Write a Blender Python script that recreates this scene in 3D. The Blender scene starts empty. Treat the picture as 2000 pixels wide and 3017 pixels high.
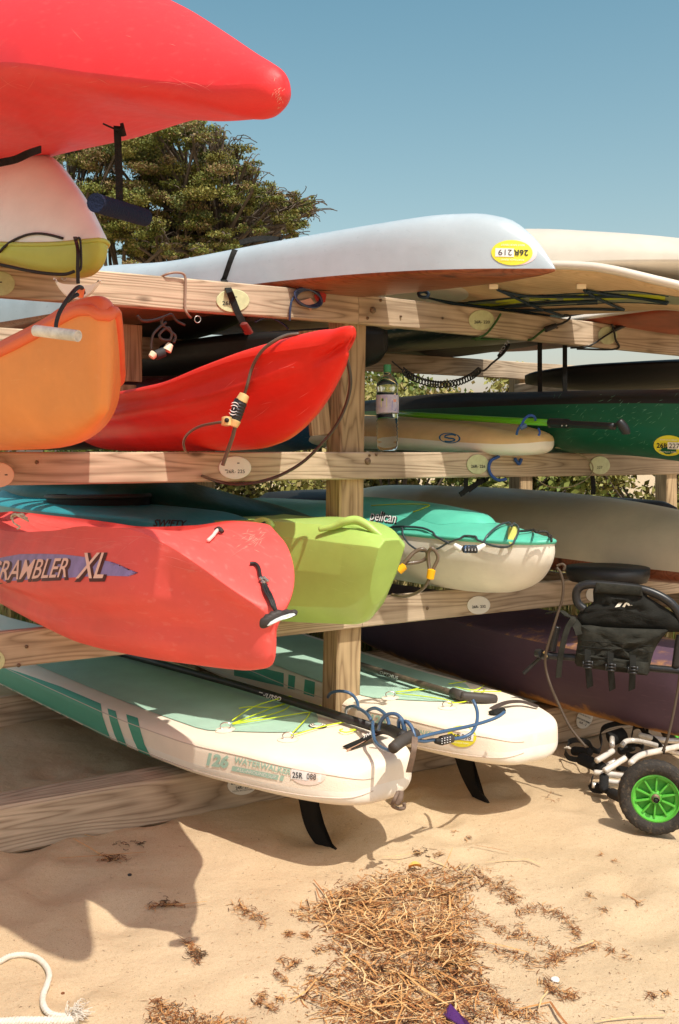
import bpy, bmesh, math, random
import numpy as np
from mathutils import Vector, Matrix, noise
from mathutils.bvhtree import BVHTree
random.seed(7)
R = math.radians
sc = bpy.context.scene
COL = sc.collection

# ---------------------------------------------------------------- camera, sky, sun, exposure
FPX, HX, HY, EYE = 2917.0, 1000.0, 1348.0, 1.55
cam_d = bpy.data.cameras.new('camera')
cam = bpy.data.objects.new('camera', cam_d); COL.objects.link(cam)
cam_d.sensor_fit = 'HORIZONTAL'; cam_d.sensor_width = 24; cam_d.lens = 35
cam_d.shift_y = -(1508.5 - HY) / 2000.0
cam_d.clip_start = .05; cam_d.clip_end = 3000
cam.location = (0, 0, EYE); cam.rotation_euler = (R(90), 0, 0)
sc.camera = cam

SUN = Vector((.30, -.515, 1.0)).normalized()
sun_elev = math.asin(SUN.z)
world = bpy.data.worlds.new('World'); sc.world = world; world.use_nodes = True
wn = world.node_tree.nodes; wl = world.node_tree.links
sky = wn.new('ShaderNodeTexSky'); sky.sky_type = 'NISHITA'; sky.sun_disc = False
sky.sun_elevation = sun_elev
sky.sun_rotation = math.atan2(SUN.x, SUN.y)
sky.air_density = 1.0; sky.dust_density = 3.2; sky.ozone_density = 1.6; sky.altitude = 0
hs = wn.new('ShaderNodeHueSaturation'); hs.inputs['Saturation'].default_value = 1.05; hs.inputs['Hue'].default_value = .458
wl.new(sky.outputs[0], hs.inputs['Color'])
wtc = wn.new('ShaderNodeTexCoord'); wsx = wn.new('ShaderNodeSeparateXYZ'); wl.new(wtc.outputs['Generated'], wsx.inputs[0])
wmr = wn.new('ShaderNodeMapRange'); wmr.inputs[1].default_value = 0; wmr.inputs[2].default_value = .42; wmr.inputs[3].default_value = 1; wmr.inputs[4].default_value = 0
wl.new(wsx.outputs['Z'], wmr.inputs[0])                      # the low sky is paler and hazier all round
wmx = wn.new('ShaderNodeMix'); wmx.data_type = 'RGBA'; wmx.blend_type = 'MULTIPLY'; wmx.inputs[7].default_value = (1.8, 1.28, 1.04, 1)
wl.new(wmr.outputs[0], wmx.inputs[0]); wl.new(hs.outputs[0], wmx.inputs[6]); wl.new(wmx.outputs[2], wn['Background'].inputs['Color'])
wn['Background'].inputs['Strength'].default_value = .135
sd = bpy.data.lights.new('sun', 'SUN'); sd.energy = 3.7; sd.angle = R(.55); sd.color = (1, .95, .855)
sun = bpy.data.objects.new('sun', sd); COL.objects.link(sun)
sun.rotation_euler = SUN.to_track_quat('Z', 'Y').to_euler()
sc.view_settings.view_transform = 'Standard'; sc.view_settings.look = 'None'
sc.view_settings.gamma = 1; sc.view_settings.exposure = .2
sc.view_settings.use_curve_mapping = False

# ---------------------------------------------------------------- helpers
def P(px, py, Y):
    return Vector(((px - HX) / FPX * Y, Y, EYE - (py - HY) / FPX * Y))
def G(px, py, z=0.0):
    Y = (EYE - z) * FPX / (py - HY)
    return Vector(((px - HX) / FPX * Y, Y, z))
U = Vector((.854, .519, 0)).normalized()       # along the rack, away to the right
V = Vector((.519, -.854, 0)).normalized()      # out of the rack, towards the viewer
A0 = Vector((.12, 4.8, 0))                     # main post, front face
def RK(px, py, d=0.0):
    """point on the vertical plane of the rack front, moved d towards the viewer, seen at a photo position"""
    q = A0 + V * d; k = (px - HX) / FPX
    Y = V.dot(q) / (V.x * k + V.y)
    return P(px, py, Y)
def srgb(r, g, b):
    f = lambda c: (c / 12.92 if c <= .04045 else ((c + .055) / 1.055) ** 2.4)
    return (f(r / 255), f(g / 255), f(b / 255), 1)

MATS = {}
def mat(name, color, rough=.5, spec=.5, metal=0, bump=0, bscale=40, var=0, vscale=6, trans=0, ior=1.45, coat=0, sss=0, color2=None, alpha=1, dirt=0, dirtcol=(.30, .2, .12, 1), sheen=0):
    if name in MATS: return MATS[name]
    m = bpy.data.materials.new(name); m.use_nodes = True; MATS[name] = m
    nt = m.node_tree; n = nt.nodes; l = nt.links; b = n['Principled BSDF']
    c = tuple(color) if len(color) == 4 else tuple(color) + (1,)
    b.inputs['Base Color'].default_value = c
    b.inputs['Roughness'].default_value = rough
    b.inputs['Specular IOR Level'].default_value = spec
    b.inputs['Metallic'].default_value = metal
    b.inputs['Transmission Weight'].default_value = trans
    b.inputs['IOR'].default_value = ior
    b.inputs['Coat Weight'].default_value = coat
    if sss:
        b.inputs['Subsurface Weight'].default_value = sss
        b.inputs['Subsurface Radius'].default_value = (.03, .015, .008)
        b.inputs['Subsurface Scale'].default_value = .5
    tc = n.new('ShaderNodeTexCoord')
    last = None
    if var or color2 or dirt:
        nz = n.new('ShaderNodeTexNoise'); nz.inputs['Scale'].default_value = vscale; nz.inputs['Detail'].default_value = 6
        nz.inputs['Roughness'].default_value = .62
        l.new(tc.outputs['Object'], nz.inputs['Vector'])
        mx = n.new('ShaderNodeMix'); mx.data_type = 'RGBA'
        c2 = color2 if color2 else tuple(max(0, x * (1 - var)) for x in c[:3]) + (1,)
        c1 = c if color2 else tuple(min(1, x * (1 + var * .6)) for x in c[:3]) + (1,)
        mr = n.new('ShaderNodeMapRange'); mr.inputs[1].default_value = .35; mr.inputs[2].default_value = .65
        l.new(nz.outputs['Fac'], mr.inputs[0]); l.new(mr.outputs[0], mx.inputs[0])
        mx.inputs[6].default_value = c1; mx.inputs[7].default_value = c2
        last = mx.outputs[2]
        if dirt:
            nz2 = n.new('ShaderNodeTexNoise'); nz2.inputs['Scale'].default_value = vscale * 1.7; nz2.inputs['Detail'].default_value = 10
            nz2.inputs['Roughness'].default_value = .75
            l.new(tc.outputs['Object'], nz2.inputs['Vector'])
            mr2 = n.new('ShaderNodeMapRange'); mr2.inputs[1].default_value = .55; mr2.inputs[2].default_value = .75; mr2.inputs[4].default_value = dirt
            l.new(nz2.outputs['Fac'], mr2.inputs[0])
            mx2 = n.new('ShaderNodeMix'); mx2.data_type = 'RGBA'
            l.new(mr2.outputs[0], mx2.inputs[0]); l.new(last, mx2.inputs[6]); mx2.inputs[7].default_value = dirtcol
            last = mx2.outputs[2]
        l.new(last, b.inputs['Base Color'])
    if bump:
        nb = n.new('ShaderNodeTexNoise'); nb.inputs['Scale'].default_value = bscale; nb.inputs['Detail'].default_value = 4
        l.new(tc.outputs['Object'], nb.inputs['Vector'])
        bp = n.new('ShaderNodeBump'); bp.inputs['Strength'].default_value = bump; bp.inputs['Distance'].default_value = .01
        l.new(nb.outputs['Fac'], bp.inputs['Height']); l.new(bp.outputs[0], b.inputs['Normal'])
    return m

def scuffed(name, color, rough=.42, scratch=(.9, .75, .7, 1), amount=.35, fade=None, sss=.0, stain=None):
    """rotomoulded plastic: faded patches, long scratches along the hull, fine orange peel"""
    if name in MATS: return MATS[name]
    m = mat(name, color, rough, .5, var=.10, vscale=3)
    nt = m.node_tree; n = nt.nodes; l = nt.links; b = n['Principled BSDF']
    tc = [x for x in n if x.type == 'TEX_COORD'][0]
    prev = b.inputs['Base Color'].links[0].from_socket
    mp0 = n.new('ShaderNodeMapping'); mp0.inputs['Rotation'].default_value = (0, 0, R(58)); l.new(tc.outputs['Object'], mp0.inputs['Vector'])
    mp = n.new('ShaderNodeMapping'); mp.inputs['Scale'].default_value = (1.6, 40, 40)
    l.new(mp0.outputs[0], mp.inputs['Vector'])
    nz = n.new('ShaderNodeTexNoise'); nz.inputs['Scale'].default_value = 1.6; nz.inputs['Detail'].default_value = 5
    l.new(mp.outputs[0], nz.inputs['Vector'])
    mr = n.new('ShaderNodeMapRange'); mr.inputs[1].default_value = .58; mr.inputs[2].default_value = .78; mr.inputs[4].default_value = amount * .5
    l.new(nz.outputs['Fac'], mr.inputs[0])
    mx = n.new('ShaderNodeMix'); mx.data_type = 'RGBA'; l.new(mr.outputs[0], mx.inputs[0]); l.new(prev, mx.inputs[6]); mx.inputs[7].default_value = scratch
    last = mx.outputs[2]
    if stain:
        nz = n.new('ShaderNodeTexNoise'); nz.inputs['Scale'].default_value = 5; nz.inputs['Detail'].default_value = 12; nz.inputs['Roughness'].default_value = .8
        l.new(tc.outputs['Object'], nz.inputs['Vector'])
        mr = n.new('ShaderNodeMapRange'); mr.inputs[1].default_value = .56; mr.inputs[2].default_value = .66; mr.inputs[4].default_value = .5
        l.new(nz.outputs['Fac'], mr.inputs[0])
        mx = n.new('ShaderNodeMix'); mx.data_type = 'RGBA'; l.new(mr.outputs[0], mx.inputs[0]); l.new(last, mx.inputs[6]); mx.inputs[7].default_value = stain
        last = mx.outputs[2]
    l.new(last, b.inputs['Base Color'])
    nb = n.new('ShaderNodeTexNoise'); nb.inputs['Scale'].default_value = 260; nb.inputs['Detail'].default_value = 3
    l.new(tc.outputs['Object'], nb.inputs['Vector'])
    nb2 = n.new('ShaderNodeTexNoise'); nb2.inputs['Scale'].default_value = 5; nb2.inputs['Detail'].default_value = 2
    l.new(tc.outputs['Object'], nb2.inputs['Vector'])
    bp = n.new('ShaderNodeBump'); bp.inputs['Strength'].default_value = .25; bp.inputs['Distance'].default_value = .0015
    l.new(nb.outputs['Fac'], bp.inputs['Height'])
    bp2 = n.new('ShaderNodeBump'); bp2.inputs['Strength'].default_value = .4; bp2.inputs['Distance'].default_value = .012
    l.new(nb2.outputs['Fac'], bp2.inputs['Height']); l.new(bp.outputs[0], bp2.inputs['Normal'])
    l.new(bp2.outputs[0], b.inputs['Normal'])
    rr = n.new('ShaderNodeMapRange'); rr.inputs[3].default_value = rough - .08; rr.inputs[4].default_value = rough + .15
    l.new(nz.outputs['Fac'], rr.inputs[0]); l.new(rr.outputs[0], b.inputs['Roughness'])
    if sss:
        b.inputs['Subsurface Weight'].default_value = sss; b.inputs['Subsurface Radius'].default_value = (.04, .03, .01); b.inputs['Subsurface Scale'].default_value = .4
    return m

def wood(name, c1, c2, seed=0, axis='X'):
    if name in MATS: return MATS[name]
    m = bpy.data.materials.new(name); m.use_nodes = True; MATS[name] = m
    nt = m.node_tree; n = nt.nodes; l = nt.links; b = n['Principled BSDF']
    b.inputs['Roughness'].default_value = .8; b.inputs['Specular IOR Level'].default_value = .25
    tc = n.new('ShaderNodeTexCoord'); oi = n.new('ShaderNodeObjectInfo')
    add = n.new('ShaderNodeVectorMath'); add.operation = 'MULTIPLY_ADD'
    l.new(oi.outputs['Random'], add.inputs[0]); add.inputs[1].default_value = (37, 11, 23); l.new(tc.outputs['Object'], add.inputs[2])
    mp = n.new('ShaderNodeMapping')
    mp.inputs['Scale'].default_value = (.55, 7, 7) if axis == 'X' else (7, 7, .55)
    l.new(add.outputs[0], mp.inputs['Vector'])
    nz = n.new('ShaderNodeTexNoise'); nz.inputs['Scale'].default_value = 1.3; nz.inputs['Detail'].default_value = 1.5; nz.inputs['Roughness'].default_value = .45
    l.new(mp.outputs[0], nz.inputs['Vector'])
    # rings: contour lines of a smooth stretched noise look like plain-sawn grain
    mu = n.new('ShaderNodeMath'); mu.operation = 'MULTIPLY'; mu.inputs[1].default_value = 30; l.new(nz.outputs['Fac'], mu.inputs[0])
    fr = n.new('ShaderNodeMath'); fr.operation = 'PINGPONG'; fr.inputs[1].default_value = 1; l.new(mu.outputs[0], fr.inputs[0])
    pw = n.new('ShaderNodeMath'); pw.operation = 'POWER'; pw.inputs[1].default_value = 2.2; l.new(fr.outputs[0], pw.inputs[0])
    fmap = n.new('ShaderNodeMapping'); fmap.inputs['Scale'].default_value = (3, 130, 130) if axis == 'X' else (130, 130, 3)
    l.new(add.outputs[0], fmap.inputs['Vector'])
    fn = n.new('ShaderNodeTexNoise'); fn.inputs['Scale'].default_value = 1; fn.inputs['Detail'].default_value = 3; l.new(fmap.outputs[0], fn.inputs['Vector'])
    big = n.new('ShaderNodeTexNoise'); big.inputs['Scale'].default_value = 2.2; big.inputs['Detail'].default_value = 4; l.new(add.outputs[0], big.inputs['Vector'])
    mx = n.new('ShaderNodeMix'); mx.data_type = 'RGBA'; mx.inputs[6].default_value = c1; mx.inputs[7].default_value = c2
    s1 = n.new('ShaderNodeMath'); s1.operation = 'MULTIPLY'; s1.inputs[1].default_value = .6; l.new(pw.outputs[0], s1.inputs[0])
    s2 = n.new('ShaderNodeMath'); s2.operation = 'MULTIPLY_ADD'; l.new(fn.outputs['Fac'], s2.inputs[0]); s2.inputs[1].default_value = .7; s2.inputs[2].default_value = -.28
    s3 = n.new('ShaderNodeMath'); s3.operation = 'ADD'; s3.use_clamp = True; l.new(s1.outputs[0], s3.inputs[0]); l.new(s2.outputs[0], s3.inputs[1])
    l.new(s3.outputs[0], mx.inputs[0])
    mg = n.new('ShaderNodeMix'); mg.data_type = 'RGBA'; mg.blend_type = 'MULTIPLY'; mg.inputs[0].default_value = 1
    cr = n.new('ShaderNodeMapRange'); cr.inputs[1].default_value = .3; cr.inputs[2].default_value = .7; cr.inputs[3].default_value = .62; cr.inputs[4].default_value = 1.15
    l.new(big.outputs['Fac'], cr.inputs[0]); l.new(mx.outputs[2], mg.inputs[6]); l.new(cr.outputs[0], mg.inputs[7])
    # sparse knots
    vo = n.new('ShaderNodeTexVoronoi'); vo.inputs['Scale'].default_value = 1.0
    km = n.new('ShaderNodeMapping'); km.inputs['Scale'].default_value = (2.2, 5.5, 5.5) if axis == 'X' else (5.5, 5.5, 2.2)
    l.new(add.outputs[0], km.inputs['Vector']); l.new(km.outputs[0], vo.inputs['Vector'])
    kr = n.new('ShaderNodeMapRange'); kr.inputs[1].default_value = .05; kr.inputs[2].default_value = .11; kr.inputs[3].default_value = .75; kr.inputs[4].default_value = 0
    l.new(vo.outputs['Distance'], kr.inputs[0])
    mk_ = n.new('ShaderNodeMix'); mk_.data_type = 'RGBA'; l.new(kr.outputs[0], mk_.inputs[0]); l.new(mg.outputs[2], mk_.inputs[6]); mk_.inputs[7].default_value = tuple(x * .35 for x in c2[:3]) + (1,)
    l.new(mk_.outputs[2], b.inputs['Base Color'])
    bp = n.new('ShaderNodeBump'); bp.inputs['Strength'].default_value = .5; bp.inputs['Distance'].default_value = .003; bp.invert = True
    l.new(s3.outputs[0], bp.inputs['Height']); l.new(bp.outputs[0], b.inputs['Normal'])
    return m

WORLD = {}                                      # object name -> world verts and faces, for laying things on surfaces
def tag(o, label=None, cat=None, group=None, kind=None):
    if label: o['label'] = label
    if cat: o['category'] = cat
    if group: o['group'] = group
    if kind: o['kind'] = kind
    return o
def wloc(o):
    v = Vector((0, 0, 0))
    while o: v += o.location; o = o.parent
    return v
def empty(name, loc, label, cat, group=None):
    o = bpy.data.objects.new(name, None); COL.objects.link(o); o.location = loc; o.empty_display_size = .1
    return tag(o, label, cat, group)
def mk(name, verts, faces, m, parent=None, smooth=True, mats=None, fmat=None, auto=None):
    """one mesh object from world-space verts; its origin goes to the base of its own box"""
    vs = np.array([tuple(v) for v in verts], dtype=float)
    lo, hi = vs.min(0), vs.max(0); org = Vector(((lo[0] + hi[0]) / 2, (lo[1] + hi[1]) / 2, lo[2]))
    me = bpy.data.meshes.new(name)
    me.from_pydata([tuple(v) for v in (vs - np.array(org))], [], [tuple(f) for f in faces])
    if mats:
        for q in mats: me.materials.append(q)
        if fmat is not None: me.polygons.foreach_set('material_index', fmat)
    else: me.materials.append(m)
    if smooth: me.polygons.foreach_set('use_smooth', [True] * len(me.polygons))
    me.update()
    if auto is not None and smooth: me.set_sharp_from_angle(angle=R(auto))
    o = bpy.data.objects.new(name, me); COL.objects.link(o)
    if parent: o.parent = parent; o.location = org - wloc(parent)
    else: o.location = org
    WORLD[o.name] = ([Vector(v) for v in vs], [tuple(f) for f in faces])
    return o
def bvh(*objs):
    V_, F_ = [], []
    for o in objs:
        v, f = WORLD[o.name]; k = len(V_); V_ += v; F_ += [tuple(i + k for i in q) for q in f]
    return BVHTree.FromPolygons(V_, F_)
def lay(tree, px, py, off=.003, fallback=None):
    """the surface point seen at a photo position, lifted off the surface"""
    d = P(px, py, 1) - Vector((0, 0, EYE)); d.normalize()
    h = tree.ray_cast(Vector((0, 0, EYE)), d)
    if h[0] is None: return P(px, py, fallback) if fallback else None
    nrm = h[1] if h[1].dot(d) < 0 else -h[1]
    return h[0] + nrm * off
def crom(pts, n=8, closed=False):
    pts = [Vector(p) for p in pts]; out = []; N = len(pts)
    if N < 3 and not closed: return pts
    rng = range(N if closed else N - 1)
    for i in rng:
        g = (lambda k: pts[k % N]) if closed else (lambda k: pts[min(max(k, 0), N - 1)])
        p0, p1, p2, p3 = g(i - 1), g(i), g(i + 1), g(i + 2)
        for j in range(n):
            t = j / n
            out.append(.5 * ((2 * p1) + (p2 - p0) * t + (2 * p0 - 5 * p1 + 4 * p2 - p3) * t * t + (3 * p1 - p0 - 3 * p2 + p3) * t ** 3))
    if not closed: out.append(pts[-1])
    return out
def tube_geo(pts, r, ns=8, closed=False, sub=6, flat=None):
    pts = crom(pts, sub, closed) if sub else [Vector(p) for p in pts]
    n = len(pts); vs, fs = [], []
    rr = r if callable(r) else (lambda t: r)
    prev = None
    for i, p in enumerate(pts):
        a = pts[(i - 1) % n] if (closed or i) else p; b = pts[(i + 1) % n] if (closed or i < n - 1) else p
        t = (b - a)
        if t.length < 1e-9: t = Vector((0, 0, 1))
        t.normalize()
        if prev is None:
            up = Vector((0, 0, 1)) if abs(t.z) < .9 else Vector((1, 0, 0)); s = t.cross(up).normalized()
        else:
            s = (prev - t * prev.dot(t))
            s = s.normalized() if s.length > 1e-6 else t.cross(Vector((0, 0, 1))).normalized()
        prev = s; w = t.cross(s)
        rad = rr(i / (n - 1))
        for k in range(ns):
            an = 2 * math.pi * k / ns
            vs.append(p + s * math.cos(an) * rad + w * math.sin(an) * rad * (flat or 1))
    m = n if closed else n - 1
    for i in range(m):
        for k in range(ns):
            a = i * ns + k; b = i * ns + (k + 1) % ns; c = ((i + 1) % n) * ns + (k + 1) % ns; d = ((i + 1) % n) * ns + k
            fs.append((a, b, c, d))
    if not closed: fs += [tuple(range(ns))[::-1], tuple((n - 1) * ns + k for k in range(ns))]
    return vs, fs
def tube(name, pts, r, m, parent=None, **kw):
    v, f = tube_geo(pts, r, **kw); return mk(name, v, f, m, parent)
def join(*geos):
    V_, F_ = [], []
    for v, f in geos:
        k = len(V_); V_ += list(v); F_ += [tuple(i + k for i in q) for q in f]
    return V_, F_
def ribbon(name, pts, wdir, width, th, m, parent=None, sub=6):
    """flat strap: centre line, width direction (vector or list), thickness"""
    n0 = len(pts); P_ = crom(pts, sub) if sub else [Vector(p) for p in pts]; n = len(P_)
    vs, fs = [], []
    for i, p in enumerate(P_):
        t = (P_[min(i + 1, n - 1)] - P_[max(i - 1, 0)]).normalized()
        if isinstance(wdir, list):
            f = i / (n - 1) * (len(wdir) - 1); k = min(int(f), len(wdir) - 2); w = wdir[k].lerp(wdir[k + 1], f - k)
        else: w = wdir
        w = (w - t * w.dot(t)).normalized(); q = t.cross(w)
        for a, b in ((-1, -1), (1, -1), (1, 1), (-1, 1)): vs.append(p + w * width / 2 * a + q * th / 2 * b)
    for i in range(n - 1):
        for k in range(4): fs.append((i * 4 + k, i * 4 + (k + 1) % 4, (i + 1) * 4 + (k + 1) % 4, (i + 1) * 4 + k))
    fs += [(3, 2, 1, 0), tuple((n - 1) * 4 + k for k in range(4))]
    return mk(name, vs, fs, m, parent, auto=40)
def box_geo(c, ex, ey, ez, bev=0):
    """box from centre and three half-extent vectors, chamfered"""
    bm = bmesh.new(); bmesh.ops.create_cube(bm, size=2)
    L = (ex.length, ey.length, ez.length)
    for v in bm.verts: v.co = Vector((v.co.x * L[0], v.co.y * L[1], v.co.z * L[2]))
    if bev: bmesh.ops.bevel(bm, geom=bm.edges[:], offset=bev, segments=2, affect='EDGES', profile=.6)
    x, y, z = ex.normalized(), ey.normalized(), ez.normalized()
    vs = [Vector(c) + x * v.co.x + y * v.co.y + z * v.co.z for v in bm.verts]
    bm.verts.index_update(); fs = [tuple(v.index for v in f.verts) for f in bm.faces]; bm.free()
    return vs, fs
def pchip(xs, ys, x):
    xs = np.array(xs, float); ys = np.array(ys, float); h = np.diff(xs); d = np.diff(ys) / h; n = len(xs)
    if n == 2: return ys[0] + (x - xs[0]) * d[0]
    m = np.zeros(n)
    for i in range(1, n - 1):
        if d[i - 1] * d[i] > 0:
            w1 = 2 * h[i] + h[i - 1]; w2 = h[i] + 2 * h[i - 1]; m[i] = (w1 + w2) / (w1 / d[i - 1] + w2 / d[i])
    m[0] = d[0]; m[-1] = d[-1]
    i = int(np.clip(np.searchsorted(xs, x) - 1, 0, n - 2)); t = (x - xs[i]) / h[i]
    return ((1 + 2 * t) * (1 - t) ** 2 * ys[i] + t * (1 - t) ** 2 * h[i] * m[i] + t * t * (3 - 2 * t) * ys[i + 1] + t * t * (t - 1) * h[i] * m[i + 1])

def hull_geo(N, a, st, roll=0, mod=None, nlo=28, nup=20, nt=64, pw=1.7):
    """lofted hull.  N: plan position of the tip, a: plan direction towards the tip.
    st: stations (t back from tip, half width, z bottom, z gunwale, z top, lower exponent, upper exponent)"""
    a = Vector((a[0], a[1], 0)).normalized(); l = Vector((a.y, -a.x, 0))     # l: to the left of the picture
    if l.x > 0: l = -l
    N = Vector((N[0], N[1], 0)); T = st[-1][0]; ts = [s[0] for s in st]; t0 = ts[0]
    rings = []
    samples = sorted(set([round(t0 + (T - t0) * (i / nt) ** pw, 4) for i in range(nt + 1)]))
    for t in samples:
        w, zb, zg, zt, eb, et = [pchip(ts, [s[k] for s in st], t) for k in range(1, 7)]
        ring = []
        for i in range(nlo + 1):                          # left gunwale -> keel -> right gunwale
            th = math.pi * i / nlo; c, s = math.cos(th), math.sin(th)
            ring.append((math.copysign(abs(c) ** (2 / eb), c) * w, zg - (zg - zb) * abs(s) ** (2 / eb)))
        for i in range(1, nup):                           # right gunwale -> deck -> left gunwale
            th = math.pi * i / nup; c, s = math.cos(th), math.sin(th)
            ring.append((-math.copysign(abs(c) ** (2 / et), c) * w, zg + (zt - zg) * abs(s) ** (2 / et)))
        ring = [(mod(t, y, z, w, zb, zg, zt, i) + (0,))[:3] if mod else (y, z, 0) for i, (y, z) in enumerate(ring)]
        rings.append([N - a * (t + dt) + l * y + Vector((0, 0, z + roll * y)) for y, z, dt in ring])
    return rings, nlo, nup
def hull_parts(rings, nlo, nup, which):
    K = len(rings[0]); vs = [p for r in rings for p in r]; fs = []
    seg = range(0, nlo) if which == 'lower' else (range(nlo, K) if which == 'upper' else range(K))
    for i in range(len(rings) - 1):
        for k in seg:
            k2 = (k + 1) % K; fs.append((i * K + k, (i + 1) * K + k, (i + 1) * K + k2, i * K + k2))
    for e, rv in ((0, False), (len(rings) - 1, True)):
        ids = [e * K + k for k in seg] + ([e * K + (seg[-1] + 1) % K] if which != 'all' else [])
        c = (vs[e * K] + vs[e * K + nlo]) / 2; vs.append(c); ci = len(vs) - 1
        for q in range(len(ids) - (0 if which == 'all' else 1)):
            x, y = ids[q], ids[(q + 1) % len(ids)]
            fs.append((ci, y, x) if rv else (ci, x, y))
    used = sorted({i for f in fs for i in f}); mp = {u: i for i, u in enumerate(used)}
    return [vs[u] for u in used], [tuple(mp[i] for i in f) for f in fs]
def craft(name, label, cat, N, a, st, lower, upper=None, names=('hull', 'deck'), group=None, rim=None, rimr=.012, **kw):
    rings, nlo, nup = hull_geo(N, a, st, **kw)
    allp = [p for r in rings for p in r]; zmin = min(p.z for p in allp)
    e = empty(name, (sum(p.x for p in allp) / len(allp), sum(p.y for p in allp) / len(allp), zmin), label, cat, group)
    if upper is None:
        parts = [mk(names[0], *hull_parts(rings, nlo, nup, 'all'), lower, e)]
    else:
        parts = [mk(names[0], *hull_parts(rings, nlo, nup, 'lower'), lower, e), mk(names[1], *hull_parts(rings, nlo, nup, 'upper'), upper, e)]
    if rim:
        line = [r[0] for r in rings] ; line2 = [r[nlo] for r in rings]
        mk('rim', *tube_geo(line[::-1] + line2, rimr, sub=0, ns=8), rim, e)
    return e, parts, rings

def text_geo(body, p0, ux, uy, tree, off=.0025, bold=.0, spacing=1.0, sub=0, fallback=None):
    """lettering laid on a surface: p0 photo position of the baseline start, ux: photo vector of one em width, uy: of one em height"""
    cu = bpy.data.curves.new('t', 'FONT'); cu.body = body; cu.size = 1; cu.space_character = spacing; cu.offset = bold; cu.resolution_u = 3
    ob = bpy.data.objects.new('t', cu); COL.objects.link(ob)
    dg = bpy.context.evaluated_depsgraph_get(); me = bpy.data.meshes.new_from_object(ob.evaluated_get(dg))
    bm = bmesh.new(); bm.from_mesh(me); bmesh.ops.triangulate(bm, faces=bm.faces[:])
    if sub:
        for _ in range(sub):
            es = [e for e in bm.edges if e.calc_length() > .18]
            if es: bmesh.ops.subdivide_edges(bm, edges=es, cuts=1); bmesh.ops.triangulate(bm, faces=bm.faces[:])
    bm.verts.index_update(); vs = []; ok = True
    for v in bm.verts:
        px = p0[0] + ux[0] * v.co.x + uy[0] * v.co.y; py = p0[1] + ux[1] * v.co.x + uy[1] * v.co.y
        q = lay(tree, px, py, off, fallback) if tree else P(px, py, fallback)
        vs.append(q)
    fs = [tuple(v.index for v in f.verts) for f in bm.faces if all(vs[v.index] is not None for v in f.verts)]
    used = sorted({i for f in fs for i in f}); mp = {u: i for i, u in enumerate(used)}
    bm.free(); bpy.data.objects.remove(ob); bpy.data.curves.remove(cu); bpy.data.meshes.remove(me)
    return [vs[u] for u in used], [tuple(mp[i] for i in f) for f in fs]
def text(name, m, parent, *a, **k):
    v, f = text_geo(*a, **k)
    return mk(name, v, f, m, parent, smooth=False) if f else None
def patch_geo(poly, tree, off=.002, cuts=0, fallback=None):
    """flat print: a photo-space polygon laid on a surface"""
    bm = bmesh.new(); vs_ = [bm.verts.new((x, y, 0)) for x, y in poly]; bm.faces.new(vs_)
    bmesh.ops.triangulate(bm, faces=bm.faces[:])
    for _ in range(cuts):
        bmesh.ops.subdivide_edges(bm, edges=bm.edges[:], cuts=1); bmesh.ops.triangulate(bm, faces=bm.faces[:])
    bm.verts.index_update(); vs = [lay(tree, v.co.x, v.co.y, off, fallback) for v in bm.verts]
    fs = [tuple(v.index for v in f.verts) for f in bm.faces if all(vs[v.index] is not None for v in f.verts)]
    bm.free(); used = sorted({i for f in fs for i in f}); mp = {u: i for i, u in enumerate(used)}
    return [vs[u] for u in used], [tuple(mp[i] for i in f) for f in fs]
def patch(name, m, parent, *a, **k):
    v, f = patch_geo(*a, **k)
    return mk(name, v, f, m, parent, smooth=True) if f else None
def oval(cx, cy, rx, ry, rot=0, n=28, skew=0):
    o = []
    for i in range(n):
        an = 2 * math.pi * i / n; x, y = rx * math.cos(an), ry * math.sin(an)
        o.append((cx + x * math.cos(rot) - y * math.sin(rot), cy + x * math.sin(rot) + y * math.cos(rot)))
    return o

# ---------------------------------------------------------------- materials
black_rubber = mat('black_rubber', (.018, .016, .014), .55, bump=.2, bscale=120)
black_web = mat('black_webbing', (.02, .02, .018), .85, .2, bump=.4, bscale=300, var=.3, vscale=60)
black_foam = mat('black_foam', (.03, .03, .036), .95, .2, bump=.5, bscale=220)
blue_foam = mat('navy_foam', (.012, .018, .045), .95, .25, bump=.5, bscale=200)
bronze_cable = mat('brown_coated_cable', (.11, .075, .05), .32, .6, coat=.4)
blue_cable = mat('blue_coated_cable', (.025, .07, .16), .3, .6, coat=.4)
gold = mat('brass_fitting', (.8, .58, .25), .35, .5, metal=.3)
print_dark = mat('dark_print', (.03, .03, .03), .7)
steel = mat('galvanised_steel', (.5, .47, .42), .42, metal=1, bump=.2, bscale=80)
rust = mat('weathered_bolt', (.25, .17, .11), .7, metal=.5, var=.4, vscale=80)
cream_plas = mat('cream_plastic', srgb(238, 222, 190), .45)
yellow_stick = mat('yellow_sticker', srgb(232, 222, 60), .5)
white_stick = mat('white_sticker', (.85, .83, .78), .5)
pale_disc = mat('pale_green_disc', srgb(205, 208, 160), .35, color2=srgb(188, 190, 145), vscale=30)
white_disc = mat('white_disc', srgb(232, 228, 215), .35)
wood_l = wood('grey_weathered_lumber', srgb(204, 182, 154), srgb(124, 102, 78))
wood_p = wood('post_lumber', srgb(196, 168, 128), srgb(112, 86, 58), axis='Z')

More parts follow.
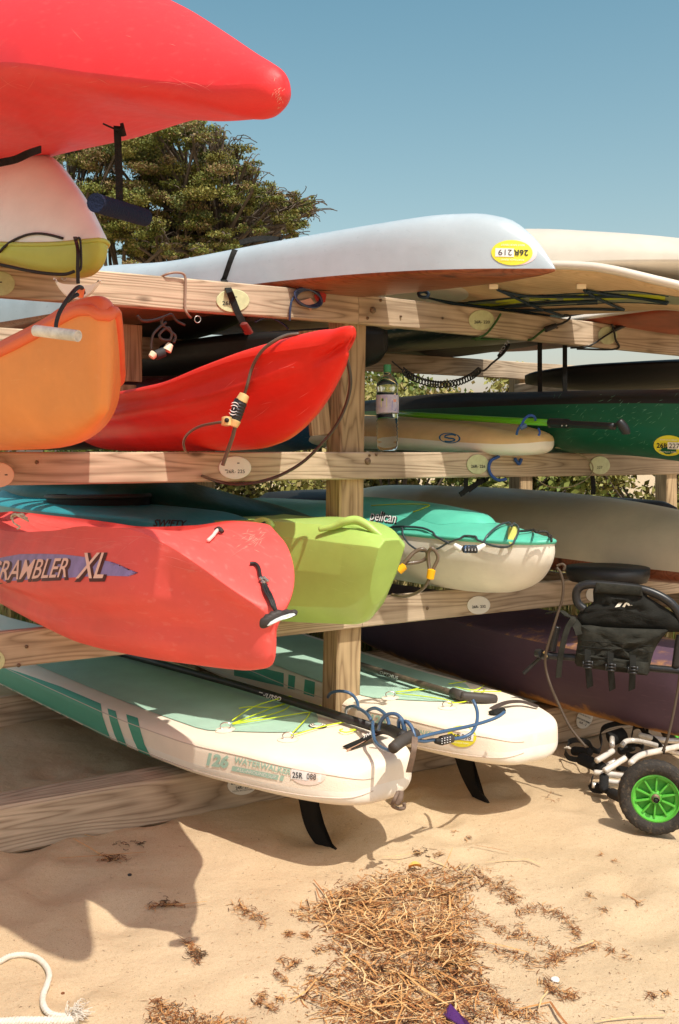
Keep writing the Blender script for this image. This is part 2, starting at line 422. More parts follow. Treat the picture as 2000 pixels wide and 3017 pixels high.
# ---------------------------------------------------------------- ground
def sand_h(x, y):
    p = Vector((x * .9, y * .9, 0))
    h = .035 * noise.noise(p) + .018 * noise.noise(p * 2.7 + Vector((3, 1, 0))) + .009 * noise.noise(p * 7.1) + .004 * noise.noise(p * 17)
    for fx, fy, fr, fd in DENTS:
        q = ((x - fx) ** 2 + (y - fy) ** 2) / (fr * fr)
        if q < 4: h += fd * (math.exp(-q * 1.6) - .45 * math.exp(-(math.sqrt(q) - 1.1) ** 2 * 6))
    return h * 1.05 - .014
random.seed(11)
DENTS = [(random.uniform(-1.6, 2.6), random.uniform(2.2, 5.0), random.uniform(.08, .17), -random.uniform(.010, .026)) for _ in range(60)]
def ground():
    xs = np.concatenate([[-900, -200, -60, -25, -12, -7, -4.5], np.arange(-3.2, 4.61, .035), [5.4, 7, 10, 16, 30, 70, 200, 900]])
    ys = np.concatenate([[-300, -60, -20, -8, -3, -.5, .8], np.arange(1.7, 6.81, .035), [7.4, 8.2, 9.5, 11, 14, 20, 35, 80, 250, 1200]])
    vs = []
    for y in ys:
        for x in xs:
            near = -3.3 < x < 4.7 and 1.6 < y < 6.9
            vs.append((x, y, sand_h(x, y) if near else -.012))
    w = len(xs); fs = [(j * w + i, j * w + i + 1, (j + 1) * w + i + 1, (j + 1) * w + i) for j in range(len(ys) - 1) for i in range(w - 1)]
    m = bpy.data.materials.new('beach_sand'); m.use_nodes = True; nt = m.node_tree; n = nt.nodes; l = nt.links; b = n['Principled BSDF']
    b.inputs['Roughness'].default_value = .95; b.inputs['Specular IOR Level'].default_value = .15
    tc = n.new('ShaderNodeTexCoord')
    def nz(s, d, r=.6):
        q = n.new('ShaderNodeTexNoise'); q.inputs['Scale'].default_value = s; q.inputs['Detail'].default_value = d; q.inputs['Roughness'].default_value = r
        l.new(tc.outputs['Object'], q.inputs['Vector']); return q.outputs['Fac']
    def mixc(f, a, c, lo, hi):
        mr = n.new('ShaderNodeMapRange'); mr.inputs[1].default_value = lo; mr.inputs[2].default_value = hi; l.new(f, mr.inputs[0])
        mx = n.new('ShaderNodeMix'); mx.data_type = 'RGBA'; l.new(mr.outputs[0], mx.inputs[0])
        if isinstance(a, tuple): mx.inputs[6].default_value = a
        else: l.new(a, mx.inputs[6])
        mx.inputs[7].default_value = c; return mx.outputs[2]
    c = mixc(nz(1.6, 5), (.53, .39, .235, 1), (.59, .445, .28, 1), .38, .62)
    c = mixc(nz(150, 4, .85), c, (.33, .20, .10, 1), .54, .78)
    c = mixc(nz(330, 3, .8), c, (.30, .18, .09, 1), .54, .76)
    c = mixc(nz(420, 2, .8), c, (.80, .66, .50, 1), .60, .76)
    c = mixc(nz(38, 6, .8), c, (.46, .31, .175, 1), .60, .78)
    l.new(c, b.inputs['Base Color'])
    b1 = n.new('ShaderNodeBump'); b1.inputs['Strength'].default_value = .55; b1.inputs['Distance'].default_value = .02; l.new(nz(14, 6), b1.inputs['Height'])
    b2 = n.new('ShaderNodeBump'); b2.inputs['Strength'].default_value = .5; b2.inputs['Distance'].default_value = .003; l.new(nz(240, 3, .7), b2.inputs['Height'])
    l.new(b1.outputs[0], b2.inputs['Normal']); l.new(b2.outputs[0], b.inputs['Normal'])
    me = bpy.data.meshes.new('ground'); me.from_pydata(vs, [], fs); me.materials.append(m)
    me.polygons.foreach_set('use_smooth', [True] * len(me.polygons))
    o = bpy.data.objects.new('ground', me); COL.objects.link(o); tag(o, kind='structure')
    return o
ground()

# ---------------------------------------------------------------- the rack
rack_ang = math.atan2(U.y, U.x)
rack = empty('kayak_rack', (A0.x, A0.y, 0), 'weathered timber rack of four levels loaded with kayaks and boards', 'rack')
rack.rotation_euler = (0, 0, rack_ang)
RM = Matrix.Rotation(rack_ang, 4, 'Z')
def rk_board(name, s0, s1, d0, d1, z0, z1, z0b=None, z1b=None, m=None, bev=.006, wob=.004, parent=None, axis='X'):
    """timber in rack coordinates: s along the rack, d behind the front plane, z up; the far end may sit at another height"""
    z0b = z0 if z0b is None else z0b; z1b = z1 if z1b is None else z1b
    n = max(2, int(abs((s1 - s0) if axis == 'X' else (z1 - z0)) / .35)); vs = []; fs = []
    cs, cd, cz = (s0 + s1) / 2, (d0 + d1) / 2, (z0 + z1) / 2
    sec8 = []
    for i in range(n + 1):
        f = i / n
        if axis == 'X':
            s = s0 + (s1 - s0) * f; a, b_, c, d_ = d0, d1, z0 + (z0b - z0) * f, z1 + (z1b - z1) * f
        else:
            s = z0 + (z1 - z0) * f; a, b_, c, d_ = d0, d1, s0, s1
        ring = [(a + bev, c), (b_ - bev, c), (b_, c + bev), (b_, d_ - bev), (b_ - bev, d_), (a + bev, d_), (a, d_ - bev), (a, c + bev)]
        q = wob * noise.noise(Vector((s * 1.3, cz * 5, cd * 9)))
        for (y, z) in ring:
            vs.append((s - cs, y - cd + q, z - cz + q * .7) if axis == 'X' else (z - cs + q, y - cd + q * .5, s - cz))
    for i in range(n):
        for k in range(8): fs.append((i * 8 + k, i * 8 + (k + 1) % 8, (i + 1) * 8 + (k + 1) % 8, (i + 1) * 8 + k))
    fs += [tuple(range(8))[::-1], tuple(n * 8 + k for k in range(8))]
    me = bpy.data.meshes.new(name); me.from_pydata(vs, [], fs)
    bm = bmesh.new(); bm.from_mesh(me); bmesh.ops.recalc_face_normals(bm, faces=bm.faces[:]); bm.to_mesh(me); bm.free()
    me.materials.append(m or wood_l)
    o = bpy.data.objects.new(name, me); COL.objects.link(o); o.parent = parent or rack; o.location = (cs, cd, cz)
    M = Matrix.Translation(A0) @ RM @ Matrix.Translation((cs, cd, cz))
    WORLD[o.name] = ([M @ Vector(v) for v in vs], [tuple(f) for f in fs])
    return o
BW = .045
beams = {}
beams['top1'] = rk_board('beam', -4.2, -.032, 0, BW, 2.165, 2.30, 2.198, 2.342)
beams['top2'] = rk_board('beam', -.030, 4.6, 0, BW, 2.198, 2.342, 2.135, 2.27)
beams['mid'] = rk_board('beam', -4.2, 4.6, 0, BW, 1.436, 1.572, 1.452, 1.578)
beams['low1'] = rk_board('beam', -4.2, -.012, 0, BW, .694, .845, .728, .868)
beams['low2'] = rk_board('beam', -.010, 4.6, 0, BW, .728, .868, .735, .875)
beams['base'] = rk_board('beam', -4.2, 4.6, -.03, .15, -.02, .178, -.02, .178, bev=.012)
# main post behind the beams, and its neighbours out of frame
def rk_post(s, d, h, lean=0):
    o = rk_board('post', s - .068, s + .068, d, d + .14, -.3, h, m=wood_p, axis='Z', bev=.008)
    o.rotation_euler = (0, R(lean), 0); return o
# the post leans a little: build it in two lengths through rotation about its foot
post = rk_board('post', -.070, .068, BW + .002, BW + .145, -.25, 2.31, m=wood_p, axis='Z', bev=.008)
post.location.x += -.045; post.rotation_euler = (0, R(1.15), 0)
for s in (-2.75, 2.75, 4.45): rk_post(s, BW + .002, 2.25)
for s in (-4.1, -2.75, 0, 2.75, 4.45): rk_post(s, 1.9, 2.25)
for z0, z1 in ((2.165, 2.30), (1.44, 1.575), (.72, .86), (-.02, .17)):
    rk_board('beam', -4.2, 4.6, 1.9 - BW - .004, 1.896, z0, z1)
# cross pieces from the front posts to the rear posts
for s, z in ((-2.75, 2.0), (-2.75, 1.28), (-2.75, .56), (2.75, 2.0), (2.75, .56)):
    if True:
        o = rk_board('cross_beam', -.02, 1.86, -.02, .02, z, z + .13); o.rotation_euler = (0, 0, R(90)); o.location = (s - .09, .98, z + .065)
# gusset beside the main post
g = rk_board('gusset_board', -.235, -.125, BW + .10, BW + .14, 1.66, 2.17, m=wood_p, axis='Z'); g.rotation_euler = (0, R(-7), 0)
# old boards on the left, seen between the boats
o = rk_board('cross_beam', -.75, .75, -.05, .05, -.045, .045); o.location = (-1.62, 1.15, 2.055); o.rotation_euler = (0, R(-6), R(14))
o = rk_board('cross_beam', -.70, .80, -.045, .045, -.04, .04); o.location = (-1.55, 1.05, 1.955); o.rotation_euler = (0, R(-5), R(14))
for px_, w_, z0, z1 in ((395, .13, 1.98, 2.3), (392, .10, 1.75, 1.96)):
    q = RK(px_ - 40, 1000, -1.35); rel = RM.inverted() @ (q - A0)
    rk_board('upright', rel.x - w_, rel.x + w_, rel.y, rel.y + .04, z0, z1, m=wood_p, axis='Z')
def rk_bolt(px, py, d=.0, r=.017, m=rust, flat=.55):
    c = RK(px, py, d); vs, fs = [], []
    for j, (rr_, h) in enumerate(((r, 0), (r, .003), (r * .8, .008), (r * .4, .011), (0.0005, .012))):
        for k in range(12):
            an = 2 * math.pi * k / 12; vs.append(c + U * math.cos(an) * rr_ + Vector((0, 0, 1)) * math.sin(an) * rr_ + V * h)
    for j in range(4):
        for k in range(12): fs.append((j * 12 + k, j * 12 + (k + 1) % 12, (j + 1) * 12 + (k + 1) % 12, (j + 1) * 12 + k))
    return vs, fs
def rk_local(name, vs, fs, m, parent=rack, smooth=True):
    """a mesh given in world space, hung under the turned rack empty"""
    Mi = (Matrix.Translation(A0) @ RM).inverted(); ls = [Mi @ Vector(v) for v in vs]
    a = np.array([tuple(v) for v in ls]); c = Vector((a.min(0) + a.max(0)) / 2)
    par = Vector((0, 0, 0)); p = parent
    while p and p != rack: par += p.location; p = p.parent
    me = bpy.data.meshes.new(name); me.from_pydata([v - c for v in ls], [], fs); me.materials.append(m)
    if smooth: me.polygons.foreach_set('use_smooth', [True] * len(me.polygons))
    o = bpy.data.objects.new(name, me); COL.objects.link(o); o.parent = parent; o.location = c - par
    WORLD[o.name] = ([Vector(v) for v in vs], fs); return o
for px, py in ((1098, 914), (1083, 1359)): rk_local('bolt', *rk_bolt(px, py, .001), rust)
for px, py, r in ((1121, 885, .007), (1082, 938, .007), (1180, 932, .006), (1303, 938, .006), (108, 1362, .008), (1088, 1342, .006), (1640, 966, .006), (55, 1960, .008), (1108, 1340, .006), (700, 905, .005), (1258, 1792, .008), (78, 1905, .007)):
    rk_local('screw', *rk_bolt(px, py, .001, r), rust)
rk_local('screw_eye', *tube_geo([RK(188 + 7 * math.cos(a), 818 + 8 * math.sin(a), .008) for a in np.linspace(0, 6.28, 12)[:-1]], .0022, sub=2, closed=True, ns=6), steel)
for px, py in ((582, 941), (1720, 2150 - 3)):
    rk_local('screw_eye', *tube_geo([RK(px + 9 * math.cos(a), py + 10 * math.sin(a), -.01) for a in np.linspace(0, 6.28, 12)[:-1]], .002, sub=2, closed=True, ns=6), steel)

# ---------------------------------------------------------------- boats and boards
red_p = scuffed('faded_red_plastic', srgb(239, 90, 82), .48, scratch=srgb(248, 170, 158), amount=.45)
red_top = scuffed('red_plastic_overhead', srgb(230, 50, 52), .46, scratch=srgb(240, 120, 115), amount=.25)
red_r2 = scuffed('scarlet_plastic', srgb(222, 42, 26), .42, scratch=srgb(238, 110, 90), amount=.18)
org_p = scuffed('orange_plastic', srgb(240, 150, 78), .40, scratch=srgb(250, 190, 130), amount=.2)
orgred_p = scuffed('orange_red_plastic', srgb(232, 112, 70), .40, scratch=srgb(240, 150, 110), amount=.3)
green_p = scuffed('lime_plastic', srgb(170, 204, 104), .36, scratch=srgb(196, 220, 150), amount=.25)
ygreen_p = scuffed('yellow_green_plastic', srgb(186, 196, 92), .35, scratch=srgb(200, 210, 120), amount=.2)
white_p = scuffed('white_hull_plastic', srgb(232, 224, 206), .40, scratch=srgb(200, 188, 165), amount=.25)
white_p2 = scuffed('bright_white_plastic', srgb(244, 244, 240), .4, scratch=srgb(225, 222, 215), amount=.15)
white_c = scuffed('cool_white_gelcoat', srgb(178, 190, 195), .28, scratch=srgb(210, 208, 200), amount=.15)
cream_c = scuffed('cream_gelcoat', srgb(214, 202, 184), .32, scratch=srgb(200, 180, 150), amount=.2)
beige_p = scuffed('beige_hull', srgb(208, 192, 158), .45, scratch=srgb(170, 150, 115), amount=.3)
teal_p = scuffed('sea_green_plastic', srgb(96, 200, 172), .35, scratch=srgb(160, 225, 205), amount=.2)
dkgreen_p = scuffed('dark_green_plastic', srgb(14, 92, 66), .38, scratch=srgb(70, 140, 115), amount=.3, stain=srgb(30, 80, 60))
dark_p = scuffed('black_plastic', srgb(30, 28, 26), .5, scratch=srgb(70, 62, 50), amount=.25)
purple_p = scuffed('plum_plastic', srgb(90, 68, 84), .55, scratch=srgb(150, 120, 130), amount=.3)
blue_p = scuffed('turquoise_plastic', srgb(40, 150, 160), .38, scratch=srgb(120, 190, 190), amount=.2)
brown_v = wood('varnished_deck', srgb(150, 88, 58), srgb(104, 56, 34)); brown_v.node_tree.nodes['Principled BSDF'].inputs['Roughness'].default_value = .3
tan_d = wood('bamboo_veneer', srgb(222, 190, 150), srgb(192, 156, 112))
for _m in (red_p, red_top, org_p, red_r2): _m.node_tree.nodes['Principled BSDF'].inputs['Specular IOR Level'].default_value = .45
orange_d = mat('orange_graphic', srgb(160, 78, 50), .4, var=.3, vscale=5)

def sandcake(m, z0, z1, col, lo=.45, hi=.6):
    nt = m.node_tree; n = nt.nodes; l = nt.links; b = n['Principled BSDF']; prev = b.inputs['Base Color'].links[0].from_socket
    tc = n.new('ShaderNodeTexCoord'); sx = n.new('ShaderNodeSeparateXYZ'); l.new(tc.outputs['Object'], sx.inputs[0])
    mr = n.new('ShaderNodeMapRange'); mr.inputs[1].default_value = z0; mr.inputs[2].default_value = z1; mr.inputs[3].default_value = .34; mr.inputs[4].default_value = -.2; l.new(sx.outputs['Z'], mr.inputs[0])
    nz = n.new('ShaderNodeTexNoise'); nz.inputs['Scale'].default_value = 3.2; nz.inputs['Detail'].default_value = 12; nz.inputs['Roughness'].default_value = .72; l.new(tc.outputs['Object'], nz.inputs['Vector'])
    ad = n.new('ShaderNodeMath'); ad.operation = 'ADD'; l.new(mr.outputs[0], ad.inputs[0]); l.new(nz.outputs['Fac'], ad.inputs[1])
    st = n.new('ShaderNodeMapRange'); st.inputs[1].default_value = lo + .2; st.inputs[2].default_value = hi + .2; l.new(ad.outputs[0], st.inputs[0])
    mx = n.new('ShaderNodeMix'); mx.data_type = 'RGBA'; l.new(st.outputs[0], mx.inputs[0]); l.new(prev, mx.inputs[6]); mx.inputs[7].default_value = col
    l.new(mx.outputs[2], b.inputs['Base Color'])
sandcake(purple_p, .02, .17, srgb(196, 140, 70))
# A  the big red kayak overhead, turned over, nose out over the viewer
kA, pA, rA = craft('red_kayak', 'huge red overturned kayak jutting out overhead, a dark foam grip dangling below it', 'kayak',
    (-.112, 1.92), (.60, -.80), [
    (0, .008, 2.255, 2.272, 2.29, 2, 2), (.012, .028, 2.240, 2.272, 2.308, 2, 2), (.04, .048, 2.236, 2.276, 2.328, 2, 2), (.10, .074, 2.240, 2.285, 2.368, 2.2, 1.7),
    (.22, .12, 2.275, 2.318, 2.45, 2.4, 1.6), (.45, .195, 2.342, 2.39, 2.60, 2.4, 1.6), (.8, .28, 2.445, 2.505, 2.79, 2.2, 1.7), (1.3, .34, 2.52, 2.61, 2.97, 2.2, 1.9), (2.0, .36, 2.64, 2.73, 3.10, 2.2, 2.2),
    (2.8, .30, 2.74, 2.83, 3.12, 2.2, 2.2), (3.3, .12, 2.83, 2.9, 3.08, 2, 2), (3.4, .02, 2.88, 2.92, 3.02, 2, 2)], red_top, red_top, names=('deck', 'hull'))

# B  two-tone kayak upside down: white hull up, yellow-green deck down
kB, pB, rB = craft('white_kayak', 'overturned kayak with white hull and yellow green deck, below the big red one', 'kayak',
    (-.77, 3.2), (.60, -.80), [
    (0, .01, 2.225, 2.252, 2.262, 2, 2), (.015, .028, 2.195, 2.250, 2.282, 2, 1.7), (.06, .048, 2.165, 2.252, 2.325, 2.2, 1.6), (.15, .075, 2.158, 2.258, 2.415, 2.4, 1.6), (.3, .12, 2.175, 2.275, 2.53, 2.6, 1.6),
    (.5, .18, 2.225, 2.305, 2.655, 2.6, 1.6), (.85, .27, 2.31, 2.375, 2.73, 2.4, 1.7), (1.5, .34, 2.335, 2.41, 2.78, 2.2, 1.9), (2.3, .33, 2.335, 2.41, 2.78, 2.2, 2), (3.0, .15, 2.28, 2.34, 2.6, 2, 2), (3.15, .02, 2.26, 2.3, 2.5, 2, 2)],
    ygreen_p, white_p2, names=('deck', 'hull'), rim=ygreen_p, rimr=.008)

# C  orange kayak, nose up
def lipC(t, y, z, w, zb, zg, zt, i):
    # a thick lip round the deck edge, the hull stepping in under it
    if i < 0:
        f = (zg - z) / max(.001, zg - zb)
        lip = .028 * min(1, t / .04 + .35)
        k = 1 if f < .10 else (0 if f > .16 else (.16 - f) / .06)
        y = y * (1 + k * lip / max(.05, w))
    return y, z
kC, pC, rC = craft('orange_kayak', 'orange kayak with a thick lip and a white tube grip at its nose', 'kayak',
    (-.655, 2.75), V, [
    (0, .016, 1.70, 1.945, 1.965, 5, 2), (.012, .030, 1.678, 1.958, 1.99, 4, 2), (.05, .050, 1.660, 1.962, 2.006, 3, 2.2), (.12, .078, 1.640, 1.948, 2.006, 2.6, 2.4), (.25, .128, 1.612, 1.91, 1.975, 2.4, 2.6),
    (.45, .20, 1.590, 1.865, 1.935, 2.3, 2.8), (.8, .31, 1.578, 1.82, 1.86, 2.4, 3), (1.3, .36, 1.578, 1.81, 1.85, 2.6, 3), (2.2, .36, 1.578, 1.80, 1.84, 2.6, 3), (3.0, .14, 1.60, 1.86, 1.9, 2.2, 2), (3.2, .02, 1.7, 1.9, 1.92, 2, 2)],
    org_p, orgred_p, rim=orgred_p, rimr=.017)

def grooveD(t, y, z, w, zb, zg, zt, i):
    if i <= 28:
        zz = 1.955 - .35 * t
        k = math.exp(-((z - zz) / .02) ** 2) * max(0, 1 - t / .22) * min(1, t / .02 + .3)
        y *= 1 - .75 * k
        f = (zg - z) / max(.001, zg - zb)
        if .02 < f < .97 and t > .1: y += (1 if y > 0 else -1) * (.022 * math.exp(-((f - .36) / .06) ** 2) - .034 * math.exp(-((f - .56) / .11) ** 2) - .03 * max(0, 1 - f / .36)) * min(1, (t - .1) / .4)
        if z > zz + .01: return y, z, -.012 * max(0, 1 - t / .2)
        return y, z, .035 * k
    return y, z, -.012 * max(0, 1 - t / .2)
# D  scarlet kayak on the middle shelf
kD, pD, rD = craft('scarlet_kayak', 'bright scarlet kayak with pointed upswept bow, looped by a brown cable', 'kayak',
    (.041, 3.5), V, [
    (0, .004, 1.985, 2.005, 2.012, 2, 2), (.012, .022, 1.93, 1.995, 2.016, 1.7, 2), (.05, .043, 1.885, 1.978, 2.018, 1.6, 2), (.10, .062, 1.835, 1.955, 2.016, 1.55, 2), (.175, .09, 1.768, 1.95, 2.02, 1.5, 2.2), (.30, .14, 1.69, 1.943, 2.01, 1.5, 2.4),
    (.42, .178, 1.64, 1.936, 1.995, 1.55, 2.6), (.52, .205, 1.612, 1.928, 1.98, 1.6, 2.8), (.75, .26, 1.585, 1.895, 1.94, 1.7, 3), (1.1, .32, 1.580, 1.85, 1.885, 1.9, 3), (1.6, .36, 1.580, 1.84, 1.87, 2.2, 3), (2.3, .34, 1.585, 1.84, 1.87, 2.2, 3), (3.0, .12, 1.66, 1.88, 1.92, 2, 2), (3.15, .02, 1.8, 1.9, 1.93, 2, 2)],
    red_r2, red_r2, mod=grooveD)

# E  the long sit-on-top with the big lettering
def chineE(t, y, z, w, zb, zg, zt, i):
    tum = .24 * min(1, .15 + t / .45)
    sgn = 1 if y > 0 else -1
    if i <= 28:
        f = (zg - z) / max(.001, zg - zb)
        g = math.exp(-((f - .46) / .05) ** 2); h = math.exp(-((f - .64) / .10) ** 2)
        k = min(1, t / .35)
        if .02 < f < .95: y += sgn * (.014 * g - .055 * h) * k
        if t < .4 and 0 < f < 1:
            b = 1 - t / .4; q = min(1, f / .36); q = q * q * (3 - 2 * q)
            tg = w * (1 - .66 * q) * max(0, 1 - f ** 9) ** .5
            y = y * (1 - b) + sgn * min(tg, abs(y) * 3 + .001) * b
        if f < .44: y *= 1 - tum * (1 - f / .44) ** 1.15
        e = max(0, min(1, (.45 - f) / .25)); e = e * e * (3 - 2 * e)
    else:
        e = 1; y *= 1 - tum
        z -= .022 * math.exp(-(y / max(.02, w * .45)) ** 2) * min(1, t / .15)
    return y, z, -.012 * e * max(0, 1 - t / .35)
kE, pE, rE = craft('coral_red_kayak', 'long coral red kayak lettered SCRAMBLER XL, black and white handle at its bow', 'kayak',
    (-.182, 2.70), V, [
    (0, .022, 1.0, 1.125, 1.145, 3.4, 2.2), (.006, .040, .988, 1.14, 1.152, 2.4, 2.4), (.03, .072, .972, 1.165, 1.172, 1.8, 2.8), (.08, .115, .958, 1.20, 1.206, 1.5, 3.2), (.16, .165, .94, 1.245, 1.25, 1.5, 3.4), (.30, .235, .92, 1.298, 1.303, 1.7, 3.6),
    (.5, .31, .90, 1.332, 1.336, 2.1, 3.6), (.8, .35, .875, 1.325, 1.315, 2.5, 3.5), (1.2, .365, .858, 1.285, 1.24, 3, 3.5), (2.0, .37, .856, 1.24, 1.19, 3, 3.5), (2.9, .25, .87, 1.24, 1.2, 2.6, 3), (3.3, .06, .95, 1.25, 1.24, 2.4, 2), (3.36, .01, 1.1, 1.24, 1.24, 2, 2)],
    red_p, red_p, mod=chineE)

# F  lime kayak, blunt faceted nose
def facetF(t, y, z, w, zb, zg, zt, i):
    return y, z
stF = []
def facet_craft(name, label, cat, N, a, stations, m, names=('hull',), group=None, n=36):
    """hull from explicit half sections: stations (t, [(y,z)...]) from deck centre down to keel"""
    a = Vector((a[0], a[1], 0)).normalized(); l = Vector((-abs(a.y), -a.x, 0)) if a.y < 0 else Vector((a.y, -a.x, 0))
    ts = [s[0] for s in stations]; J = len(stations[0][1]); rings = []
    T = ts[-1]
    for i in range(n + 1):
        t = ts[0] + (T - ts[0]) * (i / n) ** 1.6
        half = [(pchip(ts, [s[1][j][0] for s in stations], t), pchip(ts, [s[1][j][1] for s in stations], t)) for j in range(J)]
        ring = half + [(-y, z) for y, z in half[-2:0:-1]]
        fl = lambda z: max(0, min(1, (1.20 - z) / .33)) * math.exp(-t / .30)       # the bow face rakes back and narrows downwards
        rings.append([Vector((N[0], N[1], 0)) - a * (t + .17 * fl(z)) + l * (y * (1 - .35 * fl(z))) + Vector((0, 0, z)) for y, z in ring])
    K = len(rings[0]); vs = [p for r in rings for p in r]; fs = []
    for i in range(n):
        for k in range(K): fs.append((i * K + k, (i + 1) * K + k, (i + 1) * K + (k + 1) % K, i * K + (k + 1) % K))
    fs += [tuple(range(K)), tuple((n * K + k) for k in range(K))[::-1]]
    me = bpy.data.meshes.new(name); me.from_pydata(vs, [], fs)
    bm = bmesh.new(); bm.from_mesh(me); bmesh.ops.recalc_face_normals(bm, faces=bm.faces[:])
    bmesh.ops.bevel(bm, geom=[e for e in bm.edges if len(e.link_faces) == 2 and e.calc_face_angle(0) > R(13)], offset=.006, segments=2, affect='EDGES', profile=.55, clamp_overlap=True)
    bm.verts.index_update(); vs = [v.co.copy() for v in bm.verts]; fs = [tuple(v.index for v in f.verts) for f in bm.faces]; bm.free(); bpy.data.meshes.remove(me)
    zmin = min(v.z for v in vs); c = sum((v for v in vs), Vector()) / len(vs)
    e = empty(name, (c.x, c.y, zmin), label, cat, group)
    return e, mk(names[0], vs, fs, m, e, auto=16)
kF, hF = facet_craft('lime_kayak', 'lime green kayak with faceted tapering bow, between the coral red and white kayaks', 'kayak', (.205, 3.85), V, [
    (0,   [(0, 1.233), (0.033, 1.233), (0.0605, 1.2), (0.0638, 1.099), (0.055, 1.022), (0.022, 0.967), (0, 0.9615)]),
    (.04, [(0, 1.247), (0.0495, 1.247), (0.0902, 1.207), (0.0946, 1.088), (0.0792, 0.978), (0.0308, 0.9065), (0, 0.901)]),
    (.13, [(0, 1.262), (0.088, 1.262), (0.1342, 1.211), (0.143, 1.083), (0.1188, 0.945), (0.044, 0.8746), (0, 0.868)]),
    (.35, [(0, 1.277), (0.1485, 1.277), (0.209, 1.22), (0.2255, 1.088), (0.198, 0.934), (0.088, 0.8548), (0, 0.846)]),
    (.7,  [(0, 1.275), (0.22, 1.275), (0.2948, 1.22), (0.3168, 1.088), (0.286, 0.912), (0.165, 0.8295), (0, 0.8218)]),
    (1.2, [(0, 1.231), (0.286, 1.253), (0.3575, 1.209), (0.3795, 1.077), (0.352, 0.89), (0.242, 0.8075), (0, 0.8042)]),
    (2.2, [(0, 1.231), (0.286, 1.253), (0.3575, 1.209), (0.3795, 1.077), (0.352, 0.89), (0.242, 0.8075), (0, 0.8042)]),
    (3.2, [(0, 1.297), (0.055, 1.297), (0.066, 1.253), (0.066, 1.121), (0.055, 0.967), (0.033, 0.901), (0, 0.89)])], green_p)

# G  small kayak with sea-green deck
kG, pG, rG = craft('white_kayak', 'white kayak with sea green deck lettered pelican, right of the lime one', 'kayak',
    (.965, 4.56), V, [
    (0, .012, 1.10, 1.162, 1.172, 3, 2), (.015, .05, 1.06, 1.160, 1.178, 2.6, 2), (.06, .095, 1.00, 1.158, 1.182, 2.3, 2), (.14, .15, .94, 1.157, 1.19, 2.2, 2.2), (.3, .215, .893, 1.157, 1.21, 2.2, 2.4),
    (.55, .27, .874, 1.158, 1.235, 2.3, 2.6), (1.0, .33, .872, 1.16, 1.27, 2.4, 2.8), (1.6, .36, .872, 1.16, 1.28, 2.5, 3), (2.4, .33, .872, 1.165, 1.27, 2.5, 3), (3.0, .1, .95, 1.2, 1.26, 2.2, 2), (3.1, .02, 1.05, 1.2, 1.24, 2, 2)],
    white_p, teal_p, rim=teal_p, rimr=.012, mod=lambda t, y, z, w, zb, zg, zt, i: (y * (1 - .12 * max(0, 1 - (zg - z) / max(.001, zg - zb) / .4)), z) if i <= 28 else (y * .88, zg + (zt - zg) * (1 - min(1, abs(y) / max(.001, w)) ** 2.6)))

# H  beige overturned hull to the right, brown deck below
kH, pH, rH = craft('beige_canoe', 'big beige overturned hull with varnished brown deck, behind the small sea green kayak', 'kayak',
    (2.20, 4.75), V, [
    (0, .01, .93, .955, .965, 2, 2), (.03, .05, .915, .95, 1.0, 2, 2), (.2, .15, .905, .965, 1.10, 2.2, 2), (.5, .26, .892, .98, 1.22, 2.4, 2.1), (.9, .33, .885, .99, 1.28, 2.6, 2.2), (1.5, .37, .88, 1.0, 1.325, 2.6, 2.3),
    (2.4, .38, .878, 1.0, 1.345, 2.6, 2.4), (3.3, .33, .88, 1.0, 1.34, 2.6, 2.2), (4.0, .12, .9, .975, 1.28, 2.2, 2), (4.2, .01, .93, .955, 1.2, 2, 2)],
    brown_v, beige_p, names=('deck', 'hull'), roll=-.05)

# I  white surf ski upside down across the top
kI, pI, rI = craft('white_surf_ski', 'slim white overturned boat with yellow 26R 219 sticker and black strap', 'kayak',
    (.87, 4.0), (.78, -.63), [
    (0, .004, 2.302, 2.312, 2.318, 2, 1.5), (.02, .016, 2.298, 2.313, 2.352, 2, 1.4), (.10, .05, 2.292, 2.318, 2.46, 2, 1.7), (.22, .10, 2.293, 2.325, 2.55, 2.2, 2.6), (.36, .15, 2.298, 2.332, 2.585, 2.4, 3.2), (.55, .195, 2.305, 2.342, 2.595, 2.4, 4),
    (.9, .235, 2.318, 2.358, 2.592, 2.6, 4.5), (1.4, .26, 2.33, 2.372, 2.59, 2.6, 4.5), (2.0, .27, 2.336, 2.376, 2.585, 2.6, 4.5), (2.8, .26, 2.338, 2.38, 2.65, 2.6, 3), (3.6, .2, 2.338, 2.39, 2.67, 2.6, 3), (4.3, .08, 2.34, 2.42, 2.6, 2, 2), (4.5, .01, 2.36, 2.39, 2.44, 2, 2)],
    brown_v, white_c, names=('deck', 'hull'))

# J  big cream hull upside down, right
kJ, pJ, rJ = craft('cream_canoe', 'broad cream overturned hull lying on the top beam at the right edge', 'kayak',
    (2.15, 4.35), (.85, -.53), [
    (0, .02, 2.36, 2.38, 2.40, 2, 2), (.1, .12, 2.35, 2.38, 2.44, 2, 2), (.4, .27, 2.36, 2.40, 2.52, 2.2, 2), (.9, .37, 2.385, 2.43, 2.625, 2.4, 2.1), (1.4, .40, 2.40, 2.45, 2.70, 2.4, 2.2), (2.0, .38, 2.41, 2.46, 2.725, 2.4, 2.1), (2.6, .27, 2.39, 2.45, 2.67, 2.4, 2), (3.1, .08, 2.38, 2.42, 2.5, 2, 2), (3.2, .01, 2.38, 2.4, 2.42, 2, 2)],
    cream_c, cream_c, names=('deck', 'hull'), roll=.05)

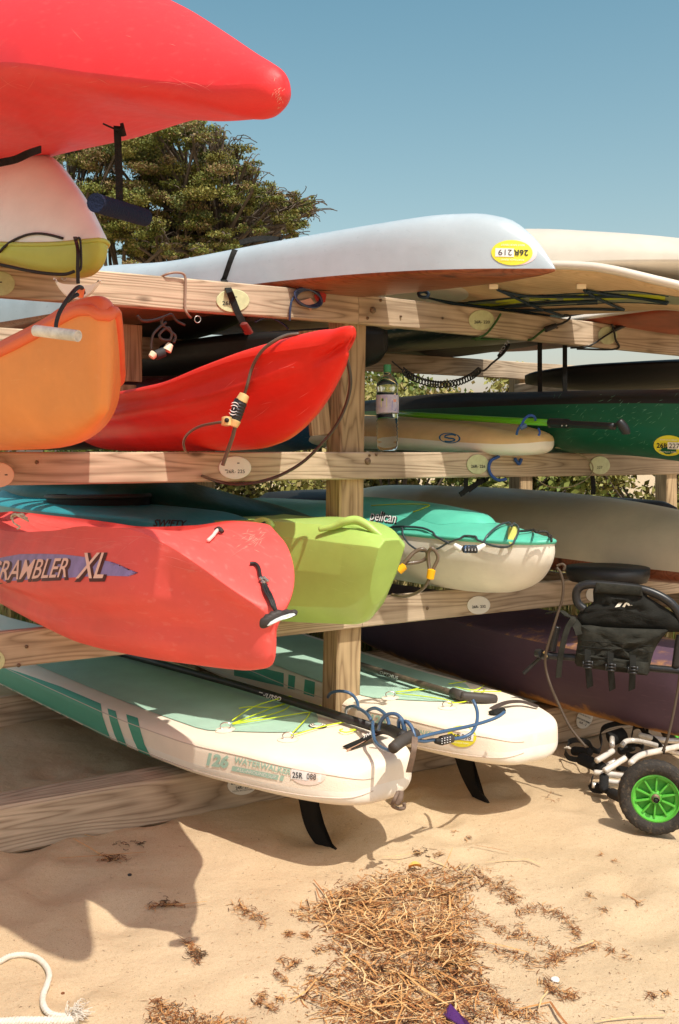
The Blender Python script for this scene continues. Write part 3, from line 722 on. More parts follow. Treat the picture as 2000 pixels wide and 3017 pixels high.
# K  wooden paddle board upside down under it
kK, pK, rK = craft('wooden_paddleboard', 'overturned bamboo paddle board with navy bungee net across its yellow striped deck', 'paddleboard',
    (1.858, 4.32), (.75, -.66), [
    (0, 0.0108, 2.176, 2.193, 2.203, 3, 2), (0.0324, 0.0864, 2.176, 2.198, 2.22, 3, 3), (0.1296, 0.1944, 2.198, 2.225, 2.252, 3.5, 3), (0.324, 0.3132, 2.252, 2.281, 2.311, 4, 3), (0.648, 0.4212, 2.333, 2.365, 2.403, 4, 3), (1.08, 0.4914, 2.365, 2.401, 2.441, 4, 3), (1.728, 0.5076, 2.409, 2.446, 2.49, 4, 3),
    (2.592, 0.486, 2.398, 2.436, 2.49, 4, 3), (3.456, 0.27, 2.398, 2.436, 2.479, 4, 3), (3.78, 0.0216, 2.398, 2.425, 2.446, 3, 2)],
    tan_d, cream_c, names=('deck', 'hull'), rim=cream_c, rimr=.02, roll=.10)

# L  another board behind, orange underside
kL, pL, rL = craft('orange_paddleboard', 'cream edged board with orange underside wedged behind the bamboo board', 'paddleboard',
    (2.70, 4.3), V, [
    (0, .02, 2.22, 2.24, 2.25, 2, 2), (.15, .17, 2.24, 2.26, 2.28, 3, 3), (.5, .30, 2.27, 2.30, 2.33, 4, 3), (1.0, .37, 2.285, 2.32, 2.36, 4, 3), (2.0, .4, 2.30, 2.335, 2.38, 4, 3), (3.0, .3, 2.31, 2.34, 2.38, 4, 3), (3.4, .02, 2.31, 2.34, 2.36, 3, 2)],
    orange_d, cream_c, names=('deck', 'hull'), rim=cream_c, rimr=.012, roll=.04)

# M  white and tan board on the middle shelf
tan_deck = mat('sandy_yellow_deck', srgb(224, 190, 130), .5, var=.12, vscale=5, bump=.1, bscale=120)
white_b = mat('white_board_rail', srgb(240, 232, 214), .35, var=.04, vscale=3)
kM, pM, rM = craft('surfboard', 'white board with sandy yellow deck and blue S emblem, beside the plastic bottle', 'surfboard',
    (1.049, 5.12), V, [
    (0, 0.02197, 1.594, 1.632, 1.654, 3, 2), (0.02197, 0.0879, 1.574, 1.629, 1.671, 3, 2.2), (0.07691, 0.1538, 1.563, 1.629, 1.688, 3, 2.2), (0.1978, 0.2197, 1.563, 1.636, 1.709, 3, 2.3), (0.4395, 0.2857, 1.574, 1.654, 1.748, 3, 2.3), (0.879, 0.3516, 1.596, 1.688, 1.786, 3, 2.3), (1.648, 0.3955, 1.622, 1.715, 1.825, 3, 2.3), (2.637, 0.3735, 1.66, 1.748, 1.869, 3, 2.3), (3.406, 0.1099, 1.715, 1.77, 1.825, 3, 2), (3.516, 0.02197, 1.737, 1.77, 1.803, 3, 2)],
    white_b, tan_deck, names=('hull', 'deck'), roll=-.06)

# N  dark green hull with black keel strip
kN, pN, rN = craft('dark_green_kayak', 'dark green scratched kayak with black upper side and yellow 26R 227 sticker', 'kayak',
    (2.06, 4.38), V, [
    (0, .02, 1.53, 1.72, 1.78, 3, 2), (.1, .09, 1.50, 1.76, 1.82, 2.6, 2), (.3, .18, 1.50, 1.79, 1.86, 2.4, 2.2), (.6, .26, 1.525, 1.81, 1.885, 2.3, 2.4), (1.0, .32, 1.56, 1.825, 1.905, 2.3, 2.6), (1.6, .36, 1.578, 1.84, 1.93, 2.4, 2.6), (2.6, .36, 1.58, 1.86, 1.97, 2.4, 2.6), (3.6, .26, 1.6, 1.88, 1.97, 2.4, 2.4), (4.2, .03, 1.75, 1.9, 1.96, 2, 2)],
    dkgreen_p, dark_p)

# U  plum kayak at the bottom right
kU, pU, rU = craft('plum_kayak', 'dusty plum kayak caked with sand, low behind the black folding seat', 'kayak',
    (1.93, 4.42), V, [
    (0, .02, .33, .52, .56, 3, 2), (.05, .07, .27, .53, .565, 2.6, 2), (.2, .15, .22, .545, .58, 2.3, 2.2), (.5, .25, .195, .56, .60, 2.3, 2.4), (.9, .32, .182, .575, .61, 2.4, 2.6), (1.5, .37, .180, .585, .62, 2.6, 2.6), (2.4, .37, .18, .59, .62, 2.6, 2.6), (3.3, .2, .2, .6, .63, 2.4, 2.4), (3.6, .02, .35, .6, .63, 2, 2)],
    purple_p, purple_p)

# T  turquoise kayak and dark green kayak on the low shelf, behind the red one
kT, pT, rT = craft('turquoise_kayak', 'turquoise kayak with black cockpit and dark lettering behind the coral red kayak', 'kayak',
    (-.36, 4.35), (.60, -.80), [
    (0, .02, 1.0, 1.19, 1.20, 2.4, 2), (.06, .09, .96, 1.20, 1.215, 2.3, 2), (.3, .19, .90, 1.23, 1.25, 2.3, 2.2), (.7, .28, .875, 1.25, 1.29, 2.4, 2.2), (1.2, .33, .87, 1.25, 1.29, 2.4, 2.2), (1.8, .35, .87, 1.25, 1.295, 2.4, 2.2), (2.6, .31, .87, 1.25, 1.29, 2.4, 2.2), (3.3, .06, 1.0, 1.3, 1.33, 2, 2)],
    blue_p, blue_p)
kT2, pT2, rT2 = craft('bottle_green_kayak', 'shadowed bottle green kayak with grey hull lying behind the lime kayak and the post', 'kayak',
    (.0, 5.0), (.72, -.69), [
    (0, .02, .95, 1.13, 1.17, 2.4, 2), (.1, .10, .91, 1.15, 1.20, 2.3, 2), (.5, .22, .88, 1.20, 1.28, 2.4, 2.2), (1.0, .31, .875, 1.24, 1.34, 2.4, 2.4), (1.6, .35, .875, 1.27, 1.42, 2.4, 2.4), (2.4, .35, .875, 1.28, 1.44, 2.4, 2.4), (3.2, .2, .9, 1.28, 1.38, 2.4, 2.2), (3.6, .02, 1.1, 1.28, 1.33, 2, 2)],
    scuffed('dark_grey_plastic', srgb(96, 84, 76), .45, scratch=srgb(130, 110, 90), amount=.3), scuffed('deep_green_plastic', srgb(12, 72, 58), .35, scratch=srgb(50, 100, 80), amount=.3))

# shaded boats further in
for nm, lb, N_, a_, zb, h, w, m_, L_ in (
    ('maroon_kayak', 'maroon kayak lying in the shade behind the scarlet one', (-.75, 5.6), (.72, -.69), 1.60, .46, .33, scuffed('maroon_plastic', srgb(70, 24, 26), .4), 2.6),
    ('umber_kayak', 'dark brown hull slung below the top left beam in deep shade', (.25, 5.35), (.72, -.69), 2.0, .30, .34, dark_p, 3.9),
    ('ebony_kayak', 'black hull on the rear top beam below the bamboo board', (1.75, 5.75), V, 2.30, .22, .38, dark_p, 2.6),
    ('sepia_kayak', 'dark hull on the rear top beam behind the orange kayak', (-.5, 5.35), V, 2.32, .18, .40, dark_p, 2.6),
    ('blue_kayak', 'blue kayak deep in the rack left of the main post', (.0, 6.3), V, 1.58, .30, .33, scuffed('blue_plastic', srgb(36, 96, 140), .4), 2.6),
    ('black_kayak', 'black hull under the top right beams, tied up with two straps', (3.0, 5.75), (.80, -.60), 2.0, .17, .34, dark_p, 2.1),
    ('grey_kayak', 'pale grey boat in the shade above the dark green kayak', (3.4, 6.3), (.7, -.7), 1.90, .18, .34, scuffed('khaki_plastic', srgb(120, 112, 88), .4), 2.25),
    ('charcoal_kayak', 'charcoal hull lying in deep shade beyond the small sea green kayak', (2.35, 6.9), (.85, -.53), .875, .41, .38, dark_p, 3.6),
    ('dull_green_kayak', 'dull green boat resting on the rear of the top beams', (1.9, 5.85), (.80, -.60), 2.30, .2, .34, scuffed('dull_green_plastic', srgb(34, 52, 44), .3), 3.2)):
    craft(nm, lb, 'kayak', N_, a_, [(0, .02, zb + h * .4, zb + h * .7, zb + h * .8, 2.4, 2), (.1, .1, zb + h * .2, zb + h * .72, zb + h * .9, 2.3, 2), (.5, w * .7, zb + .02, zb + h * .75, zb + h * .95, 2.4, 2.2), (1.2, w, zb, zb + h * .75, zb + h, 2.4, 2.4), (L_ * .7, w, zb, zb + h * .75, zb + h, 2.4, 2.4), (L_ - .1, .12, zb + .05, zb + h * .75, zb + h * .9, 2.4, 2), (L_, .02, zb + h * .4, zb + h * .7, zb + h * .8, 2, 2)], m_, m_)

# P Q  the two inflatable paddle boards on the sand level
mint = mat('mint_eva_deck', srgb(178, 212, 190), .85, .2, bump=.5, bscale=420, var=.06, vscale=6)
white_pvc = mat('white_pvc', srgb(246, 238, 222), .45, .4, var=.05, vscale=4, bump=.08, bscale=60)
pvc_top = mat('pale_pvc_deck', srgb(244, 230, 208), .6, .3, bump=.15, bscale=200, var=.04)
def sup(name, label, N, a, zt=.412, zb=.24, L=4.2, w=.41):
    st = [(0, .03, zb + .05, zb + .085, zt - .03, 3, 3), (.008, .09, zb + .025, zb + .08, zt - .014, 3, 3), (.03, .15, zb + .008, zb + .075, zt - .006, 3, 4), (.08, .205, zb, zb + .075, zt, 3, 5), (.18, .26, zb - .006, zb + .07, zt, 3, 6), (.4, .325, zb - .015, zb + .06, zt, 3, 7),
          (.9, w - .015, zb - .045, zb + .045, zt - .02, 3, 6), (1.6, w, zb - .06, zb + .03, zt - .035, 3, 6), (3.1, w, zb - .06, zb + .03, zt - .035, 3, 6), (3.9, w * .62, zb - .03, zb + .04, zt - .02, 3, 6), (L, .02, zb + .05, zb + .09, zt + .05, 3, 3)]
    return craft(name, label, 'paddleboard', N, a, st, white_pvc, pvc_top, nlo=32, nup=32)
kP, pP, rP = sup('paddleboard', 'mint and white inflatable board with 25R 088 sticker, nearest, low over the sand', (.175, 3.73), (.627, -.779))
kQ, pQ, rQ = sup('paddleboard', 'second mint and white inflatable board, right of the main post, with yellow 238 sticker', (.83, 4.2), V)

# ---------------------------------------------------------------- things hanging from, lying on and fixed to the boats
def cp(pts, Y=None):
    """control points: (px, py, depth) or (px, py) at depth Y, or Vectors"""
    return [p if isinstance(p, Vector) else P(p[0], p[1], p[2] if len(p) > 2 else Y) for p in pts]
def surf(tree, pts, off=.004, Y=None, dens=4):
    out = []
    q3 = crom([Vector((p[0], p[1], (p[2] if len(p) > 2 else 0) * 1000)) for p in pts], dens) if dens > 1 else [Vector((p[0], p[1], (p[2] if len(p) > 2 else 0) * 1000)) for p in pts]
    for p in [(v.x, v.y, v.z / 1000) for v in q3]:
        q = lay(tree, p[0], p[1], off + (p[2] if len(p) > 2 else 0), Y)
        if q: out.append(q)
    return out
def thing(name, pts, r, m, label, cat, group=None, **kw):
    v, f = tube_geo(pts, r, **kw); o = mk(name, v, f, m); return tag(o, label, cat, group)
TRACK = bvh(*[WORLD and bpy.data.objects[n] for n in WORLD if n.startswith('beam') or n.startswith('post')])
tA, tB, tC, tD, tE, tF = bvh(*pA), bvh(*pB), bvh(*pC), bvh(*pD), bvh(*pE), bvh(hF)
tG, tH, tI, tK, tM, tN, tP, tQ, tU, tT = bvh(*pG), bvh(*pH), bvh(*pI), bvh(*pK), bvh(*pM), bvh(*pN), bvh(*pP), bvh(*pQ), bvh(*pU), bvh(*pT)

# A: foam grip on its strap
sp = cp([(345, 372, 2.36), (347, 420, 2.355), (350, 500, 2.35), (352, 598, 2.34)])
ribbon('handle_strap', sp, Vector((.95, .3, 0)), .017, .003, black_web, kA)
ribbon('strap_anchor', cp([(318, 371, 2.36), (335, 379, 2.345), (352, 384, 2.35), (366, 381, 2.37)]), Vector((.3, .95, .1)), .03, .004, black_web, kA)
ga, gb = P(283, 598, 2.22), P(424, 640, 2.44)
gd = (gb - ga).normalized()
gv, gf = tube_geo([ga + (gb - ga) * t for t in (0, .03, .5, .97, 1)], lambda t: .0215 if .01 < t < .99 else .0205, ns=20, sub=2)
gf = [f for f in gf if len(f) == 4]
iv, if_ = tube_geo([ga - gd * .0001, ga + gd * .07], .013, ns=20, sub=1); if_ = [f[::-1] for f in if_ if len(f) == 4]
k0 = len(gv); annul = [(k, (k + 1) % 20, k0 + (k + 1) % 20, k0 + k) for k in range(20)]
gv = gv + iv; gf = gf + [tuple(i + k0 for i in f) for f in if_] + annul
gf.append(tuple(range(k0 - 20, k0)))
mk('foam_grip', gv, gf, blue_foam, kA, auto=60)
0 and tube('grip_liner', [ga - gd * .004, ga + gd * .05], .0135, black_rubber, kA, sub=1, ns=14)
# strap between the two overturned boats
ribbon('tie_strap', cp([(-40, 492, 2.9), (0, 480, 2.9), (45, 470, 2.95), (85, 452, 3.0), (120, 440, 3.1)]), Vector((.1, .3, 1)), .022, .004, black_web, kA)

# B: black cord, strap and cream smile-shaped grip
tube('bow_cord', surf(tB, [(3, 742), (30, 718), (70, 698), (110, 690), (150, 694), (188, 704)], .006, 3.3), .0045, black_rubber, kB)
tube('lower_cord', cp([(-20, 776, 3.25), (20, 784, 3.24), (80, 797, 3.2), (140, 806, 3.18), (190, 808, 3.16), (218, 800, 3.14)]), .0055, black_rubber, kB)
ribbon('handle_strap', surf(tB, [(226, 702)], .008, 3.2) + cp([(229, 735, 3.13), (229, 790, 3.12), (230, 836, 3.12)]), Vector((1, .1, 0)), .011, .005, black_rubber, kB)
tube('strap_loop', cp([(222, 706, 3.14), (228, 702, 3.12), (236, 707, 3.14), (239, 760, 3.125), (238, 790, 3.125), (230, 800, 3.12)]), .004, black_rubber, kB, ns=6)
def smile(name, cx, cy, Y, w, h, m, parent, tilt=0, th=.016):
    up, lowr = [], []
    for i in range(17):
        u = i / 16 * 2 - 1
        up.append((u * w, -h * .30 * (1 - abs(u) ** 1.2) * 0 - h * .55 * abs(u) ** 2.2 - h * .12 * math.cos(u * 3.1)))
        lowr.append((u * w * .985, h * .95 * (1 - u * u) ** .8 - h * .55 * abs(u) ** 2.2))
    vs, fs = [], []
    for dy, sc_ in ((0, .93), (-th * .3, 1), (-th * .7, 1), (-th, .93)):
        for (a, b) in up + lowr[::-1]:
            a2, b2 = a * math.cos(tilt) - b * math.sin(tilt), a * math.sin(tilt) + b * math.cos(tilt)
            q = P(cx + a2 * sc_, cy + b2 * sc_, Y); q = Vector((q.x, q.y + dy, q.z)); vs.append(q)
    K = 34
    for j in range(3):
        for k in range(K): fs.append((j * K + k, (j + 1) * K + k, (j + 1) * K + (k + 1) % K, j * K + (k + 1) % K))
    for j, rv in ((0, 0), (3, 1)):
        for i in range(16):
            f = (j * K + i, j * K + i + 1, j * K + K - 2 - i, j * K + K - 1 - i); fs.append(f[::-1] if rv else f)
    return mk(name, vs, fs, m, parent, auto=50)
cream_glow = mat('cream_moulding', srgb(252, 240, 220), .4)
smile('handle', 229, 846, 2.95, 70, 42, cream_glow, kB, tilt=.04)

# C: cord and white tube grip
tube('bow_cord', cp([(246, 863, 2.72), (240, 848, 2.69), (228, 848, 2.64), (206, 872, 2.60), (178, 915, 2.57), (166, 950, 2.555), (165, 968, 2.55)]), lambda t: .0062 - .001 * t, black_rubber, kC)
tube('bow_cord', cp([(228, 868, 2.66), (215, 874, 2.64), (200, 886, 2.62)]), .006, black_rubber, kC)
tube('bow_peg', cp([(236, 872, 2.71), (238, 858, 2.70), (240, 850, 2.70)]), .010, org_p and orgred_p, kC, ns=12)
ga, gb = P(104, 974, 2.53), P(230, 990, 2.47); gd = (gb - ga)
pale_tube = mat('stained_white_tube', srgb(222, 214, 200), .5, var=.25, vscale=30, dirt=.5, dirtcol=srgb(170, 150, 125))
gv, gf = tube_geo([ga + gd * t for t in (0, .02, .5, .98, 1)], .0148, ns=18, sub=1); gf = [f for f in gf if len(f) == 4]
iv, if_ = tube_geo([ga + gd * 1.0, ga + gd * .8], .0115, ns=18, sub=1); n0 = len(gv); if_ = [f for f in if_ if len(f) == 4]
last = n0 - 18
gf = gf + [tuple(i + n0 for i in f) for f in if_] + [(last + k, last + (k + 1) % 18, n0 + (k + 1) % 18, n0 + k) for k in range(18)] + [tuple(range(18))]
mk('tube_grip', gv + iv, gf, pale_tube, kC, auto=55)

# D: brown cable and its lock, a top-level thing
lk = empty('cable_lock', P(695, 1420, 3.95), 'brown cable lock with black and brass body looped over the scarlet bow', 'lock')
tube('cable', surf(tD, [(716, 1176, .012), (732, 1135, .012), (756, 1082, .010), (782, 1036, .008), (810, 1004, .006), (845, 988, .005), (880, 984, .004)], .010, 3.68, 1), .0066, bronze_cable, lk)
tube('cable', cp([(958, 1003, 3.60), (985, 1012, 3.57), (1012, 1040, 3.58), (1028, 1085, 3.62), (1032, 1135, 3.68), (1020, 1190, 3.74), (995, 1245, 3.8), (955, 1300, 3.85), (900, 1355, 3.88), (850, 1388, 3.9), (800, 1410, 3.92), (740, 1424, 3.95), (690, 1426, 4.0), (640, 1418, 4.1), (590, 1400, 4.4)]), .0068, mat('black_brown_cable', (.035, .028, .022), .35, .6, coat=.3), lk)
tube('cable', cp([(662, 1243, 3.72), (630, 1247, 3.74), (590, 1256, 3.8), (556, 1276, 3.9), (541, 1300, 4.0), (545, 1326, 4.15), (560, 1340, 4.5)]), .0055, bronze_cable, lk)
tube('cable', cp([(693, 1255, 3.71), (684, 1290, 3.72), (668, 1335, 3.74), (656, 1371, 3.75)]), .0076, bronze_cable, lk)
def capsule(name, a, b, r0, r1, m, parent, ns=14, flat=None, n=10, e=3.5):
    d = b - a
    pts = [a + d * (i / n) for i in range(n + 1)]
    v, f = tube_geo(pts, lambda t: (r0 + (r1 - r0) * t) * max(.25, (1 - abs(2 * t - 1) ** (e * 3)) ** (1 / e)), ns=ns, sub=0, flat=flat)
    return mk(name, v, f, m, parent, auto=45)
capsule('lock_body', P(712, 1172, 3.68), P(688, 1250, 3.67), .026, .021, mat('black_lock_plastic', (.02, .02, .022), .35), lk)
for t in (.25, .36, .47, .58, .69): # ribs of the black body
    c = P(712, 1172, 3.68).lerp(P(688, 1250, 3.67), t); d = (P(688, 1250, 3.67) - P(712, 1172, 3.68)).normalized()
    tube('body_rib', [c - d * .003, c + d * .003], .0275 - .005 * t, mat('black_lock_plastic', (.02, .02, .022)), lk, ns=16, sub=1)
capsule('brass_cap', P(722, 1160, 3.675), P(710, 1184, 3.675), .019, .023, gold, lk)
capsule('brass_cap', P(694, 1236, 3.66), P(686, 1258, 3.66), .023, .017, gold, lk)
capsule('brass_key_guard', P(668, 1226, 3.655), P(668, 1256, 3.655), .019, .021, gold, lk)
tube('keyhole', [P(668, 1238, 3.63), P(668, 1238, 3.66)], .009, black_rubber, lk, ns=12, sub=1)
text('lock_print', white_stick, lk, '((-))', (688, 1226), (7, -26), (-22, -5), None, fallback=3.635)

# E: handle, cord, clips, lettering
purple_print = mat('violet_print', srgb(150, 128, 180), .45, var=.2, vscale=20)
blue_print = mat('faded_blue_print', srgb(168, 150, 196), .5, var=.25, vscale=20)
sw = [(-30, 1650), (20, 1640), (60, 1633), (120, 1632), (190, 1634), (240, 1640), (300, 1650), (330, 1656), (290, 1658), (352, 1664), (300, 1668), (378, 1676), (330, 1680), (408, 1688), (320, 1690), (380, 1698), (300, 1696), (240, 1700), (150, 1706), (90, 1708), (30, 1712), (-30, 1716)]
patch('paint_swoosh', purple_print, kE, sw, tE, off=.0015, cuts=2)
deep_brown = mat('dark_maroon_print', srgb(84, 26, 24), .5); pink_print = mat('pale_pink_print', srgb(250, 196, 176), .45)
def letter_set(body, x, y, sx, sy, shear, rise, sp=1.0):
    a = ((x, y), (sx, rise), (shear, -sy), tE)
    text('letter_shadow', deep_brown, kE, body, *((x + 4, y + 5), (sx, rise), (shear, -sy), tE), off=.0022, bold=.055, spacing=sp, sub=1)
    text('letter_face', pink_print, kE, body, *a, off=.0034, bold=.008, spacing=sp, sub=1)
letter_set('SCRAMBLER', -62, 1712, 48, 82, 26, -2.2, 1.0)
letter_set('XL', 226, 1704, 66, 108, 36, -1.0, 1.0)
def scuffs(tree, parent, cx, cy, rx, ry, n, ang, m, L0=14, L1=60, w=.9):
    gs = []
    for _ in range(n):
        x, y = cx + random.gauss(0, rx), cy + random.gauss(0, ry); a = random.gauss(ang, .35); L_ = random.uniform(L0, L1); b = random.uniform(-.12, .12); pts_ = []
        for k in range(5): u = (k / 4 - .5) * L_; pts_.append((x + math.cos(a) * u - math.sin(a) * b * u * u / 20, y + math.sin(a) * u + math.cos(a) * b * u * u / 20))
        up_ = [(px_ - math.sin(a) * w * (1 - abs(k - 2) / 2.2) * .5, py_ + math.cos(a) * w * (1 - abs(k - 2) / 2.2) * .5) for k, (px_, py_) in enumerate(pts_)]
        dn_ = [(px_ + math.sin(a) * w * (1 - abs(k - 2) / 2.2) * .5, py_ - math.cos(a) * w * (1 - abs(k - 2) / 2.2) * .5) for k, (px_, py_) in enumerate(pts_)]
        vs = [lay(tree, *q, .0008) for q in up_ + dn_]
        if any(v is None for v in vs): continue
        gs.append((vs, [(k, k + 1, k + 6, k + 5) for k in range(4)]))
    if gs: tag(mk('scuff_marks', *join(*gs), m, parent, smooth=False), kind='stuff')
pale_red = mat('pale_red_scuff', srgb(240, 120, 110), .6); pale_sc = mat('chalky_scuff', srgb(240, 160, 140), .7)
scuffs(tE, kE, 745, 1590, 24, 16, 30, -.5, pale_sc, 8, 30, 1.2)
scuffs(tE, kE, 300, 1600, 180, 22, 16, -.03, pale_red, 60, 220, 1.6)
scuffs(tE, kE, 560, 1620, 120, 26, 7, .25, pale_red, 40, 160, 1.5)
scuffs(tE, kE, 380, 1860, 220, 40, 7, .08, pale_red, 30, 120, 1.2)
scuffs(tA, kA, 822, 285, 8, 20, 26, -1.1, pale_sc, 5, 18, 1.3)
scuffs(tA, kA, 300, 180, 220, 60, 6, .1, pale_red, 10, 60, 1.3)
scuffs(tA, kA, 350, 250, 260, 5, 16, .06, pale_red, 30, 120, 1.2)
scuffs(tC, kC, 180, 1150, 100, 90, 8, -.3, mat('pale_orange_scuff', srgb(244, 170, 104), .6), 10, 50, 1.2)
scuffs(tD, kD, 820, 1140, 110, 60, 12, -.5, pale_red, 12, 70, 1.1)
scuffs(tF, kF, 980, 1690, 90, 60, 10, .1, mat('pale_lime_scuff', srgb(184, 214, 124), .6), 14, 60, 1.2)
scuffs(tN, kN, 1850, 1240, 110, 60, 120, -.6, mat('pale_green_scuff', srgb(110, 160, 130), .6), 6, 24, 1.1)
# the bow toggle
tube('toggle_cord', surf(tE, [(736, 1666, .003), (752, 1668, .004), (762, 1682, .005), (766, 1705, .006), (772, 1716, .006)], .004, 2.63), .0052, black_rubber, kE)
for dx in (-5, 0, 6):
    tube('toggle_cord', surf(tE, [(772 + dx * .4, 1716), (780 + dx * 1.3, 1745, .004), (792 + dx, 1775, .008), (806 + dx * .3, 1802, .012)], .007, 2.62), .004, black_rubber, kE, ns=6)
for (x, y) in ((768, 1716), (777, 1714), (785, 1721), (774, 1726)):
    capsule('cord_bead', lay(tE, x - 4, y - 3, .012, 2.64), lay(tE, x + 4, y + 4, .012, 2.64), .006, .006, steel, kE, ns=8, n=5)
def blob_outline(pts, Y, th, name, m, parent, bulge=.006, yslope=0, cx=0):
    """a moulded piece with its own thickness and a domed face, outlined in photo positions"""
    bm = bmesh.new(); n = len(pts); c = (sum(p[0] for p in pts) / n, sum(p[1] for p in pts) / n)
    def layer(s, dy):
        return [bm.verts.new(P(c[0] + (p[0] - c[0]) * s, c[1] + (p[1] - c[1]) * s, Y + (p[0] - c[0]) * yslope) + Vector((0, dy, 0))) for p in pts]
    L = [layer(.9, th), layer(1, th * .7), layer(1, 0), layer(.90, -bulge * .7), layer(.5, -bulge)]
    for a, b in zip(L, L[1:]):
        for k in range(n): bm.faces.new((a[k], b[k], b[(k + 1) % n], a[(k + 1) % n]))
    bm.faces.new(L[0]); bm.faces.new(L[-1][::-1]); bmesh.ops.recalc_face_normals(bm, faces=bm.faces[:])
    bm.verts.index_update(); vs = [v.co.copy() for v in bm.verts]; fs = [tuple(v.index for v in f.verts) for f in bm.faces]; bm.free()
    return mk(name, vs, fs, m, parent, auto=60)
grip_dark = mat('brown_black_rubber', (.045, .035, .03), .6)
o1 = [(764, 1838), (766, 1826), (774, 1821), (781, 1812), (790, 1811), (797, 1803), (808, 1803), (818, 1798), (830, 1801), (842, 1797), (854, 1800), (866, 1798), (876, 1803), (874, 1812), (862, 1818), (846, 1822), (826, 1829), (806, 1838), (790, 1847), (776, 1852), (766, 1848)]
blob_outline(crom([Vector((x, y, 0)) for x, y in o1], 2, True) and [(v.x, v.y) for v in crom([Vector((x, y, 0)) for x, y in o1], 2, True)], 2.60, .024, 'toggle_grip', grip_dark, kE, .008, .0002)
o2 = [(786, 1844), (796, 1832), (812, 1823), (832, 1815), (852, 1809), (866, 1808), (870, 1812), (860, 1817), (842, 1823), (822, 1830), (804, 1838), (792, 1845)]
blob_outline(o2, 2.590, .01, 'toggle_inlay', mat('pale_grip_inlay', srgb(214, 218, 214), .45), kE, .006, .0002)
tube('bungee_clip', surf(tE, [(648, 1566, .004), (640, 1574, .008), (628, 1586, .006), (612, 1600, .004)], .004, 3.0), .006, mat('white_mottled_cord', srgb(225, 200, 190), .7, dirt=.6, dirtcol=srgb(150, 70, 60), vscale=90), kE)
tube('bungee_clip', surf(tE, [(636, 1570, .006), (646, 1572, .012), (655, 1576, .006)], .004, 3.0), .007, grip_dark, kE)
rope_m = mat('frayed_rope', srgb(196, 176, 150), .9, var=.4, vscale=80)
for i in range(7):
    a0 = random.uniform(0, 6)
    tube('frayed_end', cp([(34 + random.uniform(-4, 4), 1528, 3.15), (44 + 8 * math.cos(a0), 1516 + 3 * math.sin(a0), 3.13), (62 + random.uniform(-6, 6), 1518 + random.uniform(-4, 6), 3.12), (80 + random.uniform(-6, 6), 1530 + random.uniform(-6, 6), 3.11)]), .0022, rope_m, kE, ns=5, sub=4)
tube('frayed_end', cp([(36, 1522, 3.14), (40, 1540, 3.12), (58, 1552, 3.1), (50, 1558, 3.1)]), .003, rope_m, kE, ns=5)

# F: carry handle and loop
hx = [(940, 1560, 3.98), (985, 1550, 3.96), (1020, 1536, 3.94), (1050, 1533, 3.93), (1078, 1545, 3.91), (1105, 1566, 3.89), (1125, 1582, 3.88)]
tube('carry_handle', cp(hx), lambda t: .010 + .008 * math.sin(math.pi * t), green_p, kF, ns=12)
tube('carry_handle', cp([(1000, 1560, 4.02), (1045, 1556, 3.99), (1100, 1580, 3.93)]), .02, green_p, kF, ns=12)
tube('deck_loop', cp([(744, 1553, 4.15), (752, 1540, 4.13), (772, 1533, 4.11), (792, 1538, 4.09), (802, 1553, 4.08)]), .013, green_p, kF, ns=10)
tube('deck_cord', cp([(757, 1553, 4.12), (765, 1546, 4.08), (778, 1539, 4.07), (782, 1541, 4.1)]), .004, black_rubber, kF)
blue_fade = mat('pale_blue_fading', srgb(148, 190, 110), .4, color2=srgb(140, 188, 140), vscale=9)
0 and patch('blue_fading', blue_fade, kF, [(1150, 1596), (1160, 1600), (1168, 1616), (1172, 1640), (1168, 1680), (1158, 1720), (1146, 1748), (1120, 1735), (1098, 1722), (1090, 1705), (1090, 1680), (1098, 1652), (1112, 1624), (1130, 1606)], tF, off=.0012, cuts=3)

# raised deck hatch
hatch_pts = [(0, -.12), (0, .12)]
def deck_pad(name, N, a, t0, t1, wf, tree, m, parent, lift=.005, n=26, k=6, zfrom=4, th=None):
    """a sheet laid on a deck: half width wf(t) along the boat"""
    a = Vector((a[0], a[1], 0)).normalized(); l = Vector((a.y, -a.x, 0)); l = -l if l.x > 0 else l; vs = []; fs = []
    for i in range(n + 1):
        t = t0 + (t1 - t0) * i / n
        for j in range(-k, k + 1):
            q = Vector((N[0], N[1], 0)) - a * t + l * wf(t) * j / k
            h = tree.ray_cast(Vector((q.x, q.y, zfrom)), Vector((0, 0, -1)))
            z = h[0].z if h[0] else (vs[-1].z - lift if vs else 0)
            hh = lift if th is None else lift + th * (1 - (abs(j) / k) ** 4) * min(1, (t - t0) / .06)
            vs.append(Vector((q.x, q.y, z + hh)))
    w = 2 * k + 1
    for i in range(n):
        for j in range(w - 1): fs.append((i * w + j, i * w + j + 1, (i + 1) * w + j + 1, (i + 1) * w + j))
    return mk(name, vs, fs, m, parent)
hat = deck_pad('raised_hatch', (.965, 4.56), V, .42, 1.6, lambda t: .17 * min(1, (t - .36) / .25), tG, teal_p, kG, lift=.001, th=.035)

tG = bvh(*pG, hat)
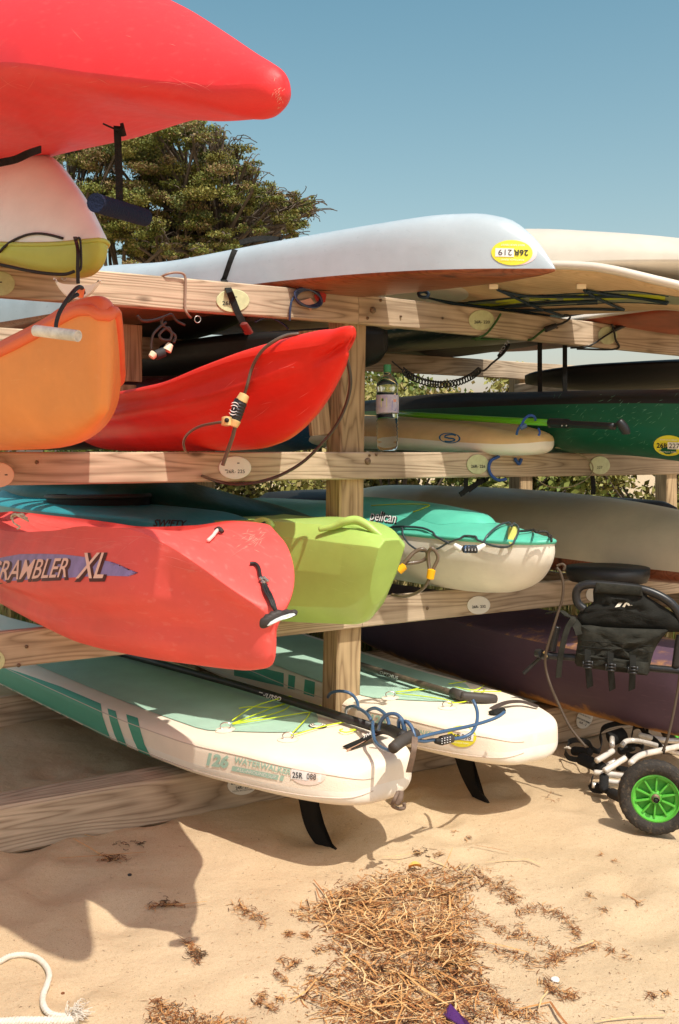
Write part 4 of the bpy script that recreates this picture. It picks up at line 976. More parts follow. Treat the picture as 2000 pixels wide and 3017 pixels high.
# G: lettering, cables, lock, ferrules
for body, off, bold, m_, d in (('pelican', .0022, .045, print_dark, 2), ('pelican', .0032, .0, white_stick, 0)):
    text('letter_face' if d == 0 else 'letter_shadow', m_, kG, body, (1088 + d, 1532 + d), (28, 3.6), (10, -42), tG, off=off, bold=bold, sub=1)
text('brand_print', print_dark, kG, 'P', (1172, 1612), (22, 3), (4, -24), tG, off=.003, bold=.05)
lg = empty('cable_lock', P(1290, 1720, 4.35), 'blue grey cable with white combination lock strung along the sea green kayak', 'lock')
cb2 = mat('slate_cable', (.045, .06, .07), .35, .6, coat=.4)
tube('cable', surf(tG, [(1112, 1576, .02), (1128, 1571, .015), (1160, 1559, .008), (1200, 1557, .006), (1250, 1562, .006), (1290, 1582, .012), (1330, 1603, .014)], .006, 4.7), .0058, blue_cable if 0 else cb2, lg)
tube('cable', surf(tG, [(1188, 1560, .008), (1200, 1590, .012), (1222, 1612, .012), (1250, 1625, .012), (1290, 1620, .012), (1330, 1600, .012), (1370, 1587, .01), (1405, 1590, .012), (1430, 1600, .012)], .006, 4.6), .0052, cb2, lg)
tube('cable', surf(tG, [(1428, 1600, .012), (1450, 1575, .012), (1475, 1555, .010), (1500, 1549, .010), (1520, 1557, .012), (1528, 1575, .012), (1520, 1597, .014), (1500, 1612, .014), (1470, 1612, .012), (1440, 1604, .012), (1425, 1598, .01)], .006, 4.5), .0052, cb2, lg)
tube('cable', surf(tG, [(1528, 1576, .012), (1555, 1572, .008), (1585, 1567, .008), (1608, 1567, .008), (1617, 1578, .010), (1618, 1594, .008)], .006, 4.5), .0055, black_rubber, lg)
capsule('lock_body', P(1336, 1604, 4.58), P(1364, 1622, 4.56), .010, .016, white_stick, lg)
capsule('lock_body', P(1402, 1620, 4.54), P(1430, 1604, 4.54), .016, .009, white_stick, lg)
capsule('lock_dials', P(1360, 1617, 4.55), P(1408, 1619, 4.53), .0175, .0175, print_dark, lg, e=8)
for k in range(4):
    x = 1370 + k * 9.5; a, b = P(x, 1617.6, 4.545), P(x + 6, 1618, 4.54); tube('number_ring', [a, b], .0188, blue_cable, lg, ns=16, sub=1)
    text('ring_number', white_stick, lg, '0', (x, 1623), (7, 0), (0, -10), None, fallback=4.50)
brown_fat = mat('brown_thick_cable', (.13, .09, .055), .35, .6, coat=.3)
lg2 = empty('security_cable', P(1250, 1760, 4.3), 'thick brown cable with two yellow ferrules beside the lime kayak', 'cable')
tube('cable', cp([(1180, 1672, 4.35), (1200, 1648, 4.35), (1222, 1626, 4.36), (1245, 1618, 4.36), (1258, 1628, 4.37), (1254, 1646, 4.37), (1230, 1656, 4.37), (1195, 1660, 4.36)]), .0085, brown_fat, lg2)
tube('cable', cp([(1266, 1682, 4.33), (1262, 1655, 4.34), (1262, 1628, 4.34), (1272, 1616, 4.33), (1284, 1626, 4.33), (1290, 1645, 4.33), (1280, 1668, 4.33), (1272, 1684, 4.33)]), .0085, brown_fat, lg2)
capsule('ferrule', P(1172, 1684, 4.33), P(1194, 1666, 4.33), .0185, .0165, mat('yellow_ferrule', srgb(240, 176, 20), .4), lg2, e=6)
capsule('ferrule', P(1266, 1708, 4.31), P(1272, 1676, 4.31), .0165, .0185, MATS['yellow_ferrule'], lg2, e=6)
tube('cable', cp([(1264, 1706, 4.31), (1250, 1730, 4.34), (1225, 1748, 4.38), (1190, 1757, 4.42), (1155, 1752, 4.46)]), .0075, brown_fat, lg2)
mk('bow_tag', *patch_geo([(1497, 1565), (1505, 1548), (1512, 1540), (1520, 1532), (1526, 1530), (1522, 1545), (1524, 1570), (1520, 1595), (1512, 1608), (1510, 1618), (1505, 1604), (1497, 1590)], None or tG, off=.012, cuts=1), mat('yellow_green_tag', srgb(206, 208, 110), .5, sss=.1), kG)
tube('deck_bungee', surf(tG, [(1095, 1491), (1180, 1487), (1262, 1489), (1245, 1500), (1218, 1510)], .004, 4.9), .0028, mat('lime_cord', srgb(198, 214, 40), .6), kG, ns=6)
# I: sticker, strap
def sticker(parent, tree, cx, cy, rx, ry, rot, code, num, flip=False, off=.0025, tx=None):
    patch('sticker', yellow_stick, parent, oval(cx, cy, rx, ry, rot), tree, off=off, cuts=1)
    c, s = math.cos(rot), math.sin(rot)
    def M(u, v): return (cx + u * rx * c - v * ry * s, cy + u * rx * s + v * ry * c)
    sg = -1 if flip else 1
    f = lambda u, v: M(u * sg, v * sg)
    patch('sticker_field', white_stick, parent, [f(-.10, -.35), f(.80, -.35), f(.80, .32), f(-.10, .32)], tree, off=off + .001, cuts=1)
    ux = (rx * c * sg, rx * s * sg); uy = (ry * s * sg, -ry * c * sg)
    text('sticker_print', print_dark, parent, code, f(-.80, .22), (ux[0] * .44, ux[1] * .44), (uy[0] * .62, uy[1] * .62), tree, off=off + .002, bold=.02)
    text('sticker_print', print_dark, parent, num, f(-.02, .22), (ux[0] * .46, ux[1] * .46), (uy[0] * .66, uy[1] * .66), tree, off=off + .002)
    text('sticker_lines', white_stick, parent, 'TOWN RECREATION', f(-.56, -.58), (ux[0] * .125, ux[1] * .125), (uy[0] * .17, uy[1] * .17), tree, off=off + .002) if 0 else None
    text('sticker_lines', white_stick, parent, 'BOAT RACK PERMIT', f(-.60, -.50), (ux[0] * .125, ux[1] * .125), (uy[0] * .2, uy[1] * .2), tree, off=off + .002)
    text('sticker_lines', white_stick, parent, 'BOAT RACK PERMIT', f(-.60, .66), (ux[0] * .125, ux[1] * .125), (uy[0] * .2, uy[1] * .2), tree, off=off + .002)
patch('sticker_edge', mat('pink_edge', srgb(236, 205, 205), .5), kI, oval(1518, 745, 64, 37, .03), tI, off=.0016, cuts=1)
sticker(kI, tI, 1508, 745, 61, 37, .03, '26R', '219', flip=True)
st = empty('lashing_strap', RK(690, 880, .02), 'black webbing strap lashing the white overturned boat to the top beam', 'strap')
s1 = surf(tI, [(706, 706, .004), (695, 740, .004), (680, 780, .004), (668, 815, .004), (663, 826, .004)], .004)
ribbon('webbing', s1 + [RK(672, 850, .012), RK(686, 885, .012), RK(700, 920, .012), RK(714, 948, .010), RK(724, 975, .0)], Vector((1, .4, .1)), .030, .004, black_web, st)
ribbon('webbing', surf(tI, [(706, 716, .002), (735, 708, .012), (770, 703, .02), (805, 704, .012), (830, 708, .002)], .006, 5.2), Vector((.3, .3, 1)), .03, .008, black_web, st)
capsule('buckle', RK(715, 950, .02), RK(735, 985, .0), .022, .026, mat('red_brown_buckle', srgb(120, 56, 50), .5), st, flat=.5)
# sound: brown loop over the beam and a dangling combination lock
lk2 = empty('cable_lock', RK(480, 1060, -.1), 'brown cable with cream combination lock dangling below the top beam', 'lock')
tube('cable', [RK(470, 818, -.02), RK(490, 808, .01), RK(515, 803, .015), RK(538, 806, .018), RK(546, 820, .015), RK(546, 860, .012), RK(545, 905, .012), RK(552, 925, .012), RK(562, 936, -.03)], .0055, mat('tan_coated_cable', (.30, .2, .14), .4, coat=.3), lk2)
for pts in ([(405, 930), (420, 945), (450, 944), (480, 935), (505, 927), (520, 945), (545, 958)], [(480, 935), (478, 955), (500, 975), (517, 990), (512, 1010)], [(490, 950), (470, 965), (452, 985), (446, 1010), (446, 1030)], [(500, 1005), (506, 985), (495, 965), (470, 985), (478, 1000), (500, 1003)]):
    tube('cable', [RK(x, y, -.12) for x, y in pts], .0058, mat('dark_brown_cable', (.07, .04, .03), .4, coat=.3), lk2)
capsule('lock_body', RK(503, 1012, -.1), RK(490, 1036, -.1), .014, .022, cream_plas, lk2)
capsule('lock_body', RK(456, 1040, -.1), RK(444, 1054, -.1), .02, .014, cream_plas, lk2)
capsule('lock_dials', RK(486, 1036, -.1), RK(456, 1048, -.1), .022, .022, print_dark, lk2, e=8)
# blue bundle with red and pink rags on the beam
bb = empty('blue_cable_coil', RK(905, 950, .02), 'small coil of dark blue cable with red tag, hooked on the top beam', 'cable')
dkblue = mat('dark_blue_cable', (.02, .035, .09), .35, .6, coat=.3)
for k in range(3):
    tube('cable', [RK(908 + (36 + 2 * k) * math.cos(a), 878 + (24 + 2 * k) * math.sin(a + k * .2), .02 + .006 * k) for a in np.linspace(0, 6.28, 14)[:-1]], .0055, dkblue, bb, closed=True)
tube('cable', [RK(868, 872, .02), RK(858, 890, .02), RK(854, 920, .02), RK(853, 945, .01)], .0055, dkblue, bb)
for pts, m_ in (([(925, 870), (945, 856), (962, 868), (958, 890), (940, 896), (930, 884)], mat('red_rag', srgb(170, 50, 40), .8)), ([(876, 888), (895, 884), (915, 878), (928, 896), (915, 916), (905, 904), (890, 900)], mat('pink_rag', srgb(216, 160, 136), .8))):
    mk('tag', [RK(x, y, .016) for x, y in pts] + [RK(x, y, .010) for x, y in pts], [tuple(range(6))[:len(pts)] if 0 else tuple(range(len(pts)))] + [tuple(len(pts) + k for k in range(len(pts)))[::-1]] + [(k, (k + 1) % len(pts), len(pts) + (k + 1) % len(pts), len(pts) + k) for k in range(len(pts))], m_, bb, smooth=False)
tube('loop_cord', cp([(750, 950, 4.9), (790, 935, 4.9), (830, 952, 4.9), (850, 970, 4.9)]), .005, dkblue, bb)

# oval permit discs on the beams
def disc(cx, cy, rx, ry, m, lines, rot=0, d=.006, base=False):
    dd = .03 if base else 0
    vs, fs = [], []
    n = 32
    def ring(s, h): return [RK(cx + s * (rx * math.cos(a) * math.cos(rot) - ry * math.sin(a) * math.sin(rot)), cy + s * (rx * math.cos(a) * math.sin(rot) + ry * math.sin(a) * math.cos(rot)), h + dd) for a in [2 * math.pi * k / n for k in range(n)]]
    for s, h in ((1, .001), (1, d - .002), (.96, d)): vs += ring(s, h)
    for j in range(2):
        for k in range(n): fs.append((j * n + k, j * n + (k + 1) % n, (j + 1) * n + (k + 1) % n, (j + 1) * n + k))
    fs.append(tuple(2 * n + k for k in range(n)))
    o = rk_local('permit_disc', vs, fs, m, smooth=False)
    for body, ox, oy, sx, sy, bold in lines:
        t = BVHTree.FromPolygons([RK(cx + a, cy + b, d + dd) for a, b in ((-90, -90), (90, -90), (90, 90), (-90, 90))], [(0, 1, 2, 3)])
        v, f = text_geo(body, (cx + ox, cy + oy), (sx * math.cos(rot), sx * math.sin(rot)), (sy * math.sin(rot), -sy * math.cos(rot)), t, off=.0012, bold=bold)
        rk_local('disc_print', v, f, print_dark, smooth=False)
    return o
L = lambda s, w=1: [(s, -32 * w, 13 * w, 19 * w, 17 * w, .01), ('-', 6 * w, -8 * w, 20 * w, 14 * w, .03)]
disc(0, 836, 44, 36, pale_disc, [('-', -4, 0, 30, 20, .04)])
disc(686, 886, 49, 34, pale_disc, L('26R-'))
disc(692, 1378, 48, 34, white_disc, [('26R- 225', -26, 16, 15, 15, .0), ('-', -30, 10, 20, 14, .04), ('-', 6, -10, 22, 16, .04)])
disc(-6, 1399, 48, 37, mat('pink_disc', srgb(224, 190, 160), .5), [('-', 20, 4, 24, 18, .05)])
disc(-20, 1946, 35, 32, pale_disc, [('/', 12, 12, 30, 34, .02)])
disc(1418, 943, 38, 30, pale_disc, [('26R- 220', -22, 10, 12.5, 12, .02)])
disc(1790, 988, 28, 27, pale_disc, [])
disc(1407, 1368, 32, 29, pale_disc, [('26R- 226', -20, 10, 11.5, 12, .02)])
disc(1767, 1371, 30, 27, pale_disc, [('227', -9, 10, 11, 11, .0)])
disc(1410, 1783, 34, 27, white_disc, [('26R- 232', -20, 9, 11, 11, .02)], rot=-.05)
disc(1748, 1752, 22, 22, white_disc, [])
disc(1722, 2116, 23, 33, white_disc, [('TOWN RECREATION', -20, -14, 4.2, 6, .0), ('BOAT RACK PERMIT', -23, 0, 4.6, 7, .02), ('26R - 2', -18, 13, 8, 9, .01)], rot=.42, base=True)
disc(714, 2312, 44, 30, white_disc, [('BOAT RACK', -34, 0, 12, 11, .02), ('24R- 23', -20, 14, 12, 12, .02), ('TOWN RECREATION', -30, 22, 6.2, 6, .0)], rot=-.12, base=True)

# K: graphic, bungees and fittings under the wooden board
yg = mat('yellow_green_graphic', srgb(192, 200, 44), .5); gy = mat('grey_green_graphic', srgb(140, 146, 120), .5); nv = mat('navy_cord', (.012, .03, .05), .6)
patch('deck_stripe', gy, kK, [(1370, 893), (1450, 882), (1560, 870), (1700, 862), (1850, 858), (1960, 868), (2010, 876), (2010, 898), (1900, 892), (1750, 892), (1600, 900), (1500, 908), (1420, 906)], tK, off=.0015, cuts=2)
patch('deck_stripe', yg, kK, [(1390, 895), (1440, 893), (1500, 898), (1490, 906), (1440, 904)], tK, off=.0025, cuts=1)
for a_, b_, w_ in (((1460, 888), (1540, 880), 4), ((1470, 896), (1545, 886), 3), ((1560, 880), (1640, 876), 5), ((1660, 884), (1720, 872), 8), ((1710, 872), (1780, 866), 4), ((1765, 880), (1850, 876), 4), ((1770, 872), (1840, 868), 3), ((1850, 872), (1960, 878), 8)):
    patch('deck_stripe', yg, kK, [(a_[0], a_[1] - w_), (b_[0], b_[1] - w_), (b_[0], b_[1] + w_), (a_[0], a_[1] + w_)], tK, off=.0026, cuts=1)
for a_, b_, c_ in (((1380, 888), (1560, 872), (1720, 862)), ((1400, 908), (1560, 902), (1760, 894)), ((1720, 862), (1850, 856), (1970, 872)), ((1560, 890), (1620, 882), (1560, 878)), ((1700, 894), (1850, 890), (1965, 896)), ((1330, 893), (1450, 884), (1600, 868))):
    tube('deck_outline', surf(tK, [a_, b_, c_], .002), .004, nv, kK, ns=6)
for pts in ([(1248, 866), (1330, 886), (1440, 900), (1530, 912), (1600, 922), (1670, 932)], [(1466, 846), (1530, 876), (1590, 903), (1640, 918), (1670, 932)], [(1722, 848), (1760, 872), (1800, 890), (1838, 906)], [(1480, 852), (1560, 866), (1700, 868), (1850, 868), (1965, 886)], [(1730, 850), (1800, 862), (1900, 874), (1970, 884)], [(1838, 906), (1700, 904), (1560, 908), (1400, 902), (1260, 870)], [(1390, 906), (1500, 896), (1640, 885), (1760, 880)]):
    tube('bungee', surf(tK, pts, .012), .0075, nv, kK, ns=8)
for x, y in ((1240, 856), (1454, 839), (1712, 838), (1870, 926)):
    q = lay(tK, x, y, .008)
    if q:
        v, f = box_geo(q, Vector((.022, 0, 0)), Vector((0, .014, .004)), Vector((0, -.003, .012)), .003); mk('anchor_tab', v, f, cream_plas, kK, auto=40)
tube('hook_loop', cp([(1232, 864, 4.68), (1238, 874, 4.66), (1256, 876, 4.66), (1262, 866, 4.68), (1250, 860, 4.69), (1236, 862, 4.69)]), .008, nv, kK)
cd = empty('bungee_cord', RK(1620, 1000, .02), 'green bungee cord with black hook stretched below the bamboo board', 'cord')
grn = mat('dark_green_cord', (.03, .09, .02), .6)
tube('cord', [RK(1475, 925, .02), RK(1463, 945, .02), RK(1445, 970, .02), RK(1430, 985, .015), RK(1410, 995, .0), RK(1390, 998, -.05)], .006, grn, cd)
tube('cord', [RK(1605, 970, .03), RK(1585, 985, .025), RK(1565, 1000, .02), RK(1540, 1000, -.05), RK(1500, 998, -.06), RK(1400, 1000, -.06)], .0065, grn, cd)
capsule('hook', RK(1603, 972, .03), RK(1640, 958, .03), .017, .014, black_rubber, cd)
tube('hook', [RK(1638, 958, .03), RK(1658, 952, .04), RK(1676, 940, .06), RK(1678, 930, .08), RK(1662, 928, .08)], .006, black_rubber, cd)
cd2 = empty('bungee_cord', RK(1790, 1030, .02), 'dark bungee cord crossing the pale disc near the right edge', 'cord')
tube('cord', [RK(1868, 930, .05), RK(1862, 950, .03), RK(1840, 962, .02), RK(1815, 972, .02)], .0055, black_rubber, cd2)
capsule('hook', RK(1832, 960, .02), RK(1806, 974, .02), .016, .012, black_rubber, cd2)
tube('cord', [RK(1808, 975, .02), RK(1780, 992, .02), RK(1750, 1012, .02), RK(1725, 1022, .0), RK(1680, 1025, -.06)], .0055, black_rubber, cd2)
tube('cord', [RK(1800, 950, .02), RK(1808, 975, .022), RK(1813, 1000, .02), RK(1816, 1028, .0), RK(1700, 1028, -.06)], .006, black_rubber, cd2)

# coiled black leash in the gap
pts = []
ax = crom([RK(1155, 1065, -.25), RK(1185, 1090, -.2), RK(1215, 1112, -.18), RK(1260, 1128, -.17), RK(1300, 1133, -.16), RK(1350, 1126, -.15), RK(1390, 1108, -.14), RK(1412, 1090, -.13)], 24)
for i, q in enumerate(ax):
    f = i / (len(ax) - 1)
    if f < .16: pts.append(q); continue
    an = (f - .16) * 2 * math.pi * 31; pts.append(q + Vector((0, .012 * math.sin(an), .017 * math.cos(an))))
lsh = empty('coiled_leash', ax[70], 'coiled black leash sagging in the gap behind the plastic bottle', 'leash')
P2 = []
for i in range(31 * 8):
    f = .16 + .84 * i / (31 * 8); k = f * (len(ax) - 1); j = min(int(k), len(ax) - 2); q = ax[j].lerp(ax[j + 1], k - j); an = 2 * math.pi * i / 8
    P2.append(q + Vector((.013 * math.sin(an), .012 * math.sin(an), .017 * math.cos(an))))
mk('coil', *tube_geo(P2, .0042, ns=5, sub=0), black_rubber, lsh)
tube('cord', [ax[0], ax[10], ax[24]], .004, black_rubber, lsh)
tube('cord', [P2[-1], RK(1425, 1092, -.12), RK(1450, 1070, -.11), RK(1480, 1045, -.1), RK(1500, 1020, -.09)], .0055, black_rubber, lsh)
capsule('cuff', RK(1468, 1052, -.1), RK(1500, 1012, -.09), .022, .022, black_web, lsh, flat=.4)
text('cuff_print', mat('grey_print', (.2, .2, .2), .6), lsh, 'BOTE', (1474, 1044), (12, -16), (-10, -8), None, fallback=4.95)
for x in (1590, 1664):
    ribbon('hanging_strap', cp([(x, 985, 5.6), (x, 1100, 5.62), (x + 1, 1180, 5.64)]), Vector((1, 0, 0)), .026, .004, black_web, kN)

# M: emblem, paddle and blue tie
emb = mat('blue_emblem', srgb(40, 104, 140), .45, var=.15, vscale=60)
def arc_patch(cx, cy, rx, ry, a0, a1, w, rot, tree, parent, n=22, off=.0022):
    o, i_ = [], []
    for k in range(n + 1):
        an = math.radians(a0 + (a1 - a0) * k / n); x, y = math.cos(an), math.sin(an); ww = w * (.25 + .75 * math.sin(math.pi * k / n) ** .6)
        for L_, s in ((o, 1), (i_, 1 - ww)):
            u, v = rx * x * s, ry * y * s; L_.append((cx + u * math.cos(rot) - v * math.sin(rot), cy + u * math.sin(rot) + v * math.cos(rot)))
    vs, fs = [], []
    for a, b in zip(o, i_): vs += [lay(tree, *a, off), lay(tree, *b, off)]
    if any(v is None for v in vs): return
    mk('emblem', vs, [(2 * k, 2 * k + 1, 2 * k + 3, 2 * k + 2) for k in range(n)], emb, parent)
arc_patch(1325, 1291, 32, 15, 100, 345, .16, .08, tM, kM); arc_patch(1325, 1291, 32, 15, -80, 165, .16, .08, tM, kM)
s_l = surf(tM, [(1343, 1284), (1332, 1281), (1316, 1283), (1310, 1288), (1322, 1291), (1336, 1293), (1340, 1297), (1328, 1301), (1310, 1300)], .0022)
if len(s_l) > 4: ribbon('emblem', s_l, Vector((.1, .1, 1)), .008, .001, emb, kM)
pd = empty('paddle', P(1400, 1240, 5.2), 'lime green paddle shaft with black handle tied on top of the white board', 'paddle')
lime_sh = mat('lime_shaft', srgb(96, 178, 14), .35, coat=.4); blk_h = mat('black_handle', (.014, .014, .015), .4)
tube('shaft', cp([(1130, 1216, 6.1), (1380, 1232, 5.45), (1626, 1246, 4.90)]), .0175, lime_sh, pd, ns=14, sub=2)
tube('handle', cp([(1620, 1246, 4.91), (1650, 1247, 4.86), (1680, 1249, 4.80), (1690, 1250, 4.78), (1750, 1253, 4.68), (1810, 1256, 4.58)]), lambda t: .024 if t < .4 else .017, blk_h, pd, ns=14, sub=3)
tube('tee_grip', cp([(1822, 1240, 4.55), (1830, 1250, 4.55), (1842, 1268, 4.55), (1844, 1280, 4.55)]), lambda t: .017 + .006 * math.sin(3.1 * t), blk_h, pd, ns=12)
for x in (1655, 1668, 1717, 1757): mk('rivet', *tube_geo([P(x, 1254, 4.75), P(x, 1254, 4.81 - .05)], .004, ns=8, sub=1), steel, pd)
for p_ in pd.children:
    if p_.name.startswith('rivet'): pass
tie = empty('rope_tie', P(1540, 1270, 4.9), 'short blue rope tying the lime paddle to the white board', 'rope')
bl_rope = mat('royal_blue_rope', (.03, .09, .32), .6, bump=.4, bscale=300)
tube('rope', cp([(1522, 1279, 4.86), (1526, 1265, 4.82), (1536, 1252, 4.80), (1545, 1235, 4.86), (1560, 1224, 4.9), (1574, 1228, 4.92), (1578, 1240, 5.0)]), .0065, bl_rope, tie)
tube('rope', cp([(1586, 1262, 4.9), (1590, 1275, 4.88), (1586, 1284, 4.88)]), .0055, bl_rope, tie)
capsule('knot', P(1530, 1262, 4.80), P(1552, 1252, 4.80), .012, .012, blue_cable, tie)

# N: sticker and speckles
sticker(kN, tN, 1972, 1312, 46, 30, .04, '26R', '227')
# cables round the middle beam
rp = empty('rope_tie', RK(1450, 1410, .01), 'royal blue rope looped round the middle beam beside a pale disc', 'rope')
tube('rope', [RK(1470, 1345, .01), RK(1448, 1356, .012), RK(1440, 1375, .012), RK(1446, 1398, .012), RK(1466, 1414, .012), RK(1490, 1412, .0)], .0085, bl_rope, rp)
tube('rope', [RK(1516, 1350, .01), RK(1524, 1362, .014), RK(1530, 1366, .012), RK(1536, 1352, .012)], .009, bl_rope, rp)
cw = empty('wire_cable', RK(1600, 1440, .02), 'thin pale wire hanging in a loop below the middle beam at right', 'cable')
tube('wire', [RK(1636, 1318, .03), RK(1680, 1328, .03), RK(1720, 1345, .02), RK(1745, 1370, .02), RK(1742, 1395, .02), RK(1715, 1420, .02), RK(1670, 1436, .02), RK(1620, 1434, .02), RK(1585, 1416, .0), RK(1575, 1400, -.05)], .0035, mat('khaki_wire', srgb(150, 138, 104), .5), cw, ns=6)
bw = empty('black_strap', RK(1400, 1460, -.05), 'black strap knotted under the middle beam above the sea green kayak', 'strap')
for pts in ([(1372, 1408), (1372, 1440), (1362, 1455)], [(1380, 1445), (1400, 1430), (1420, 1415), (1440, 1410)], [(1355, 1458), (1380, 1440), (1430, 1412)]):
    ribbon('webbing', [RK(x, y, -.06) for x, y in pts], Vector((.9, .5, .2)), .026, .004, black_web, bw)
ribbon('webbing', [RK(1745, 1402, -.05), RK(1748, 1430, -.05), RK(1747, 1458, -.05)], Vector((1, .3, 0)), .028, .004, black_web, bw)

# H: round hatch under it, blue coil
def disk_geo(c, r, h, n=32, r2=None):
    vs, fs = [], []; prof = [(r, 0), (r, -h * .5), (r * .93, -h), (r * .6, -h * 1.05), (.001, -h * 1.05)]
    for rr_, z in prof:
        for k in range(n): a = 2 * math.pi * k / n; vs.append(Vector((c[0] + rr_ * math.cos(a), c[1] + rr_ * math.sin(a), c[2] + z)))
    for j in range(len(prof) - 1):
        for k in range(n): fs.append((j * n + k, (j + 1) * n + k, (j + 1) * n + (k + 1) % n, j * n + (k + 1) % n))
    fs.append(tuple(range(n))); return vs, fs
hc = P(1790, 1682, 5.10); mk('round_hatch', *disk_geo((hc.x, hc.y, hc.z + .02), .21, .07), dark_p, kH)
coil = []
for i in range(90):
    f = i / 89; x = 1905 + 100 * f; coil.append(P(x + 9 * math.sin(i * .9), 1690 + 26 * f * .4 + 17 * math.cos(i * .9), 5.3))
tag(mk('coiled_leash', *tube_geo(coil, .0055, ns=6, sub=3), bl_rope), 'coiled blue leash hanging over the beam at the right edge', 'leash')
tube('deck_hatch_rim', [P(968 + 52 * math.cos(a), 841 + 9 * math.sin(a), 4.6) for a in np.linspace(0, 6.283, 25)[:-1]], .012, black_rubber, kI, closed=True, sub=1)

# ---------------------------------------------------------------- bottle
def lathe(c, prof, n=28):
    vs, fs = [], []
    for r, z in prof:
        for k in range(n): a = 2 * math.pi * k / n; vs.append(Vector((c[0] + r * math.cos(a), c[1] + r * math.sin(a), c[2] + z)))
    for j in range(len(prof) - 1):
        for k in range(n): fs.append((j * n + k, j * n + (k + 1) % n, (j + 1) * n + (k + 1) % n, (j + 1) * n + k))
    return vs, fs
bc = RK(1141, 1326, -.022); bc.z = 1.582
bt = empty('plastic_bottle', bc, 'empty clear plastic bottle with green cap standing on the middle beam', 'bottle')
prof = [(.001, .006), (.030, .004), (.040, 0), (.047, .006), (.052, .03)]
for i in range(14): prof.append((.052 + (.0022 if i % 2 else -.0012), .045 + i * .0095))
prof += [(.054, .185), (.0555, .19), (.0555, .275), (.054, .28), (.051, .295), (.055, .315), (.053, .333), (.043, .355), (.028, .372), (.018, .380), (.0165, .395), (.0165, .402)]
clear = bpy.data.materials.new('clear_plastic'); clear.use_nodes = True
nt = clear.node_tree; b = nt.nodes['Principled BSDF']; b.inputs['Base Color'].default_value = (.93, .93, .88, 1); b.inputs['Transmission Weight'].default_value = 1; b.inputs['Roughness'].default_value = .04; b.inputs['IOR'].default_value = 1.12
v, f = lathe(bc, prof); mk('bottle_body', v, f, clear, bt)
v, f = lathe(bc, [(.001, .4275), (.0175, .427), (.019, .424), (.019, .396), (.0195, .393), (.0175, .390)]); mk('cap', v, f, mat('green_cap', srgb(60, 140, 90), .4), bt, auto=50)
v, f = lathe(bc, [(.0565, .188), (.0567, .192), (.0567, .272), (.0565, .276)]); mk('bottle_label', v, f, mat('bottle_label_print', srgb(196, 192, 196), .45, color2=srgb(168, 160, 186), vscale=26), bt)
tb = bvh(bpy.data.objects[[o.name for o in bt.children if o.name.startswith('bottle_label')][0]])
for poly, c in (([(1122, 1172), (1140, 1172), (1140, 1200), (1122, 1200)], srgb(205, 205, 150)), ([(1155, 1180), (1166, 1178), (1170, 1196), (1164, 1212), (1154, 1206)], srgb(110, 120, 180)), ([(1158, 1177), (1166, 1176), (1167, 1184), (1159, 1185)], srgb(214, 150, 130)), ([(1138, 1222), (1146, 1212), (1152, 1218), (1160, 1208), (1166, 1216), (1172, 1210), (1174, 1224), (1138, 1226)], srgb(50, 130, 80)), ([(1124, 1174), (1130, 1174), (1130, 1182), (1124, 1182)], srgb(70, 110, 50))):
    patch('label_print', mat('print_%d' % int(c[0] * 9999), c, .5), bt, poly, tb, off=.001)

# T: lettering on the turquoise kayak
text('letter_face', print_dark, kT, 'SWIFTY', (452, 1550), (27, 1), (8, -26), tT, off=.003, bold=.03, sub=1)

# black cockpit on the turquoise kayak
aT = Vector((.60, -.80, 0)); lT = Vector((-.80, -.60, 0)); cT = Vector((-.36, 4.35, 0)) - aT * 1.75
ringT = []
for k in range(36):
    an = 2 * math.pi * k / 36; q = cT + aT * .50 * math.cos(an) + lT * .235 * math.sin(an); ringT.append(Vector((q.x, q.y, 1.325 + .015 * math.cos(an))))
tube('cockpit_rim', ringT, .014, black_rubber, kT, closed=True, sub=1)
cv = [sum(ringT, Vector()) / 36 - Vector((0, 0, .06))] + ringT + [Vector((q.x, q.y, 1.22)) for q in ringT]
mk('cockpit_liner', cv, [(0, 1 + k, 1 + (k + 1) % 36) for k in range(36)] + [(1 + k, 1 + (k + 1) % 36, 37 + (k + 1) % 36, 37 + k) for k in range(36)], black_rubber, kT)

# ---------------------------------------------------------------- the inflatable boards
teal_g = mat('teal_rail_print', srgb(74, 160, 132), .5, var=.06)
pale_g = mat('faded_mint_print', srgb(172, 206, 186), .5)
pale_line = mat('taupe_seam', srgb(214, 196, 178), .6)
chrome = mat('steel_ring', (.6, .55, .48), .25, metal=1)
limecord = mat('lime_bungee', srgb(208, 226, 40), .6)
def padw(t): return .285 * min(1, max(.02, (t - .50) / .34)) ** .62 + .015 * min(1, t / 2)
padP = deck_pad('deck_pad', (.175, 3.73), (.627, -.779), .50, 3.7, lambda t: padw(t) * (1 if t < 3 else max(.3, (3.9 - t) / .9)), tP, mint, kP, lift=.004, n=40)
padQ = deck_pad('deck_pad', (.83, 4.2), V, .50, 3.7, lambda t: padw(t) * (1 if t < 3 else max(.3, (3.9 - t) / .9)), tQ, mint, kQ, lift=.004, n=40)
tPd, tQd = bvh(*pP, padP), bvh(*pQ, padQ)
def rail_line(rings, nlo, frac, name, parent, r=.0022, m=pale_line, upto=60):
    pts_ = []
    k = int(frac)
    for s in rings[1:upto]:
        c = sum(s, Vector()) / len(s); p = s[k % len(s)]; pts_.append(p + (p - c).normalized() * .001)
    tube(name, pts_, r, m, parent, ns=5, sub=0)
for rr_, kk in ((rP, kP), (rQ, kQ)):
    rail_line(rr_, 0, 2, 'seam', kk); rail_line(rr_, 0, -3, 'seam', kk)
